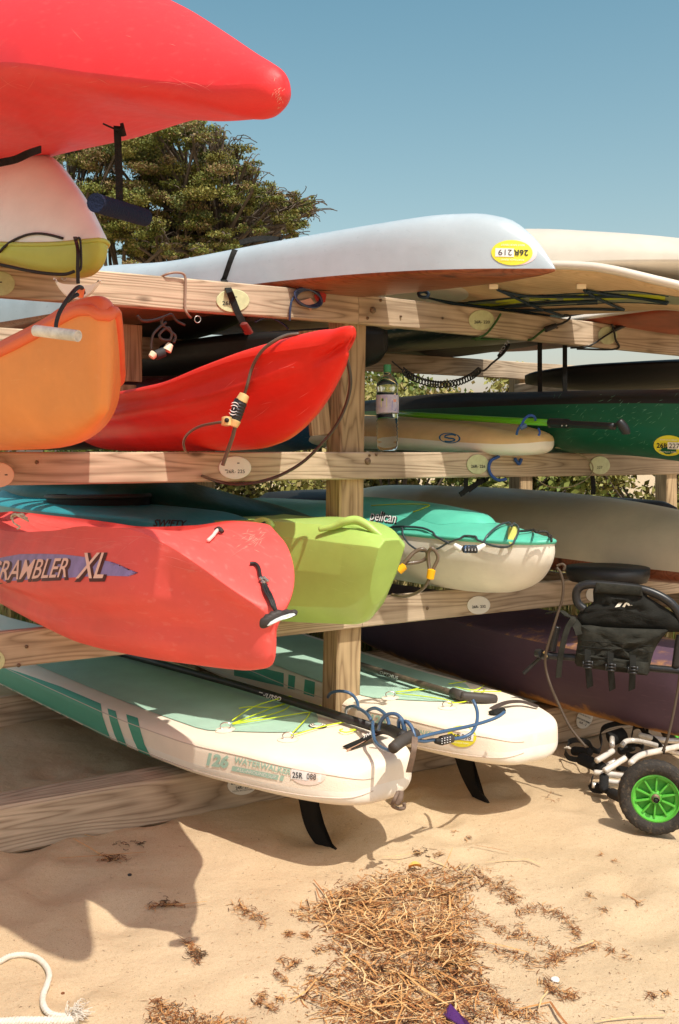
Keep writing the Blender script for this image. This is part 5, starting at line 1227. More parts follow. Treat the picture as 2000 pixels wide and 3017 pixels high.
for poly in ([(-40, 1950), (60, 1982), (180, 2024), (297, 2074), (303, 2110), (316, 2150), (338, 2206), (240, 2180), (100, 2134), (-40, 2085)],
             [(317, 2088), (341, 2096), (348, 2124), (360, 2160), (378, 2208), (356, 2202), (338, 2164), (325, 2124)],
             [(372, 2105), (406, 2116), (414, 2150), (426, 2192), (444, 2228), (412, 2218), (394, 2180), (380, 2140)]):
    patch('rail_print', teal_g, kP, poly, tP, off=.0018, cuts=5)
for k in range(3): patch('rail_mark', print_dark, kP, [(155 + k * 10, 2094 + k * 3), (161 + k * 10, 2096 + k * 3), (167 + k * 10, 2116 + k * 3), (161 + k * 10, 2114 + k * 3)], tP, off=.003)
patch('rail_mark', pale_g, kP, [(188, 2096), (232, 2110), (234, 2126), (190, 2112)], tP, off=.003)
for poly in ([(690, 1950), (836, 1984), (836, 2024), (690, 1990)], [(850, 1988), (870, 1993), (868, 2032), (848, 2028)], [(898, 2002), (928, 2010), (926, 2054), (895, 2044)]):
    patch('rail_print', teal_g, kQ, poly, tQ, off=.0018, cuts=5)
text('rail_lettering', pale_g, kP, '126', (602, 2251), (46, 7), (10, -46), tP, off=.0025, bold=.05, sub=1)
text('rail_lettering', pale_g, kP, 'WATERWALKER', (690, 2246), (22.5, 5.0), (5, -24), tP, off=.0025, bold=.02, sub=1)
patch('rail_print', pale_g, kP, [(686, 2256), (822, 2284), (818, 2298), (682, 2270)], tP, off=.0022, cuts=2)
text('rail_lettering', white_stick, kP, 'ALL-AROUND SUP', (698, 2270), (14, 2.9), (2.5, -13), tP, off=.0034, bold=.0, sub=0)
patch('rail_print', pale_g, kP, [(828, 2284), (838, 2286), (834, 2301), (824, 2299)], tP, off=.0022)
faint = mat('faded_sticker', srgb(240, 220, 204), .5)
patch('sticker', faint, kP, oval(908, 2281, 53, 32, .08), tP, off=.002, cuts=2)
patch('sticker', white_stick, kP, [(860, 2266), (948, 2276), (945, 2304), (857, 2294)], tP, off=.003, cuts=1)
text('sticker_print', print_dark, kP, '25R', (862, 2290), (19, 2.2), (1, -24), tP, off=.0042, bold=.012)
text('sticker_print', print_dark, kP, '088', (904, 2294), (19, 2.2), (1, -24), tP, off=.0042)
sticker(kQ, tQ, 1361, 2170, 43, 31, .10, '26R', '238')
text('rail_lettering', pale_g, kQ, '126', (1085, 2128), (34, 6), (8, -34), tQd, off=.0025, bold=.04, sub=1)
text('rail_lettering', pale_g, kQ, 'WATERWALKER', (1165, 2150), (15.5, 2.6), (4, -18), tQd, off=.0025, bold=.02, sub=1)
def dring(cx, cy, tree, parent, s=1):
    q = lay(tree, cx, cy, .002)
    if not q: return
    vs = [q + Vector((0, 0, .004))]; n = 28; r = .042 * s
    for h_, rr_ in ((.003, .6), (.001, 1.0)):
        for k in range(n):
            a = 2 * math.pi * k / n; w = q + Vector((r * rr_ * math.cos(a), r * rr_ * math.sin(a), 0)); h = tree.ray_cast(Vector((w.x, w.y, 3)), Vector((0, 0, -1)))
            vs.append(Vector((w.x, w.y, (h[0].z if h[0] and abs(h[0].z - q.z) < .08 else q.z) + h_)))
    fs = [(0, 1 + k, 1 + (k + 1) % n) for k in range(n)] + [(1 + k, 1 + n + k, 1 + n + (k + 1) % n, 1 + (k + 1) % n) for k in range(n)]
    mk('ring_patch', vs, fs, pvc_top, parent)
    tube('patch_edge', [v + Vector((0, 0, .0005)) for v in vs[1 + n:]], .0012, pale_line, parent, ns=4, sub=0, closed=True)
    tube('d_ring', [q + Vector((.022 * s * math.cos(a), .006 + .004 * math.sin(a), .012 + .014 * s * math.sin(a))) for a in np.linspace(0, 6.28, 13)[:-1]], .0032, chrome, parent, ns=6, sub=2, closed=True)
for cx, cy in ((664, 2150), (848, 2180), (992, 2084), (1078, 2118)): dring(cx, cy, tPd, kP)
for cx, cy in ((1150, 2056), (1318, 2086), (1440, 2010), (1560, 2060)): dring(cx, cy, tQd, kQ)
vq = lay(tPd, 936, 2141, .003) or G(936, 2141, .42)
for r_, z_, m_ in ((.040, .004, print_dark), (.034, .006, white_pvc), (.030, .007, print_dark), (.026, .008, white_pvc), (.021, .009, print_dark), (.018, .010, pale_g)):
    mk('valve_cap', *lathe(vq, [(.0005, z_), (r_ * .9, z_), (r_, z_ - .002), (r_, 0)]), m_, kP, auto=40)
def cordon(pts, tree, parent, r=.0026, m=limecord, name='bungee', off=.012):
    o = surf(tree, pts, off)
    if len(o) > 1: tube(name, o, r, m, parent, ns=6, sub=0)
for pts in ([(684, 2140), (760, 2110), (858, 2074), (920, 2078), (982, 2082)], [(684, 2138, .01), (750, 2102, .02), (846, 2076, .025), (856, 2076, .02)], [(684, 2140), (780, 2118), (840, 2098), (857, 2078)],
            [(686, 2142), (800, 2124), (930, 2104), (1074, 2102)], [(858, 2172), (900, 2128), (930, 2090), (985, 2082)], [(858, 2176), (960, 2146), (1062, 2126), (1075, 2104)],
            [(704, 2094), (740, 2090), (800, 2092), (844, 2080)], [(1030, 2158), (1050, 2158), (1020, 2166), (1000, 2160), (1010, 2156)]):
    cordon(pts, tPd, kP)
for pts in ([(1165, 2046), (1230, 2040), (1290, 2036)], [(1166, 2050), (1240, 2058), (1310, 2068), (1338, 2078)], [(1170, 2046), (1210, 2040), (1256, 2032), (1280, 2044)], [(1320, 2080), (1390, 2068), (1460, 2010)], [(1322, 2022), (1390, 2012), (1450, 2004)],
            [(1448, 2004), (1500, 2030), (1540, 2050), (1556, 2060), (1572, 2074)], [(1340, 2030), (1400, 2040), (1442, 2012)], [(1395, 2045), (1500, 2045), (1548, 2052)]):
    cordon(pts, tQd, kQ)
patch('deck_logo', print_dark, kQ, [(1290, 1998), (1330, 1976), (1340, 1979), (1304, 2002)], tQd, off=.003)
patch('deck_logo', mint, kQ, [(1297, 1998), (1328, 1980), (1334, 1981), (1303, 1999)], tQd, off=.0038)
# fins
fin_m = mat('black_fin', (.012, .011, .010), .7, .25)
def fin(N, a, pts, parent):
    a = Vector((a[0], a[1], 0)).normalized(); l = Vector((a.y, -a.x, 0)); q0 = Vector((N[0], N[1], 0))
    out = []
    for px, py in pts:
        k = (px - HX) / FPX; Y = l.dot(q0) / (l.x * k + l.y); out.append(P(px, py, Y))
    out = crom(out, 3, True); n = len(out); c = sum(out, Vector()) / n
    vs = []
    for h, s in ((-.002, 1), (-.006, .95), (.006, .95), (.002, 1)): vs += [c + (p - c) * s + l * h for p in out]
    bm = bmesh.new(); V_ = [bm.verts.new(v) for v in vs]
    for j in range(4):
        for k in range(n): bm.faces.new((V_[j * n + k], V_[j * n + (k + 1) % n], V_[((j + 1) % 4) * n + (k + 1) % n], V_[((j + 1) % 4) * n + k])) if j != 1 else None
    bm.faces.new([V_[n + k] for k in range(n)]); bm.faces.new([V_[2 * n + k] for k in range(n)][::-1])
    bmesh.ops.triangulate(bm, faces=bm.faces[:]); bmesh.ops.recalc_face_normals(bm, faces=bm.faces[:]); bm.verts.index_update()
    vs = [v.co.copy() for v in bm.verts]; fs = [tuple(v.index for v in f.verts) for f in bm.faces]; bm.free()
    return mk('fin', vs, fs, fin_m, parent, auto=30)
fin((.175, 3.73), (.627, -.779), [(880, 2325), (884, 2370), (892, 2410), (905, 2446), (922, 2475), (940, 2497), (960, 2514), (982, 2525), (997, 2524), (997, 2510), (974, 2484), (950, 2444), (938, 2400), (935, 2350), (934, 2325)], kP)
fin((.83, 4.2), V, [(1338, 2210), (1342, 2236), (1361, 2288), (1391, 2344), (1410, 2368), (1427, 2385), (1446, 2397), (1452, 2388), (1436, 2359), (1416, 2332), (1402, 2302), (1395, 2268), (1394, 2240), (1394, 2210)], kQ)
# paddles
carbon = mat('black_carbon', (.022, .02, .018), .45, var=.3, vscale=8); dusty = mat('sandy_black_shaft', (.045, .038, .028), .6, color2=(.16, .12, .075, 1), vscale=12)
pa = empty('paddle', G(800, 2050, .4), 'black paddle with THURSO lettering lying along the nearest mint board', 'paddle')
sh = [G(330, 1918, .405), G(446, 1951, .41), G(700, 2018, .42), G(1000, 2094, .435), G(1100, 2142, .445)]
tube('shaft', [sh[0], sh[len(sh) // 2], sh[-1]], .0185, carbon, pa, ns=14, sub=2)
text('shaft_lettering', white_stick, pa, 'THURSO', (760, 2049), (17, 4.2), (7, -15), bvh(pa.children[0]), off=.002, bold=.03)
h0 = G(1108, 2145, .455); h1 = P(1190, 2172, 3.66) ; h1 = Vector((h1.x, h1.y, h1.z))
tube('grip_neck', [sh[-1], h0, (h0 + h1) / 2 + Vector((0, 0, .01)), h1], lambda t: .018 + .006 * t, black_rubber, pa, ns=14)
tube('tee_grip', [P(1222, 2164, 3.72), P(1205, 2172, 3.68), P(1180, 2186, 3.62), P(1157, 2205, 3.57)], lambda t: .024 - .004 * t, mat('worn_grip_rubber', (.06, .05, .042), .6), pa, ns=16)
stp = [G(x, y, o_) for x, y, o_ in ((1022, 2203, .42), (1060, 2185, .43), (1100, 2163, .445), (1140, 2145, .45))]
if all(stp): 
    sw_ = ribbon('velcro_strap', stp, Vector((.25, 1, .1)), .05, .003, black_web, pa)
    text('strap_lettering', white_stick, pa, 'THURSO', (1068, 2178), (15, -8), (6, -15), bvh(sw_), off=.002, bold=.04)
    text('strap_lettering', white_stick, pa, 'SURF', (1098, 2171), (11, -6), (4, -10), bvh(sw_), off=.002, bold=.03)
    ribbon('strap_edge', [q + Vector((.0, -.027, -.002)) for q in stp], Vector((.2, 1, .1)), .006, .0045, mat('tan_strap_edge', srgb(190, 150, 120), .7), pa)
pa2 = empty('paddle', G(1200, 2005, .4), 'sand-dusted black paddle lying along the board right of the main post', 'paddle')
sh2 = [G(1040, 1952, .41), G(1130, 1982, .42), G(1240, 2015, .43), G(1345, 2045, .44)]
tube('shaft', [sh2[0], sh2[len(sh2) // 2], sh2[-1]], .0165, dusty, pa2, ns=14, sub=2)
text('shaft_lettering', white_stick, pa2, 'SEVYLOR'[:0] + 'OPTIMUS', (1118, 1984), (13, 4.2), (4, -11), bvh(pa2.children[0]), off=.002, bold=.02)
tube('grip', [sh2[-1] - (sh2[-1] - sh2[0]).normalized() * .03, sh2[-1] + (sh2[-1] - sh2[0]).normalized() * .06], .025, MATS['worn_grip_rubber'], pa2, ns=14, sub=1)
q = sh2[-1] + (sh2[-1] - sh2[0]).normalized() * .07
tube('tee_grip', [q + Vector((-.02, 0, .005)), P(1425, 2057, q.y), P(1460, 2059, q.y + .02)], lambda t: .018 + .006 * math.sin(3 * t), MATS['worn_grip_rubber'], pa2, ns=14)
# carry straps at the tails
ribbon('tail_strap', cp([(1222, 2172, 3.66), (1220, 2200, 3.60), (1214, 2235, 3.60), (1204, 2275, 3.62)]), [Vector((.8, .6, 0)), Vector((1, .2, 0))], .022, .004, mat('worn_strap', srgb(120, 100, 84), .7, var=.2, vscale=40), kP)
tube('tail_handle', cp([(1172, 2334, 3.62), (1162, 2355, 3.60), (1156, 2372, 3.62), (1172, 2382, 3.66), (1190, 2380, 3.68), (1190, 2366, 3.68)]), .007, MATS['worn_strap'], kP)
tube('tail_handle', cp([(1180, 2330, 3.64), (1178, 2352, 3.63), (1168, 2368, 3.63)]), .012, MATS['worn_strap'], kP)
s3 = surf(tQd, [(1448, 2100, .01), (1470, 2092, .016), (1500, 2085, .02), (1540, 2082, .016), (1584, 2090, .006)], .006)
ribbon('tail_strap', s3, Vector((.1, 1, .2)), .026, .003, mat('brown_black_strap', (.07, .05, .04), .6), kQ)
capsule('strap_pad', G(1444, 2103, .42), G(1486, 2090, .425), .02, .018, black_web, kQ, flat=.6)
# the blue cable joining them
bc_ = empty('cable_lock', P(1200, 2200, 3.7), 'coiled blue cable lock joining the two inflatable boards in front of the post', 'lock')
bcol = mat('steel_blue_cable', (.045, .105, .20), .35, .6, coat=.4)
for pts in ([(966, 2054, 4.70), (975, 2042, 4.62), (1000, 2036, 4.58), (1030, 2042, 4.56), (1050, 2062, 4.56), (1056, 2090, 4.5)],
            [(1019, 2100, 4.4), (1022, 2086, 4.3), (1042, 2081, 4.2), (1062, 2090, 4.1), (1082, 2104, 4.0), (1092, 2120, 3.95)],
            [(1078, 2102, 4.1), (1090, 2090, 4.0), (1108, 2087, 3.95), (1130, 2100, 3.9), (1144, 2125, 3.85), (1146, 2150, 3.82)],
            [(1116, 2150, 3.84), (1122, 2124, 3.82), (1142, 2105, 3.80), (1166, 2104, 3.78), (1184, 2120, 3.76), (1192, 2145, 3.74), (1196, 2172, 3.72)],
            [(1176, 2160, 3.74), (1174, 2128, 3.73), (1180, 2120, 3.72), (1188, 2140, 3.72), (1190, 2168, 3.72)],
            [(1190, 2128, 3.75), (1198, 2126, 3.72), (1212, 2142, 3.70), (1220, 2165, 3.68), (1222, 2178, 3.68)],
            [(1098, 2126, 3.86), (1098, 2150, 3.80), (1104, 2182, 3.74), (1120, 2200, 3.66), (1142, 2210, 3.60), (1160, 2210, 3.58)],
            [(1222, 2178, 3.68), (1260, 2166, 3.72), (1320, 2152, 3.80), (1380, 2140, 3.9), (1430, 2126, 3.98), (1466, 2112, 4.02), (1486, 2098, 4.06)],
            [(1222, 2180, 3.68), (1250, 2184, 3.72), (1275, 2180, 3.76), (1290, 2182, 3.78)],
            [(1332, 2178, 3.84), (1365, 2172, 3.88), (1390, 2158, 3.9), (1404, 2130, 3.95), (1406, 2100, 4.0), (1400, 2078, 4.03), (1392, 2062, 4.04)]):
    tube('cable', cp(pts), .0072, bcol, bc_)
capsule('lock_body', P(1280, 2183, 3.76), P(1300, 2184, 3.78), .009, .016, black_rubber, bc_)
capsule('lock_dials', P(1296, 2183, 3.775), P(1334, 2174, 3.82), .0185, .017, mat('dial_black', (.05, .045, .045), .4), bc_, e=7)
for k in range(4):
    for j in range(3):
        x, y = 1302 + k * 8, 2176 + j * 7 - k * 1.6
        mk('dial_dot', *lathe(P(x, y, 3.752 + .005 * k), [(.0002, .0), (.0022, .001), (.0022, -.001)], 8), white_stick, bc_)

# ---------------------------------------------------------------- the folding seat hung at the right
def SK(px, py, d=0.0):
    return P(px, py, 4.66 - (px - 1600) * .0005 - d)
def rkblob(name, pts, d, th, bulge, m, parent, rows=7, wr=.0, sub=2):
    """stuffed fabric: outline in photo positions hung d in front of the boat, domed and creased"""
    o2_ = [(v.x, v.y) for v in crom([Vector((x, y, 0)) for x, y in pts], sub, True)] if sub > 1 else pts
    n = len(o2_); c = (sum(p[0] for p in o2_) / n, sum(p[1] for p in o2_) / n); vs, fs = [], []
    for j in range(rows + 1):
        s = 1 - j / rows
        for p in o2_:
            x, y = c[0] + (p[0] - c[0]) * s, c[1] + (p[1] - c[1]) * s
            h = d + th / 2 + bulge * (1 - s ** 2.5) + wr * noise.noise(Vector((x * .03, y * .08, 3)))
            vs.append(SK(x, y, h if j else d + th * .2))
    base = len(vs)
    for p in o2_: vs.append(SK(p[0], p[1], d - th / 2))
    for j in range(rows):
        for k in range(n): fs.append((j * n + k, j * n + (k + 1) % n, (j + 1) * n + (k + 1) % n, (j + 1) * n + k))
    for k in range(n): fs.append((base + k, base + (k + 1) % n, (k + 1) % n, k))
    fs.append(tuple(base + k for k in range(n))[::-1])
    return mk(name, vs, fs, m, parent, auto=60)
seat = empty('folding_seat', SK(1820, 2000, .05), 'black tube framed folding kayak seat hanging in front of the plum kayak', 'seat')
fab = mat('black_nylon', (.016, .016, .013), .8, .25, bump=.5, bscale=260, var=.3, vscale=14); fab2 = mat('dusty_black_canvas', (.035, .034, .026), .9, .2, bump=.6, bscale=300, var=.35, vscale=18)
tubem = mat('black_powder_tube', (.016, .016, .017), .35, dirt=.25, dirtcol=(.3, .22, .12, 1), vscale=60)
tube('frame_tube', [SK(x, y, .06) for x, y in ((1722, 1795), (1703, 1778), (1697, 1755), (1703, 1735), (1722, 1724), (1760, 1722), (1850, 1730), (1905, 1740), (1955, 1762), (1990, 1792), (2012, 1835))], .0195, tubem, seat, ns=12)
rkblob('backrest', [(1750, 1722), (1820, 1726), (1893, 1732), (1908, 1758), (1960, 1790), (2015, 1830), (2015, 1862), (1900, 1858), (1790, 1856), (1712, 1848), (1700, 1815), (1718, 1795), (1748, 1772)], .055, .02, .02, fab, seat, wr=.02)
rkblob('back_hem', [(1756, 1716), (1890, 1728), (1894, 1756), (1752, 1746)], .082, .012, .01, fab2, seat, sub=1)
rkblob('seat_pouch', [(1707, 1842), (1780, 1848), (1870, 1852), (1944, 1854), (1968, 1858), (1946, 1885), (1926, 1920), (1914, 1965), (1906, 1990), (1850, 1982), (1760, 1972), (1700, 1962), (1694, 1938), (1702, 1890)], .085, .03, .03, fab2, seat, wr=.03)
rkblob('pouch_roll', [(1700, 1925), (1800, 1938), (1912, 1952), (1908, 1988), (1800, 1978), (1698, 1962)], .12, .03, .022, fab2, seat, wr=.02, sub=1)
for y0 in (1886, 1905): tube('pouch_seam', [SK(1710, y0, .128), SK(1800, y0 + 8, .132), SK(1925, y0 + 18, .124)], .0022, fab, seat, ns=5)
for i, (x, y, x2, y2) in enumerate(((1731, 1948, 1738, 2024), (1798, 1956, 1804, 2032), (1864, 1964, 1861, 2032))):
    ribbon('pouch_strap', [SK(x, y - 34, .15), SK(x, y, .165), SK((x + x2) / 2, (y + y2) / 2, .15), SK(x2, y2, .12)], Vector((.9, .45, 0)), .034, .004, fab, seat)
    for dy in (0, 9, 18): tube('strap_buckle', [SK(x - 13, y + dy, .172), SK(x + 13, y + dy + 2, .172)], .0045, tubem, seat, ns=6, sub=1)
    for sx in (-13, 13): tube('strap_buckle', [SK(x + sx, y, .172), SK(x + sx + 1, y + 19, .172)], .0045, tubem, seat, ns=6, sub=1)
ribbon('side_strap', [SK(x, y, d_) for x, y, d_ in ((1612, 1808, .0), (1650, 1800, .04), (1672, 1815, .08), (1688, 1822, .10), (1672, 1850, .12), (1660, 1890, .13), (1650, 1940, .12), (1645, 1996, .10))], Vector((.9, .3, 0)), .028, .004, fab2, seat)
ribbon('side_strap', [SK(1688, 1830, .08), SK(1700, 1845, .10), SK(1708, 1870, .11)], Vector((.6, .3, .6)), .04, .004, fab2, seat)
for pts in ([(1642, 1846), (1634, 1880), (1626, 1918)], [(1600, 1928), (1640, 1934), (1700, 1938), (1800, 1952), (1915, 1968), (1978, 1974), (2020, 1980)], [(2004, 1872), (1998, 1900), (1989, 1966)], [(1596, 1934), (1570, 1958), (1542, 1984)]):
    tube('frame_tube', [SK(x, y, .05) for x, y in pts], .0165 if len(pts) > 3 or pts[0][0] != 1596 else .009, tubem, seat, ns=12)
for x, y in ((1588, 1924), (1605, 1930)): capsule('frame_knob', SK(x - 8, y, .05), SK(x + 8, y + 2, .07), .02, .02, tubem, seat)
capsule('knob_thread', SK(1604, 1918, .07), SK(1608, 1938, .07), .009, .009, gold, seat)
tb_ = bvh(*[c for c in seat.children if c.name.startswith('backrest')])
logo = mat('white_emblem', srgb(214, 206, 186), .6)
for poly in ([(1812, 1790), (1822, 1777), (1834, 1775), (1826, 1788)], [(1832, 1788), (1842, 1774), (1848, 1775), (1840, 1789)], [(1845, 1778), (1850, 1777), (1863, 1784), (1852, 1784)]):
    patch('emblem', logo, seat, poly, tb_, off=.003)
cdk = empty('brown_cord', SK(1650, 1900, .1), 'long thin brown cord running from the beige hull down past the seat to the cart', 'cord')
bcord = mat('brown_cord', (.075, .05, .03), .6)
tube('cord', [SK(1640, 1672, .1), SK(1652, 1690, .1), SK(1659, 1727, .1), SK(1655, 1770, .1), SK(1647, 1795, .1), SK(1630, 1850, .11), SK(1610, 1915, .11), SK(1606, 1950, .1), SK(1610, 1980, .1), SK(1622, 2020, .12), SK(1640, 2062, .12), SK(1679, 2142, .14), SK(1727, 2202, .16)], .0062, bcord, cdk)
tube('cord', [SK(2004, 1985, .1), SK(1995, 2040, .1), SK(1984, 2100, .12), SK(1968, 2170, .14), SK(1952, 2214, .15)], .0062, bcord, cdk)
tube('cord_end', [SK(1640, 1668, .1), SK(1655, 1662, .1), SK(1664, 1668, .1), SK(1660, 1680, .1)], .006, bcord, cdk)

# ---------------------------------------------------------------- the cart
tyre_m = mat('dusty_tyre', (.042, .036, .03), .85, .3, bump=.4, bscale=150, var=.3, vscale=30, dirt=.6, dirtcol=(.3, .21, .12, 1)); rim_m = mat('green_rim', srgb(88, 178, 62), .45, dirt=.45, dirtcol=srgb(190, 160, 110), vscale=30); rim_d = mat('green_rim_web', srgb(60, 160, 44), .5)
def wheel(c, ax, R_, parent):
    ax = ax.normalized(); u = Vector((0, 0, 1)).cross(ax).normalized(); w = ax.cross(u)
    M_ = lambda r, a, h: c + u * r * math.cos(a) + w * r * math.sin(a) + ax * h
    wh = empty('wheel', c - wloc(parent) - Vector((0, 0, R_)), None, None); wh.parent = parent
    prof = [(.62, .020), (.66, .030), (.74, .038), (.84, .041), (.93, .036), (.985, .022), (1.0, 0), (.985, -.022), (.93, -.036), (.84, -.041), (.74, -.038), (.66, -.030), (.62, -.020)]
    n = 72; vs, fs = [], []
    for r, h in prof:
        for k in range(n):
            tread = (.012 if (k % 2) else -.006) if .9 < r < .99 else (.0)
            vs.append(M_(R_ * (r + tread), 2 * math.pi * (k + (.5 if h > 0 else 0)) / n, h))
    for j in range(len(prof) - 1):
        for k in range(n): fs.append((j * n + k, j * n + (k + 1) % n, (j + 1) * n + (k + 1) % n, (j + 1) * n + k))
    mk('tyre', vs, fs, tyre_m, wh, auto=35)
    prof = [(.655, .020), (.66, .028), (.62, .030), (.595, .018), (.52, .012), (.50, -.004), (.30, -.008), (.20, -.002), (.17, .016), (.14, .020), (.10, .020), (.10, -.03), (.6, -.03), (.655, -.02)]
    n = 48; vs, fs = [], []
    for r, h in prof:
        for k in range(n): vs.append(M_(R_ * r, 2 * math.pi * k / n, h))
    for j in range(len(prof) - 1):
        for k in range(n): fs.append((j * n + k, j * n + (k + 1) % n, (j + 1) * n + (k + 1) % n, (j + 1) * n + k))
    mk('rim', vs, fs, rim_m, wh, auto=35)
    for k in range(10):
        a = 2 * math.pi * k / 10 + .25
        d = u * math.cos(a) + w * math.sin(a); s = ax.cross(d)
        v, f = box_geo(c + d * R_ * .36 + ax * .008, d * R_ * .19, s * .0035, ax * .012, .001); mk('spoke', v, f, rim_m, wh, auto=30)
    tube('hub', [c - ax * .03, c + ax * .028], .017, rust, wh, ns=16, sub=1)
    mk('axle_end', *(lambda g: (g[0], g[1][:-2]))(tube_geo([c + ax * .02, c + ax * .05], .0115, ns=14, sub=1)), steel, wh)
    tube('axle_bore', [c + ax * .02, c + ax * .047], .008, print_dark, wh, ns=12, sub=1)
    return wh
cart = empty('kayak_cart', G(1930, 2450), 'folded kayak cart with white tube frame, black straps and green rimmed wheel', 'cart')
wc = P(1930, 2347, 4.10); wheel(wc, Vector((-.22, -.97, .02)), .150, cart)
al = mat('scuffed_white_tube', srgb(226, 218, 206), .35, metal=.25, var=.15, vscale=30)
for pts, r in (([(1757, 2241, .16), (1780, 2228, .17), (1805, 2212, .18)], .0135), ([(1780, 2271, .12), (1812, 2252, .14), (1842, 2233, .16)], .0135), ([(1776, 2262, .1), (1800, 2248, .11), (1812, 2240, .12)], .011),
               ([(1750, 2275, .1), (1800, 2281, .1), (1852, 2288, .1)], .013), ([(1744, 2313, .04), (1790, 2314, .04), (1850, 2312, .05)], .0135), ([(1782, 2300, .07), (1810, 2304, .07), (1845, 2308, .07)], .011),
               ([(1832, 2196, .18), (1845, 2184, .19), (1870, 2182, .19), (1910, 2190, .19), (1955, 2203, .19)], .0125), ([(1884, 2166, .2), (1930, 2176, .2), (1975, 2182, .2), (2030, 2182, .2)], .0135),
               ([(1858, 2248, .2), (1872, 2234, .2), (1896, 2222, .2), (1950, 2210, .2), (2030, 2192, .2)], .0135), ([(1803, 2200, .16), (1803, 2174, .18)], .0125), ([(1960, 2208, .14), (2000, 2220, .12), (2040, 2226, .1)], .012)):
    tube('frame_tube', [G(x, y, z) for x, y, z in pts], r, al, cart, ns=12)
bw_ = mat('cart_black_webbing', (.014, .013, .012), .8, .3, bump=.4, bscale=250)
for pts, r in (([(1706, 2232, .12), (1740, 2246, .12), (1780, 2266, .11)], .036), ([(1684, 2212, .1), (1715, 2212, .12), (1745, 2216, .12)], .028), ([(1790, 2180, .15), (1815, 2165, .18), (1845, 2160, .18)], .045), ([(1752, 2312, .04), (1770, 2325, .03), (1800, 2335, .02)], .02), ([(1780, 2275, .1), (1772, 2300, .08), (1778, 2330, .05)], .022), ([(1800, 2335, .03), (1826, 2350, .05), (1850, 2360, .08)], .03), ([(1820, 2215, .12), (1850, 2205, .14), (1870, 2200, .14)], .024)):
    capsule('strap_roll', G(*pts[0]), G(*pts[-1]), r, r * .9, bw_, cart, flat=.8)
for pts in ([(1672, 2200, .08), (1680, 2184, .1), (1705, 2180, .12), (1732, 2188, .12), (1746, 2208, .12), (1765, 2212, .12), (1772, 2190, .14), (1768, 2160, .16), (1782, 2142, .18), (1815, 2132, .2), (1850, 2128, .2), (1885, 2118, .2)],
            [(1664, 2216, .04), (1675, 2232, .04), (1700, 2238, .05), (1712, 2232, .08)], [(1862, 2168, .18), (1866, 2145, .2), (1885, 2140, .2), (1900, 2160, .2), (1930, 2182, .2), (1958, 2214, .2)],
            [(1848, 2196, .16), (1880, 2192, .17), (1895, 2205, .17), (1885, 2222, .16), (1860, 2228, .15), (1845, 2222, .14)], [(1746, 2290, .08), (1740, 2310, .04), (1748, 2326, .02), (1775, 2330, .02)], [(1888, 2118, .2), (1900, 2130, .2), (1908, 2160, .2)], [(1815, 2262, .1), (1850, 2268, .1)]):
    ribbon('frame_strap', [G(x, y, z) for x, y, z in pts], Vector((.3, .2, 1)), .026, .004, bw_, cart)
fry = mat('white_fray', srgb(236, 224, 205), .8)
for i in range(14):
    a = random.uniform(-2.9, -.9) - .3; q = G(1684, 2206, .1); L_ = random.uniform(.02, .045)
    tube('frayed_end', [q, q + Vector((-L_ * .8 + random.uniform(-.01, .006), random.uniform(-.02, 0), math.sin(a) * -L_ * .6))], .0012, fry, cart, ns=4, sub=1)
cart2 = empty('kayak_cart', Vector((1.83, 5.2, 0)), 'green rimmed wheel of a second cart, half hidden behind the first at the right edge', 'cart')
wheel(Vector((1.84, 5.2, .15)), Vector((-.22, -.97, .02)), .155, cart2)
tube('frame_tube', [Vector((1.86, 5.26, .15)), Vector((2.3, 5.4, .2)), Vector((2.7, 5.9, .3))], .0135, al, cart2)

# ---------------------------------------------------------------- sand litter
def gz(x, y): return sand_h(x, y)
def on_sand(px, py, h=0.0):
    p = G(px, py)
    for _ in range(3): p = G(px, py, gz(p.x, p.y) + h)
    return p
# straw and wrack
random.seed(5)
straw_cols = [srgb(196, 142, 86), srgb(164, 108, 64), srgb(222, 186, 134), srgb(118, 72, 42), srgb(74, 48, 32), srgb(212, 162, 104)]
straw_m = [mat('straw_%s' % n_, c, .7, .3, var=.2, vscale=60) for n_, c in zip(('gold', 'tan', 'pale', 'brown', 'dark', 'honey'), straw_cols)]
sv, sf, sm = [], [], []
def straw(p, ang, tilt, L_, w, mi, bend=0):
    d = Vector((math.cos(ang) * math.cos(tilt), math.sin(ang) * math.cos(tilt), math.sin(tilt))); s = Vector((-math.sin(ang), math.cos(ang), 0)); up = d.cross(s) * -1
    k = len(sv); nseg = 2 if bend or L_ > .04 else 1
    for j in range(nseg + 1):
        f = j / nseg - .5; c = p + d * L_ * f + s * bend * (.25 - f * f) * 4
        tw = w * (1 - .3 * abs(f) * 2)
        sv.extend([c - s * tw, c + s * tw, c + up * tw * .45])
    for j in range(nseg):
        for q_ in range(3):
            sf.append((k + j * 3 + q_, k + j * 3 + (q_ + 1) % 3, k + (j + 1) * 3 + (q_ + 1) % 3, k + (j + 1) * 3 + q_)); sm.append(mi)
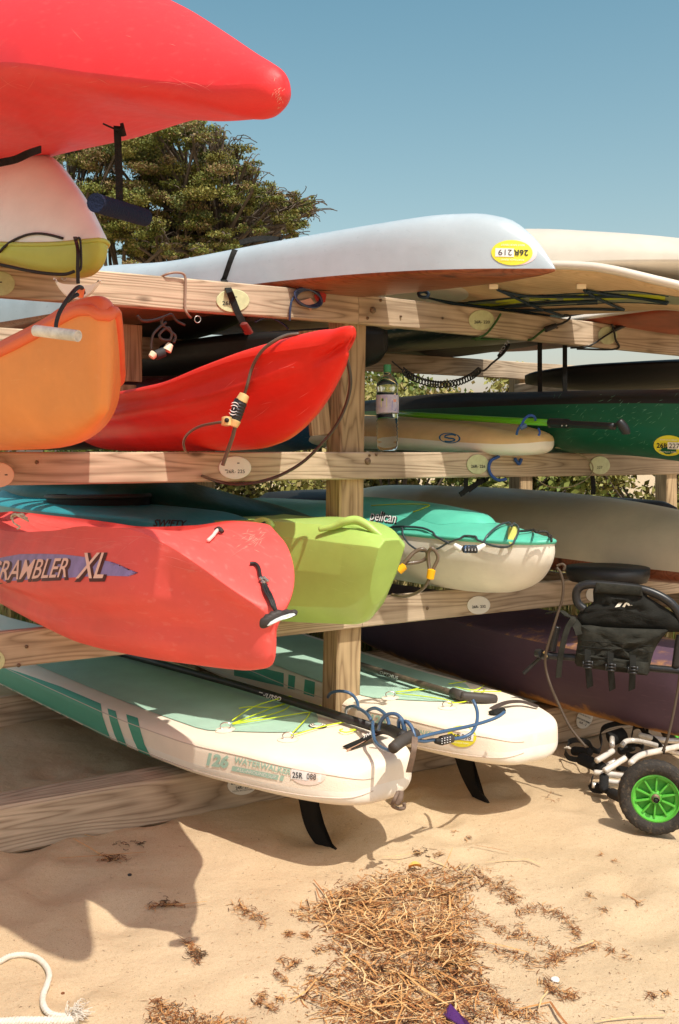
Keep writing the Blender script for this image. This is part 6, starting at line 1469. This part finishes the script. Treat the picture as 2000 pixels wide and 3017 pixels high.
def scatter(cx, cy, rx, ry, n, hgt, L0, L1, w, ang0=None, spread=3.2, cols=(0, 0, 1, 1, 2, 2, 3, 3, 4, 5), rot=0):
    for _ in range(n):
        r_ = math.sqrt(random.random()) * (1 + .5 * abs(random.gauss(0, .4))); a = random.uniform(0, 6.283)
        u, v = rx * r_ * math.cos(a), ry * r_ * math.sin(a)
        px, py = cx + u * math.cos(rot) - v * math.sin(rot), cy + u * math.sin(rot) + v * math.cos(rot)
        h = hgt * max(0, 1 - r_ * r_) * random.random() + .002
        p = on_sand(px, py, h); L_ = random.uniform(L0, L1) * (1 if random.random() < .85 else 1.8)
        an = random.uniform(0, 3.14159) if ang0 is None else random.gauss(ang0, spread)
        straw(p, an, random.gauss(0, .22 if hgt > .01 else .06), L_, w * random.uniform(.35, 2.0), random.choice(cols), random.uniform(-.008, .008))
PILE = [(1170, 2690, 180, 100, 2300, .025), (1060, 2690, 115, 70, 700, .018), (1270, 2600, 120, 50, 600, .018), (1190, 2820, 180, 80, 1500, .02), (1110, 2920, 200, 60, 900, .02), (1210, 2990, 240, 45, 900, .015), (1330, 2760, 60, 110, 700, .03), (1020, 2650, 90, 30, 260, .02), (930, 2690, 60, 22, 160, .012), (1350, 2890, 70, 70, 420, .015)]
for cx, cy, rx, ry, n, h in PILE:
    scatter(cx, cy, rx, ry, int(n * .62), h, .012, .07, .0012); scatter(cx, cy, rx * 1.1, ry * 1.1, int(n * .7), .002, .003, .015, .0011, cols=(0, 1, 1, 3, 3, 4))
for _ in range(170):
    cx, cy, rx, ry, n, h = random.choice(PILE[:8]); px, py = cx + random.gauss(0, rx * .55), cy + random.gauss(0, ry * .55)
    straw(on_sand(px, py, h * .5 + random.uniform(.002, .02)), random.gauss(1.0, .9), random.gauss(0, .12), random.uniform(.05, .15), random.uniform(.0014, .003), random.choice((0, 2, 2, 5, 5, 1)), random.uniform(-.012, .012))
# loose drifts leading off the heap
for path, n, wdt in (([(1380, 2560), (1440, 2590), (1490, 2620), (1510, 2650)], 520, 26), ([(1400, 2700), (1450, 2720), (1480, 2745), (1520, 2760)], 200, 14), ([(1530, 2690), (1570, 2670), (1640, 2690), (1690, 2730), (1700, 2760)], 340, 16), ([(1520, 2720), (1545, 2760), (1600, 2780), (1640, 2820), (1600, 2835), (1530, 2820), (1470, 2800), (1400, 2780)], 520, 18), ([(1640, 2820), (1700, 2800), (1760, 2785)], 160, 14), ([(1400, 2900), (1450, 2920), (1480, 2960), (1520, 2980), (1590, 3000)], 460, 20), ([(1600, 2880), (1640, 2920), (1690, 2935)], 220, 18), ([(1800, 2800), (1840, 2820)], 60, 14), ([(460, 2960), (520, 2990), (640, 3010)], 420, 24), ([(440, 3000), (560, 3015), (720, 3012)], 320, 14), ([(700, 2672), (740, 2690), (770, 2715)], 240, 18), ([(545, 2770), (570, 2800), (585, 2830)], 190, 12), ([(850, 2750), (900, 2755)], 110, 8), ([(830, 2830), (850, 2850)], 60, 12), ([(870, 2835), (915, 2850)], 60, 9), ([(815, 2870), (835, 2885)], 60, 10), ([(775, 2930), (825, 2940)], 70, 10), ([(765, 2955), (800, 2965)], 90, 12), ([(930, 2800), (960, 2790), (1010, 2770)], 90, 12), ([(920, 2880), (950, 2895)], 80, 12), ([(440, 2670), (480, 2665), (540, 2662)], 130, 9), ([(300, 2525), (330, 2530), (360, 2525)], 120, 12), ([(1230, 2510), (1290, 2515)], 90, 10), ([(1920, 2930), (1960, 2925)], 50, 10), ([(1730, 2640), (1780, 2680)], 50, 12), ([(1840, 2640), (1880, 2660)], 30, 6), ([(1770, 2515), (1810, 2535)], 30, 5), ([(1590, 2290), (1620, 2350)], 40, 16), ([(1340, 2450), (1380, 2470)], 40, 8)):
    pp = crom([Vector((x, y, 0)) for x, y in path], 8)
    for _ in range(int(n * .62)):
        q = random.choice(pp); px, py = q.x + random.gauss(0, wdt * .7), q.y + random.gauss(0, wdt * .55)
        straw(on_sand(px, py, random.uniform(.001, .010)), random.uniform(0, 3.14), random.gauss(0, .15), random.uniform(.008, .038), .0013 * random.uniform(.5, 1.3), random.choice((0, 1, 1, 3, 3, 4, 5)), random.uniform(-.006, .006))
# crumbs strewn over all the sand
for _ in range(1500):
    px, py = random.uniform(-50, 2050), 2380 + 660 * random.random() ** .8
    if px < 700 and random.random() < .75: continue
    straw(on_sand(px, py, .001), random.uniform(0, 3.14), 0, random.uniform(.003, .014), .0011 * random.uniform(.4, 1.2), random.choice((0, 1, 3, 4, 4)), random.uniform(-.003, .003))
for _ in range(5200):
    px, py = random.uniform(-60, 2060), 2390 + 640 * random.random()
    straw(on_sand(px, py, .0006), random.uniform(0, 3.14), 0, random.uniform(.0012, .004), .0009 * random.uniform(.5, 1.3), random.choice((1, 2, 2, 3, 4, 4)))
# long single stems
for x0, y0, x1, y1, w, mi in ((1000, 2748, 1090, 2790, .0035, 2), (1090, 2790, 1130, 2792, .0035, 2), (1100, 2740, 1190, 2695, .0032, 2), (1070, 2735, 1140, 2790, .004, 0), (1390, 2770, 1560, 2806, .0032, 5), (1180, 2860, 1320, 2960, .0042, 5), (1280, 2855, 1390, 2925, .0045, 0), (1130, 2855, 1230, 2890, .0035, 2), (1620, 2950, 1680, 3030, .0045, 1), (1530, 2972, 1620, 2952, .004, 0), (1125, 2525, 1240, 2510, .0028, 2), (1540, 2528, 1595, 2548, .0028, 2), (170, 2528, 430, 2510, .003, 0), (215, 2470, 300, 2520, .0028, 5), (230, 2450, 275, 2465, .0025, 5), (480, 2664, 610, 2655, .0025, 5), (450, 2668, 540, 2668, .0035, 1), (1835, 2632, 1885, 2660, .004, 1), (1700, 2790, 1750, 2770, .003, 2), (960, 2930, 1080, 2990, .003, 0), (1750, 3010, 1960, 2990, .003, 2), (1430, 2540, 1560, 2530, .0022, 2), (1400, 2490, 1500, 2510, .0018, 1)):
    a, b = on_sand(x0, y0, .012), on_sand(x1, y1, .012); d = b - a
    straw((a + b) / 2, math.atan2(d.y, d.x), math.asin(max(-1, min(1, d.z / d.length))), d.length, w, mi, random.uniform(-.01, .01))
me = bpy.data.meshes.new('straw_litter'); me.from_pydata([tuple(v) for v in sv], [], sf)
for m_ in straw_m: me.materials.append(m_)
me.polygons.foreach_set('material_index', sm)
so = bpy.data.objects.new('straw_litter', me); COL.objects.link(so); tag(so, 'dry golden straw and seaweed wrack heaped and strewn over the sand', 'straw', kind='stuff')
# purple scrap, leaves, pebbles
pv = [on_sand(x, y, h) for x, y, h in ((1306, 2988, .01), (1326, 2956, .035), (1350, 2982, .04), (1385, 3016, .03), (1375, 3030, .012), (1318, 2996, .02))]
pv += [v + Vector((0, 0, -.004)) for v in pv]
tag(mk('plastic_scrap', pv, [(0, 1, 5), (1, 2, 5), (2, 3, 4), (2, 4, 5), (6, 11, 7), (7, 11, 8), (8, 10, 9), (8, 11, 10)] + [(k, k + 6, (k + 1) % 6 + 6, (k + 1) % 6) for k in range(6)], mat('purple_film', srgb(92, 48, 120), .5, bump=.5, bscale=30), smooth=False), 'crumpled purple plastic scrap in the straw at the bottom edge', 'litter')
def leaf(name, x, y, L_, ang, m_, label):
    c = on_sand(x, y, .012); vs = []; fs = []
    d = Vector((math.cos(ang), math.sin(ang), 0)); s = Vector((-d.y, d.x, 0))
    for j in range(7):
        f = j / 6; w = L_ * .28 * math.sin(math.pi * min(1, f * .95 + .03)) ** .8
        for k in (-1, 0, 1): vs.append(c + d * (f - .5) * L_ + s * w * k + Vector((0, 0, .012 * abs(k) + .01 * math.sin(f * 3))))
    for j in range(6):
        for k in range(2): fs.append((j * 3 + k, j * 3 + k + 1, j * 3 + k + 4, j * 3 + k + 3))
    n_ = len(vs); vs += [v - Vector((0, 0, .001)) for v in vs]; fs += [tuple(n_ + i for i in f[::-1]) for f in fs]
    tag(mk(name, vs, fs, m_), label, 'leaf')
leaf('dry_leaf', 1222, 2558, .05, .1, mat('orange_leaf', srgb(222, 140, 70), .6, color2=srgb(214, 190, 90), vscale=30), 'small orange and yellow leaf on the top of the straw heap')
def pebble(x, y, r, m_, label, cat='pebble', sq=.6):
    c = on_sand(x, y, 0); bm = bmesh.new(); bmesh.ops.create_icosphere(bm, subdivisions=2, radius=1)
    for v in bm.verts: v.co *= 1 + .25 * noise.noise(v.co * 1.7 + Vector((x, y, 0)))
    bm.verts.index_update(); vs = [c + Vector((v.co.x * r, v.co.y * r, v.co.z * r * sq + r * .3)) for v in bm.verts]; fs = [tuple(v.index for v in f.verts) for f in bm.faces]; bm.free()
    tag(mk(cat, vs, fs, m_), label, cat)
pebble(382, 2579, .008, print_dark, 'small black pebble alone on the shaded sand at left')
pebble(1635, 2890, .013, white_stick, 'small white shell beside a tuft of straw at lower right', 'shell')
pebble(185, 2928, .006, straw_m[3], 'tiny rust brown seed pod near the white rope', 'seed')
for x, y in ((402, 2484), (340, 2490), (270, 2520)): pass
# weed tufts on the shaded sand
wv = []
for cx, cy, n in ((335, 2530, 20), (345, 2490, 9), (415, 2486, 12), (490, 2660, 16), (575, 2815, 24), (1240, 2512, 12)):
    for _ in range(n):
        q = on_sand(cx + random.gauss(0, 12), cy + random.gauss(0, 6), .003); a = random.uniform(0, 6.28)
        bn = random.gauss(0, .25); pts_ = [q + Vector((math.cos(a + i * bn) * .006 * i, math.sin(a + i * bn) * .006 * i, .002 + random.uniform(0, .004))) for i in range(5)]
        wv.append(tube_geo(pts_, random.uniform(.0007, .0016), ns=3, sub=1))
wo = mk('dark_weed', *join(*wv), mat('dried_weed', (.09, .045, .02), .8, var=.3, vscale=50)); tag(wo, 'curled dark dried seaweed in little tufts on the sand', 'seaweed', kind='stuff')

# white laid rope
rope_w = mat('white_laid_rope', srgb(226, 214, 196), .8, .3, bump=.5, bscale=350, var=.12, vscale=40)
def laid(path, r, parent, turns_per_m=26, hh=.0):
    pts_ = crom([on_sand(x, y, r + hh) for x, y in path], 14); Ls = [0]
    for a, b in zip(pts_, pts_[1:]): Ls.append(Ls[-1] + (b - a).length)
    for s in range(3):
        P3 = []
        for i, q in enumerate(pts_):
            t = (pts_[min(i + 1, len(pts_) - 1)] - pts_[max(i - 1, 0)]).normalized(); n1 = t.cross(Vector((0, 0, 1))).normalized(); n2 = n1.cross(t)
            an = 2 * math.pi * (s / 3 + Ls[i] * turns_per_m); P3.append(q + n1 * math.cos(an) * r * .56 + n2 * math.sin(an) * r * .56)
        mk('strand', *tube_geo(P3, r * .5, ns=8, sub=3), rope_w, parent)
rpw = empty('white_rope', on_sand(140, 2930), 'thick white laid rope curling over the sand at the bottom left corner', 'rope')
laid([(-80, 2862), (-30, 2842), (0, 2832), (27, 2818), (67, 2813), (107, 2822), (134, 2845), (145, 2872), (138, 2902), (127, 2932), (128, 2962), (145, 2985), (179, 2994), (212, 2992)], .0088, rpw, 42)
laid([(-80, 3015), (0, 3012), (60, 3008), (130, 3008), (200, 3006), (228, 3004)], .0115, rpw, 36)
for i in range(46):
    q = on_sand(205 + random.gauss(0, 9), 2996 + random.gauss(0, 6), .012); a = random.gauss(.5, .9); L_ = random.uniform(.02, .07)
    tube('frayed_end', [q, q + Vector((math.cos(a) * L_ * .5, math.sin(a) * L_ * .5, random.uniform(0, .03))), q + Vector((math.cos(a) * L_, math.sin(a) * L_ * .8, random.uniform(0, .02)))], .0011, rope_w, rpw, ns=3, sub=2)

# ---------------------------------------------------------------- trees, shrubs and grass behind
def leaf_cloud(name, clumps, n, size, mats_, parent=None, seed=1, flat=.6):
    rnd = np.random.RandomState(seed); C_ = np.array([c[:3] for c in clumps]); Rr = np.array([c[3:6] for c in clumps]); wgt = Rr.prod(1) ** (2 / 3); wgt /= wgt.sum()
    idx = rnd.choice(len(clumps), n, p=wgt); d = rnd.normal(size=(n, 3)); d /= np.linalg.norm(d, axis=1)[:, None]
    rad = rnd.rand(n) ** .42 * (1 + .18 * rnd.normal(size=n)); pos = C_[idx] + d * rad[:, None] * Rr[idx]
    sz = size * (.55 + .9 * rnd.rand(n)); a1 = rnd.normal(size=(n, 3)); a1 /= np.linalg.norm(a1, axis=1)[:, None]; a2 = np.cross(a1, rnd.normal(size=(n, 3))); a2 /= np.linalg.norm(a2, axis=1)[:, None]
    v = np.empty((n * 4, 3)); v[0::4] = pos - a1 * sz[:, None]; v[1::4] = pos + a2 * sz[:, None] * flat; v[2::4] = pos + a1 * sz[:, None]; v[3::4] = pos - a2 * sz[:, None] * flat
    mi = (rnd.rand(n) * len(mats_)).astype(int)
    cl = (np.sin(idx * 7.31) * 43758.5) % 1; mi = np.where(rnd.rand(n) < .62, (cl * len(mats_)).astype(int), mi)
    org = Vector(v.min(0) * .5 + v.max(0) * .5); v -= np.array(org)
    me = bpy.data.meshes.new(name); me.vertices.add(n * 4); me.vertices.foreach_set('co', v.ravel()); me.loops.add(n * 4); me.loops.foreach_set('vertex_index', np.arange(n * 4)); me.polygons.add(n)
    me.polygons.foreach_set('loop_start', np.arange(0, n * 4, 4)); me.polygons.foreach_set('loop_total', np.full(n, 4)); me.polygons.foreach_set('material_index', mi)
    for m_ in mats_: me.materials.append(m_)
    me.update(); me.validate()
    o = bpy.data.objects.new(name, me); COL.objects.link(o)
    if parent: o.parent = parent; o.location = org - wloc(parent)
    else: o.location = org
    return o
def leafmat(n_, c, tr=.25):
    m = mat(n_, c, .6, .3, var=.25, vscale=1.2); b = m.node_tree.nodes['Principled BSDF']; b.inputs['Subsurface Weight'].default_value = 0
    return m
lg1, lg2_, lg3, lg4, lg5 = leafmat('leaf_green', (.16, .18, .035, 1)), leafmat('leaf_dark', (.09, .11, .03, 1)), leafmat('leaf_rust', (.25, .17, .075, 1)), leafmat('leaf_olive', (.235, .215, .05, 1)), leafmat('leaf_brown', (.16, .10, .045, 1))
bark = mat('grey_bark', (.12, .09, .065), .9, bump=.5, bscale=20, var=.3, vscale=5)
rt = random.Random(3); TY = 21.0
tree = empty('tree', P(330, 1560, TY) * 1, 'broad rust and olive green tree behind the boats on the left', 'tree'); tree.location.z = 0
root = Vector((P(330, 1000, TY).x, TY, 0)); clumps = []
tips = []
for px, py, r in ((150, 470, 90), (230, 430, 100), (330, 420, 90), (430, 440, 100), (540, 420, 90), (590, 400, 60), (640, 470, 60), (300, 540, 100), (420, 560, 100), (540, 540, 100), (650, 530, 90), (740, 560, 55), (800, 590, 45), (860, 600, 40), (905, 600, 26), (760, 620, 60), (840, 640, 50), (690, 640, 60), (560, 650, 70), (430, 660, 80), (480, 610, 80), (370, 600, 80), (560, 700, 50), (440, 720, 50), (330, 680, 60), (300, 620, 60), (640, 690, 50), (760, 690, 36), (860, 690, 28), (640, 400, 26), (730, 490, 34), (900, 620, 26), (480, 380, 50), (100, 560, 90), (30, 500, 100), (-60, 480, 120), (500, 735, 50), (600, 730, 45), (390, 750, 60), (680, 720, 40), (200, 700, 100), (60, 700, 120)):
    for q_ in range(20):
        c = P(px + rt.gauss(0, r * .45), py + rt.gauss(0, r * .38), TY + rt.uniform(-1.6, 1.6)); s = r / FPX * TY
        clumps.append((c.x, c.y, c.z, s * rt.uniform(.22, .6), s * rt.uniform(.22, .55), s * rt.uniform(.10, .26)))
        if q_ < 6: tips.append(c)
br = [tube_geo([root, root + Vector((.1, 0, 1.6)), root + Vector((.0, .1, 3.2)), root + Vector((.3, 0, 4.6))], lambda t: .32 - .14 * t, ns=10)]
hub_ = [root + Vector((.2, 0, 3.6)), root + Vector((.3, 0, 4.6)), root + Vector((1.2, .3, 5.2)), root + Vector((-1.0, -.2, 5.2)), root + Vector((2.2, .1, 5.6))]
for h_ in hub_[2:]: br.append(tube_geo([hub_[0], (hub_[0] + h_) / 2 + Vector((0, 0, .2)), h_], lambda t: .16 - .07 * t, ns=8))
for c in tips:
    h_ = min(hub_, key=lambda q: (q - c).length + rt.uniform(0, .8)); mid = h_.lerp(c, .5) + Vector((rt.uniform(-.2, .2), rt.uniform(-.2, .2), rt.uniform(-.1, .35)))
    br.append(tube_geo([h_, mid, c, c + (c - mid) * .08], lambda t: .05 * (1 - t) + .008, ns=5, sub=4))
    for _ in range(5):
        e_ = c + Vector((rt.gauss(0, .22), rt.gauss(0, .2), rt.gauss(.02, .12))); br.append(tube_geo([mid.lerp(c, .6), c.lerp(e_, .5) + Vector((0, 0, .05)), e_], .010, ns=3, sub=2))
mk('trunk', *join(*br), bark, tree)
cr = leaf_cloud('crown', clumps, 340000, .024, [lg1, lg4, lg3, lg1, lg4, lg2_], tree, seed=4)
# shrubs along the back
dry = leafmat('dry_grass', (.42, .32, .13, 1)); ylw = leafmat('yellow_green_leaf', (.30, .28, .08, 1)); grn_ = leafmat('fresh_green_leaf', (.15, .20, .045, 1))
for i, (px, Y_, w_, h_, kind, lb) in enumerate(((60, 13.5, 1.3, 2.4, 0, 'dense green shrub behind the rack under the tree'), (430, 14.5, 1.5, 2.9, 1, 'bright green shrub seen behind the scarlet kayak'), (760, 15.0, 1.4, 2.3, 2, 'low olive shrub behind the rack, left of the main post'), (1170, 14, 1.2, 2.9, 2, 'yellowish shrub seen through the gap behind the bottle'), (1400, 14.6, 1.2, 2.75, 1, 'green shrub seen below the coiled leash'), (1640, 15.5, 1.4, 2.5, 0, 'dark shrub seen between the hanging straps'), (1930, 14.5, 1.5, 2.45, 2, 'pale yellow green shrub at the right edge'))):
    rs = random.Random(i + 20); c0 = P(px, 1400, Y_); c0.z = 0
    sh_ = empty('shrub', c0, lb, 'shrub', 'shrubs behind the rack')
    cl = [(c0.x + rs.gauss(0, w_ * .6), c0.y + rs.gauss(0, .4), h_ * rs.uniform(.15, .97), rs.uniform(.35, .6), rs.uniform(.3, .5), rs.uniform(.25, .42)) for _ in range(26)]
    leaf_cloud('foliage', cl, 11000, .048, [[lg1, lg2_, grn_], [grn_, ylw, lg1], [ylw, lg4, dry]][kind], sh_, seed=30 + i)
    mk('stem', *join(*[tube_geo([c0 + Vector((rs.uniform(-.2, .2), 0, 0)), Vector(((c[0] + c0.x) / 2, (c[1] + c0.y) / 2, c[2] * .6)), Vector(c[:3])], .018, ns=4, sub=2) for c in cl]), bark, sh_)
gv_, gf_, gm_ = [], [], []
rg = random.Random(9)
for _ in range(15000):
    Y_ = rg.uniform(7.6, 13.5); px = rg.uniform(-150, 2250); x = (px - 1000) / FPX * Y_; h_ = rg.uniform(.35, 1.15) * (.75 + .25 * noise.noise(Vector((x * .8, Y_ * .8, 0)))); lean = rg.gauss(.05, .22); a = rg.uniform(0, 6.28); w_ = rg.uniform(.006, .014)
    k = len(gv_); dx, dy = math.cos(a) * w_, math.sin(a) * w_
    gv_ += [(x - dx, Y_ - dy, -.02), (x + dx, Y_ + dy, -.02), (x + lean * .4 * h_ + dx * .7, Y_ + dy * .7, h_ * .6), (x + lean * .4 * h_ - dx * .7, Y_ - dy * .7, h_ * .6), (x + lean * h_, Y_ + lean * .3, h_)]
    gf_ += [(k, k + 1, k + 2, k + 3), (k + 3, k + 2, k + 4)]; q_ = rg.choice((0, 0, 0, 1, 2)); gm_ += [q_, q_]
me = bpy.data.meshes.new('dune_grass'); me.from_pydata(gv_, [], gf_)
for m_ in (dry, ylw, grn_): me.materials.append(m_)
me.polygons.foreach_set('material_index', gm_)
go = bpy.data.objects.new('dune_grass', me); COL.objects.link(go); tag(go, 'tall dry dune grass growing behind the rack', 'grass', kind='stuff')
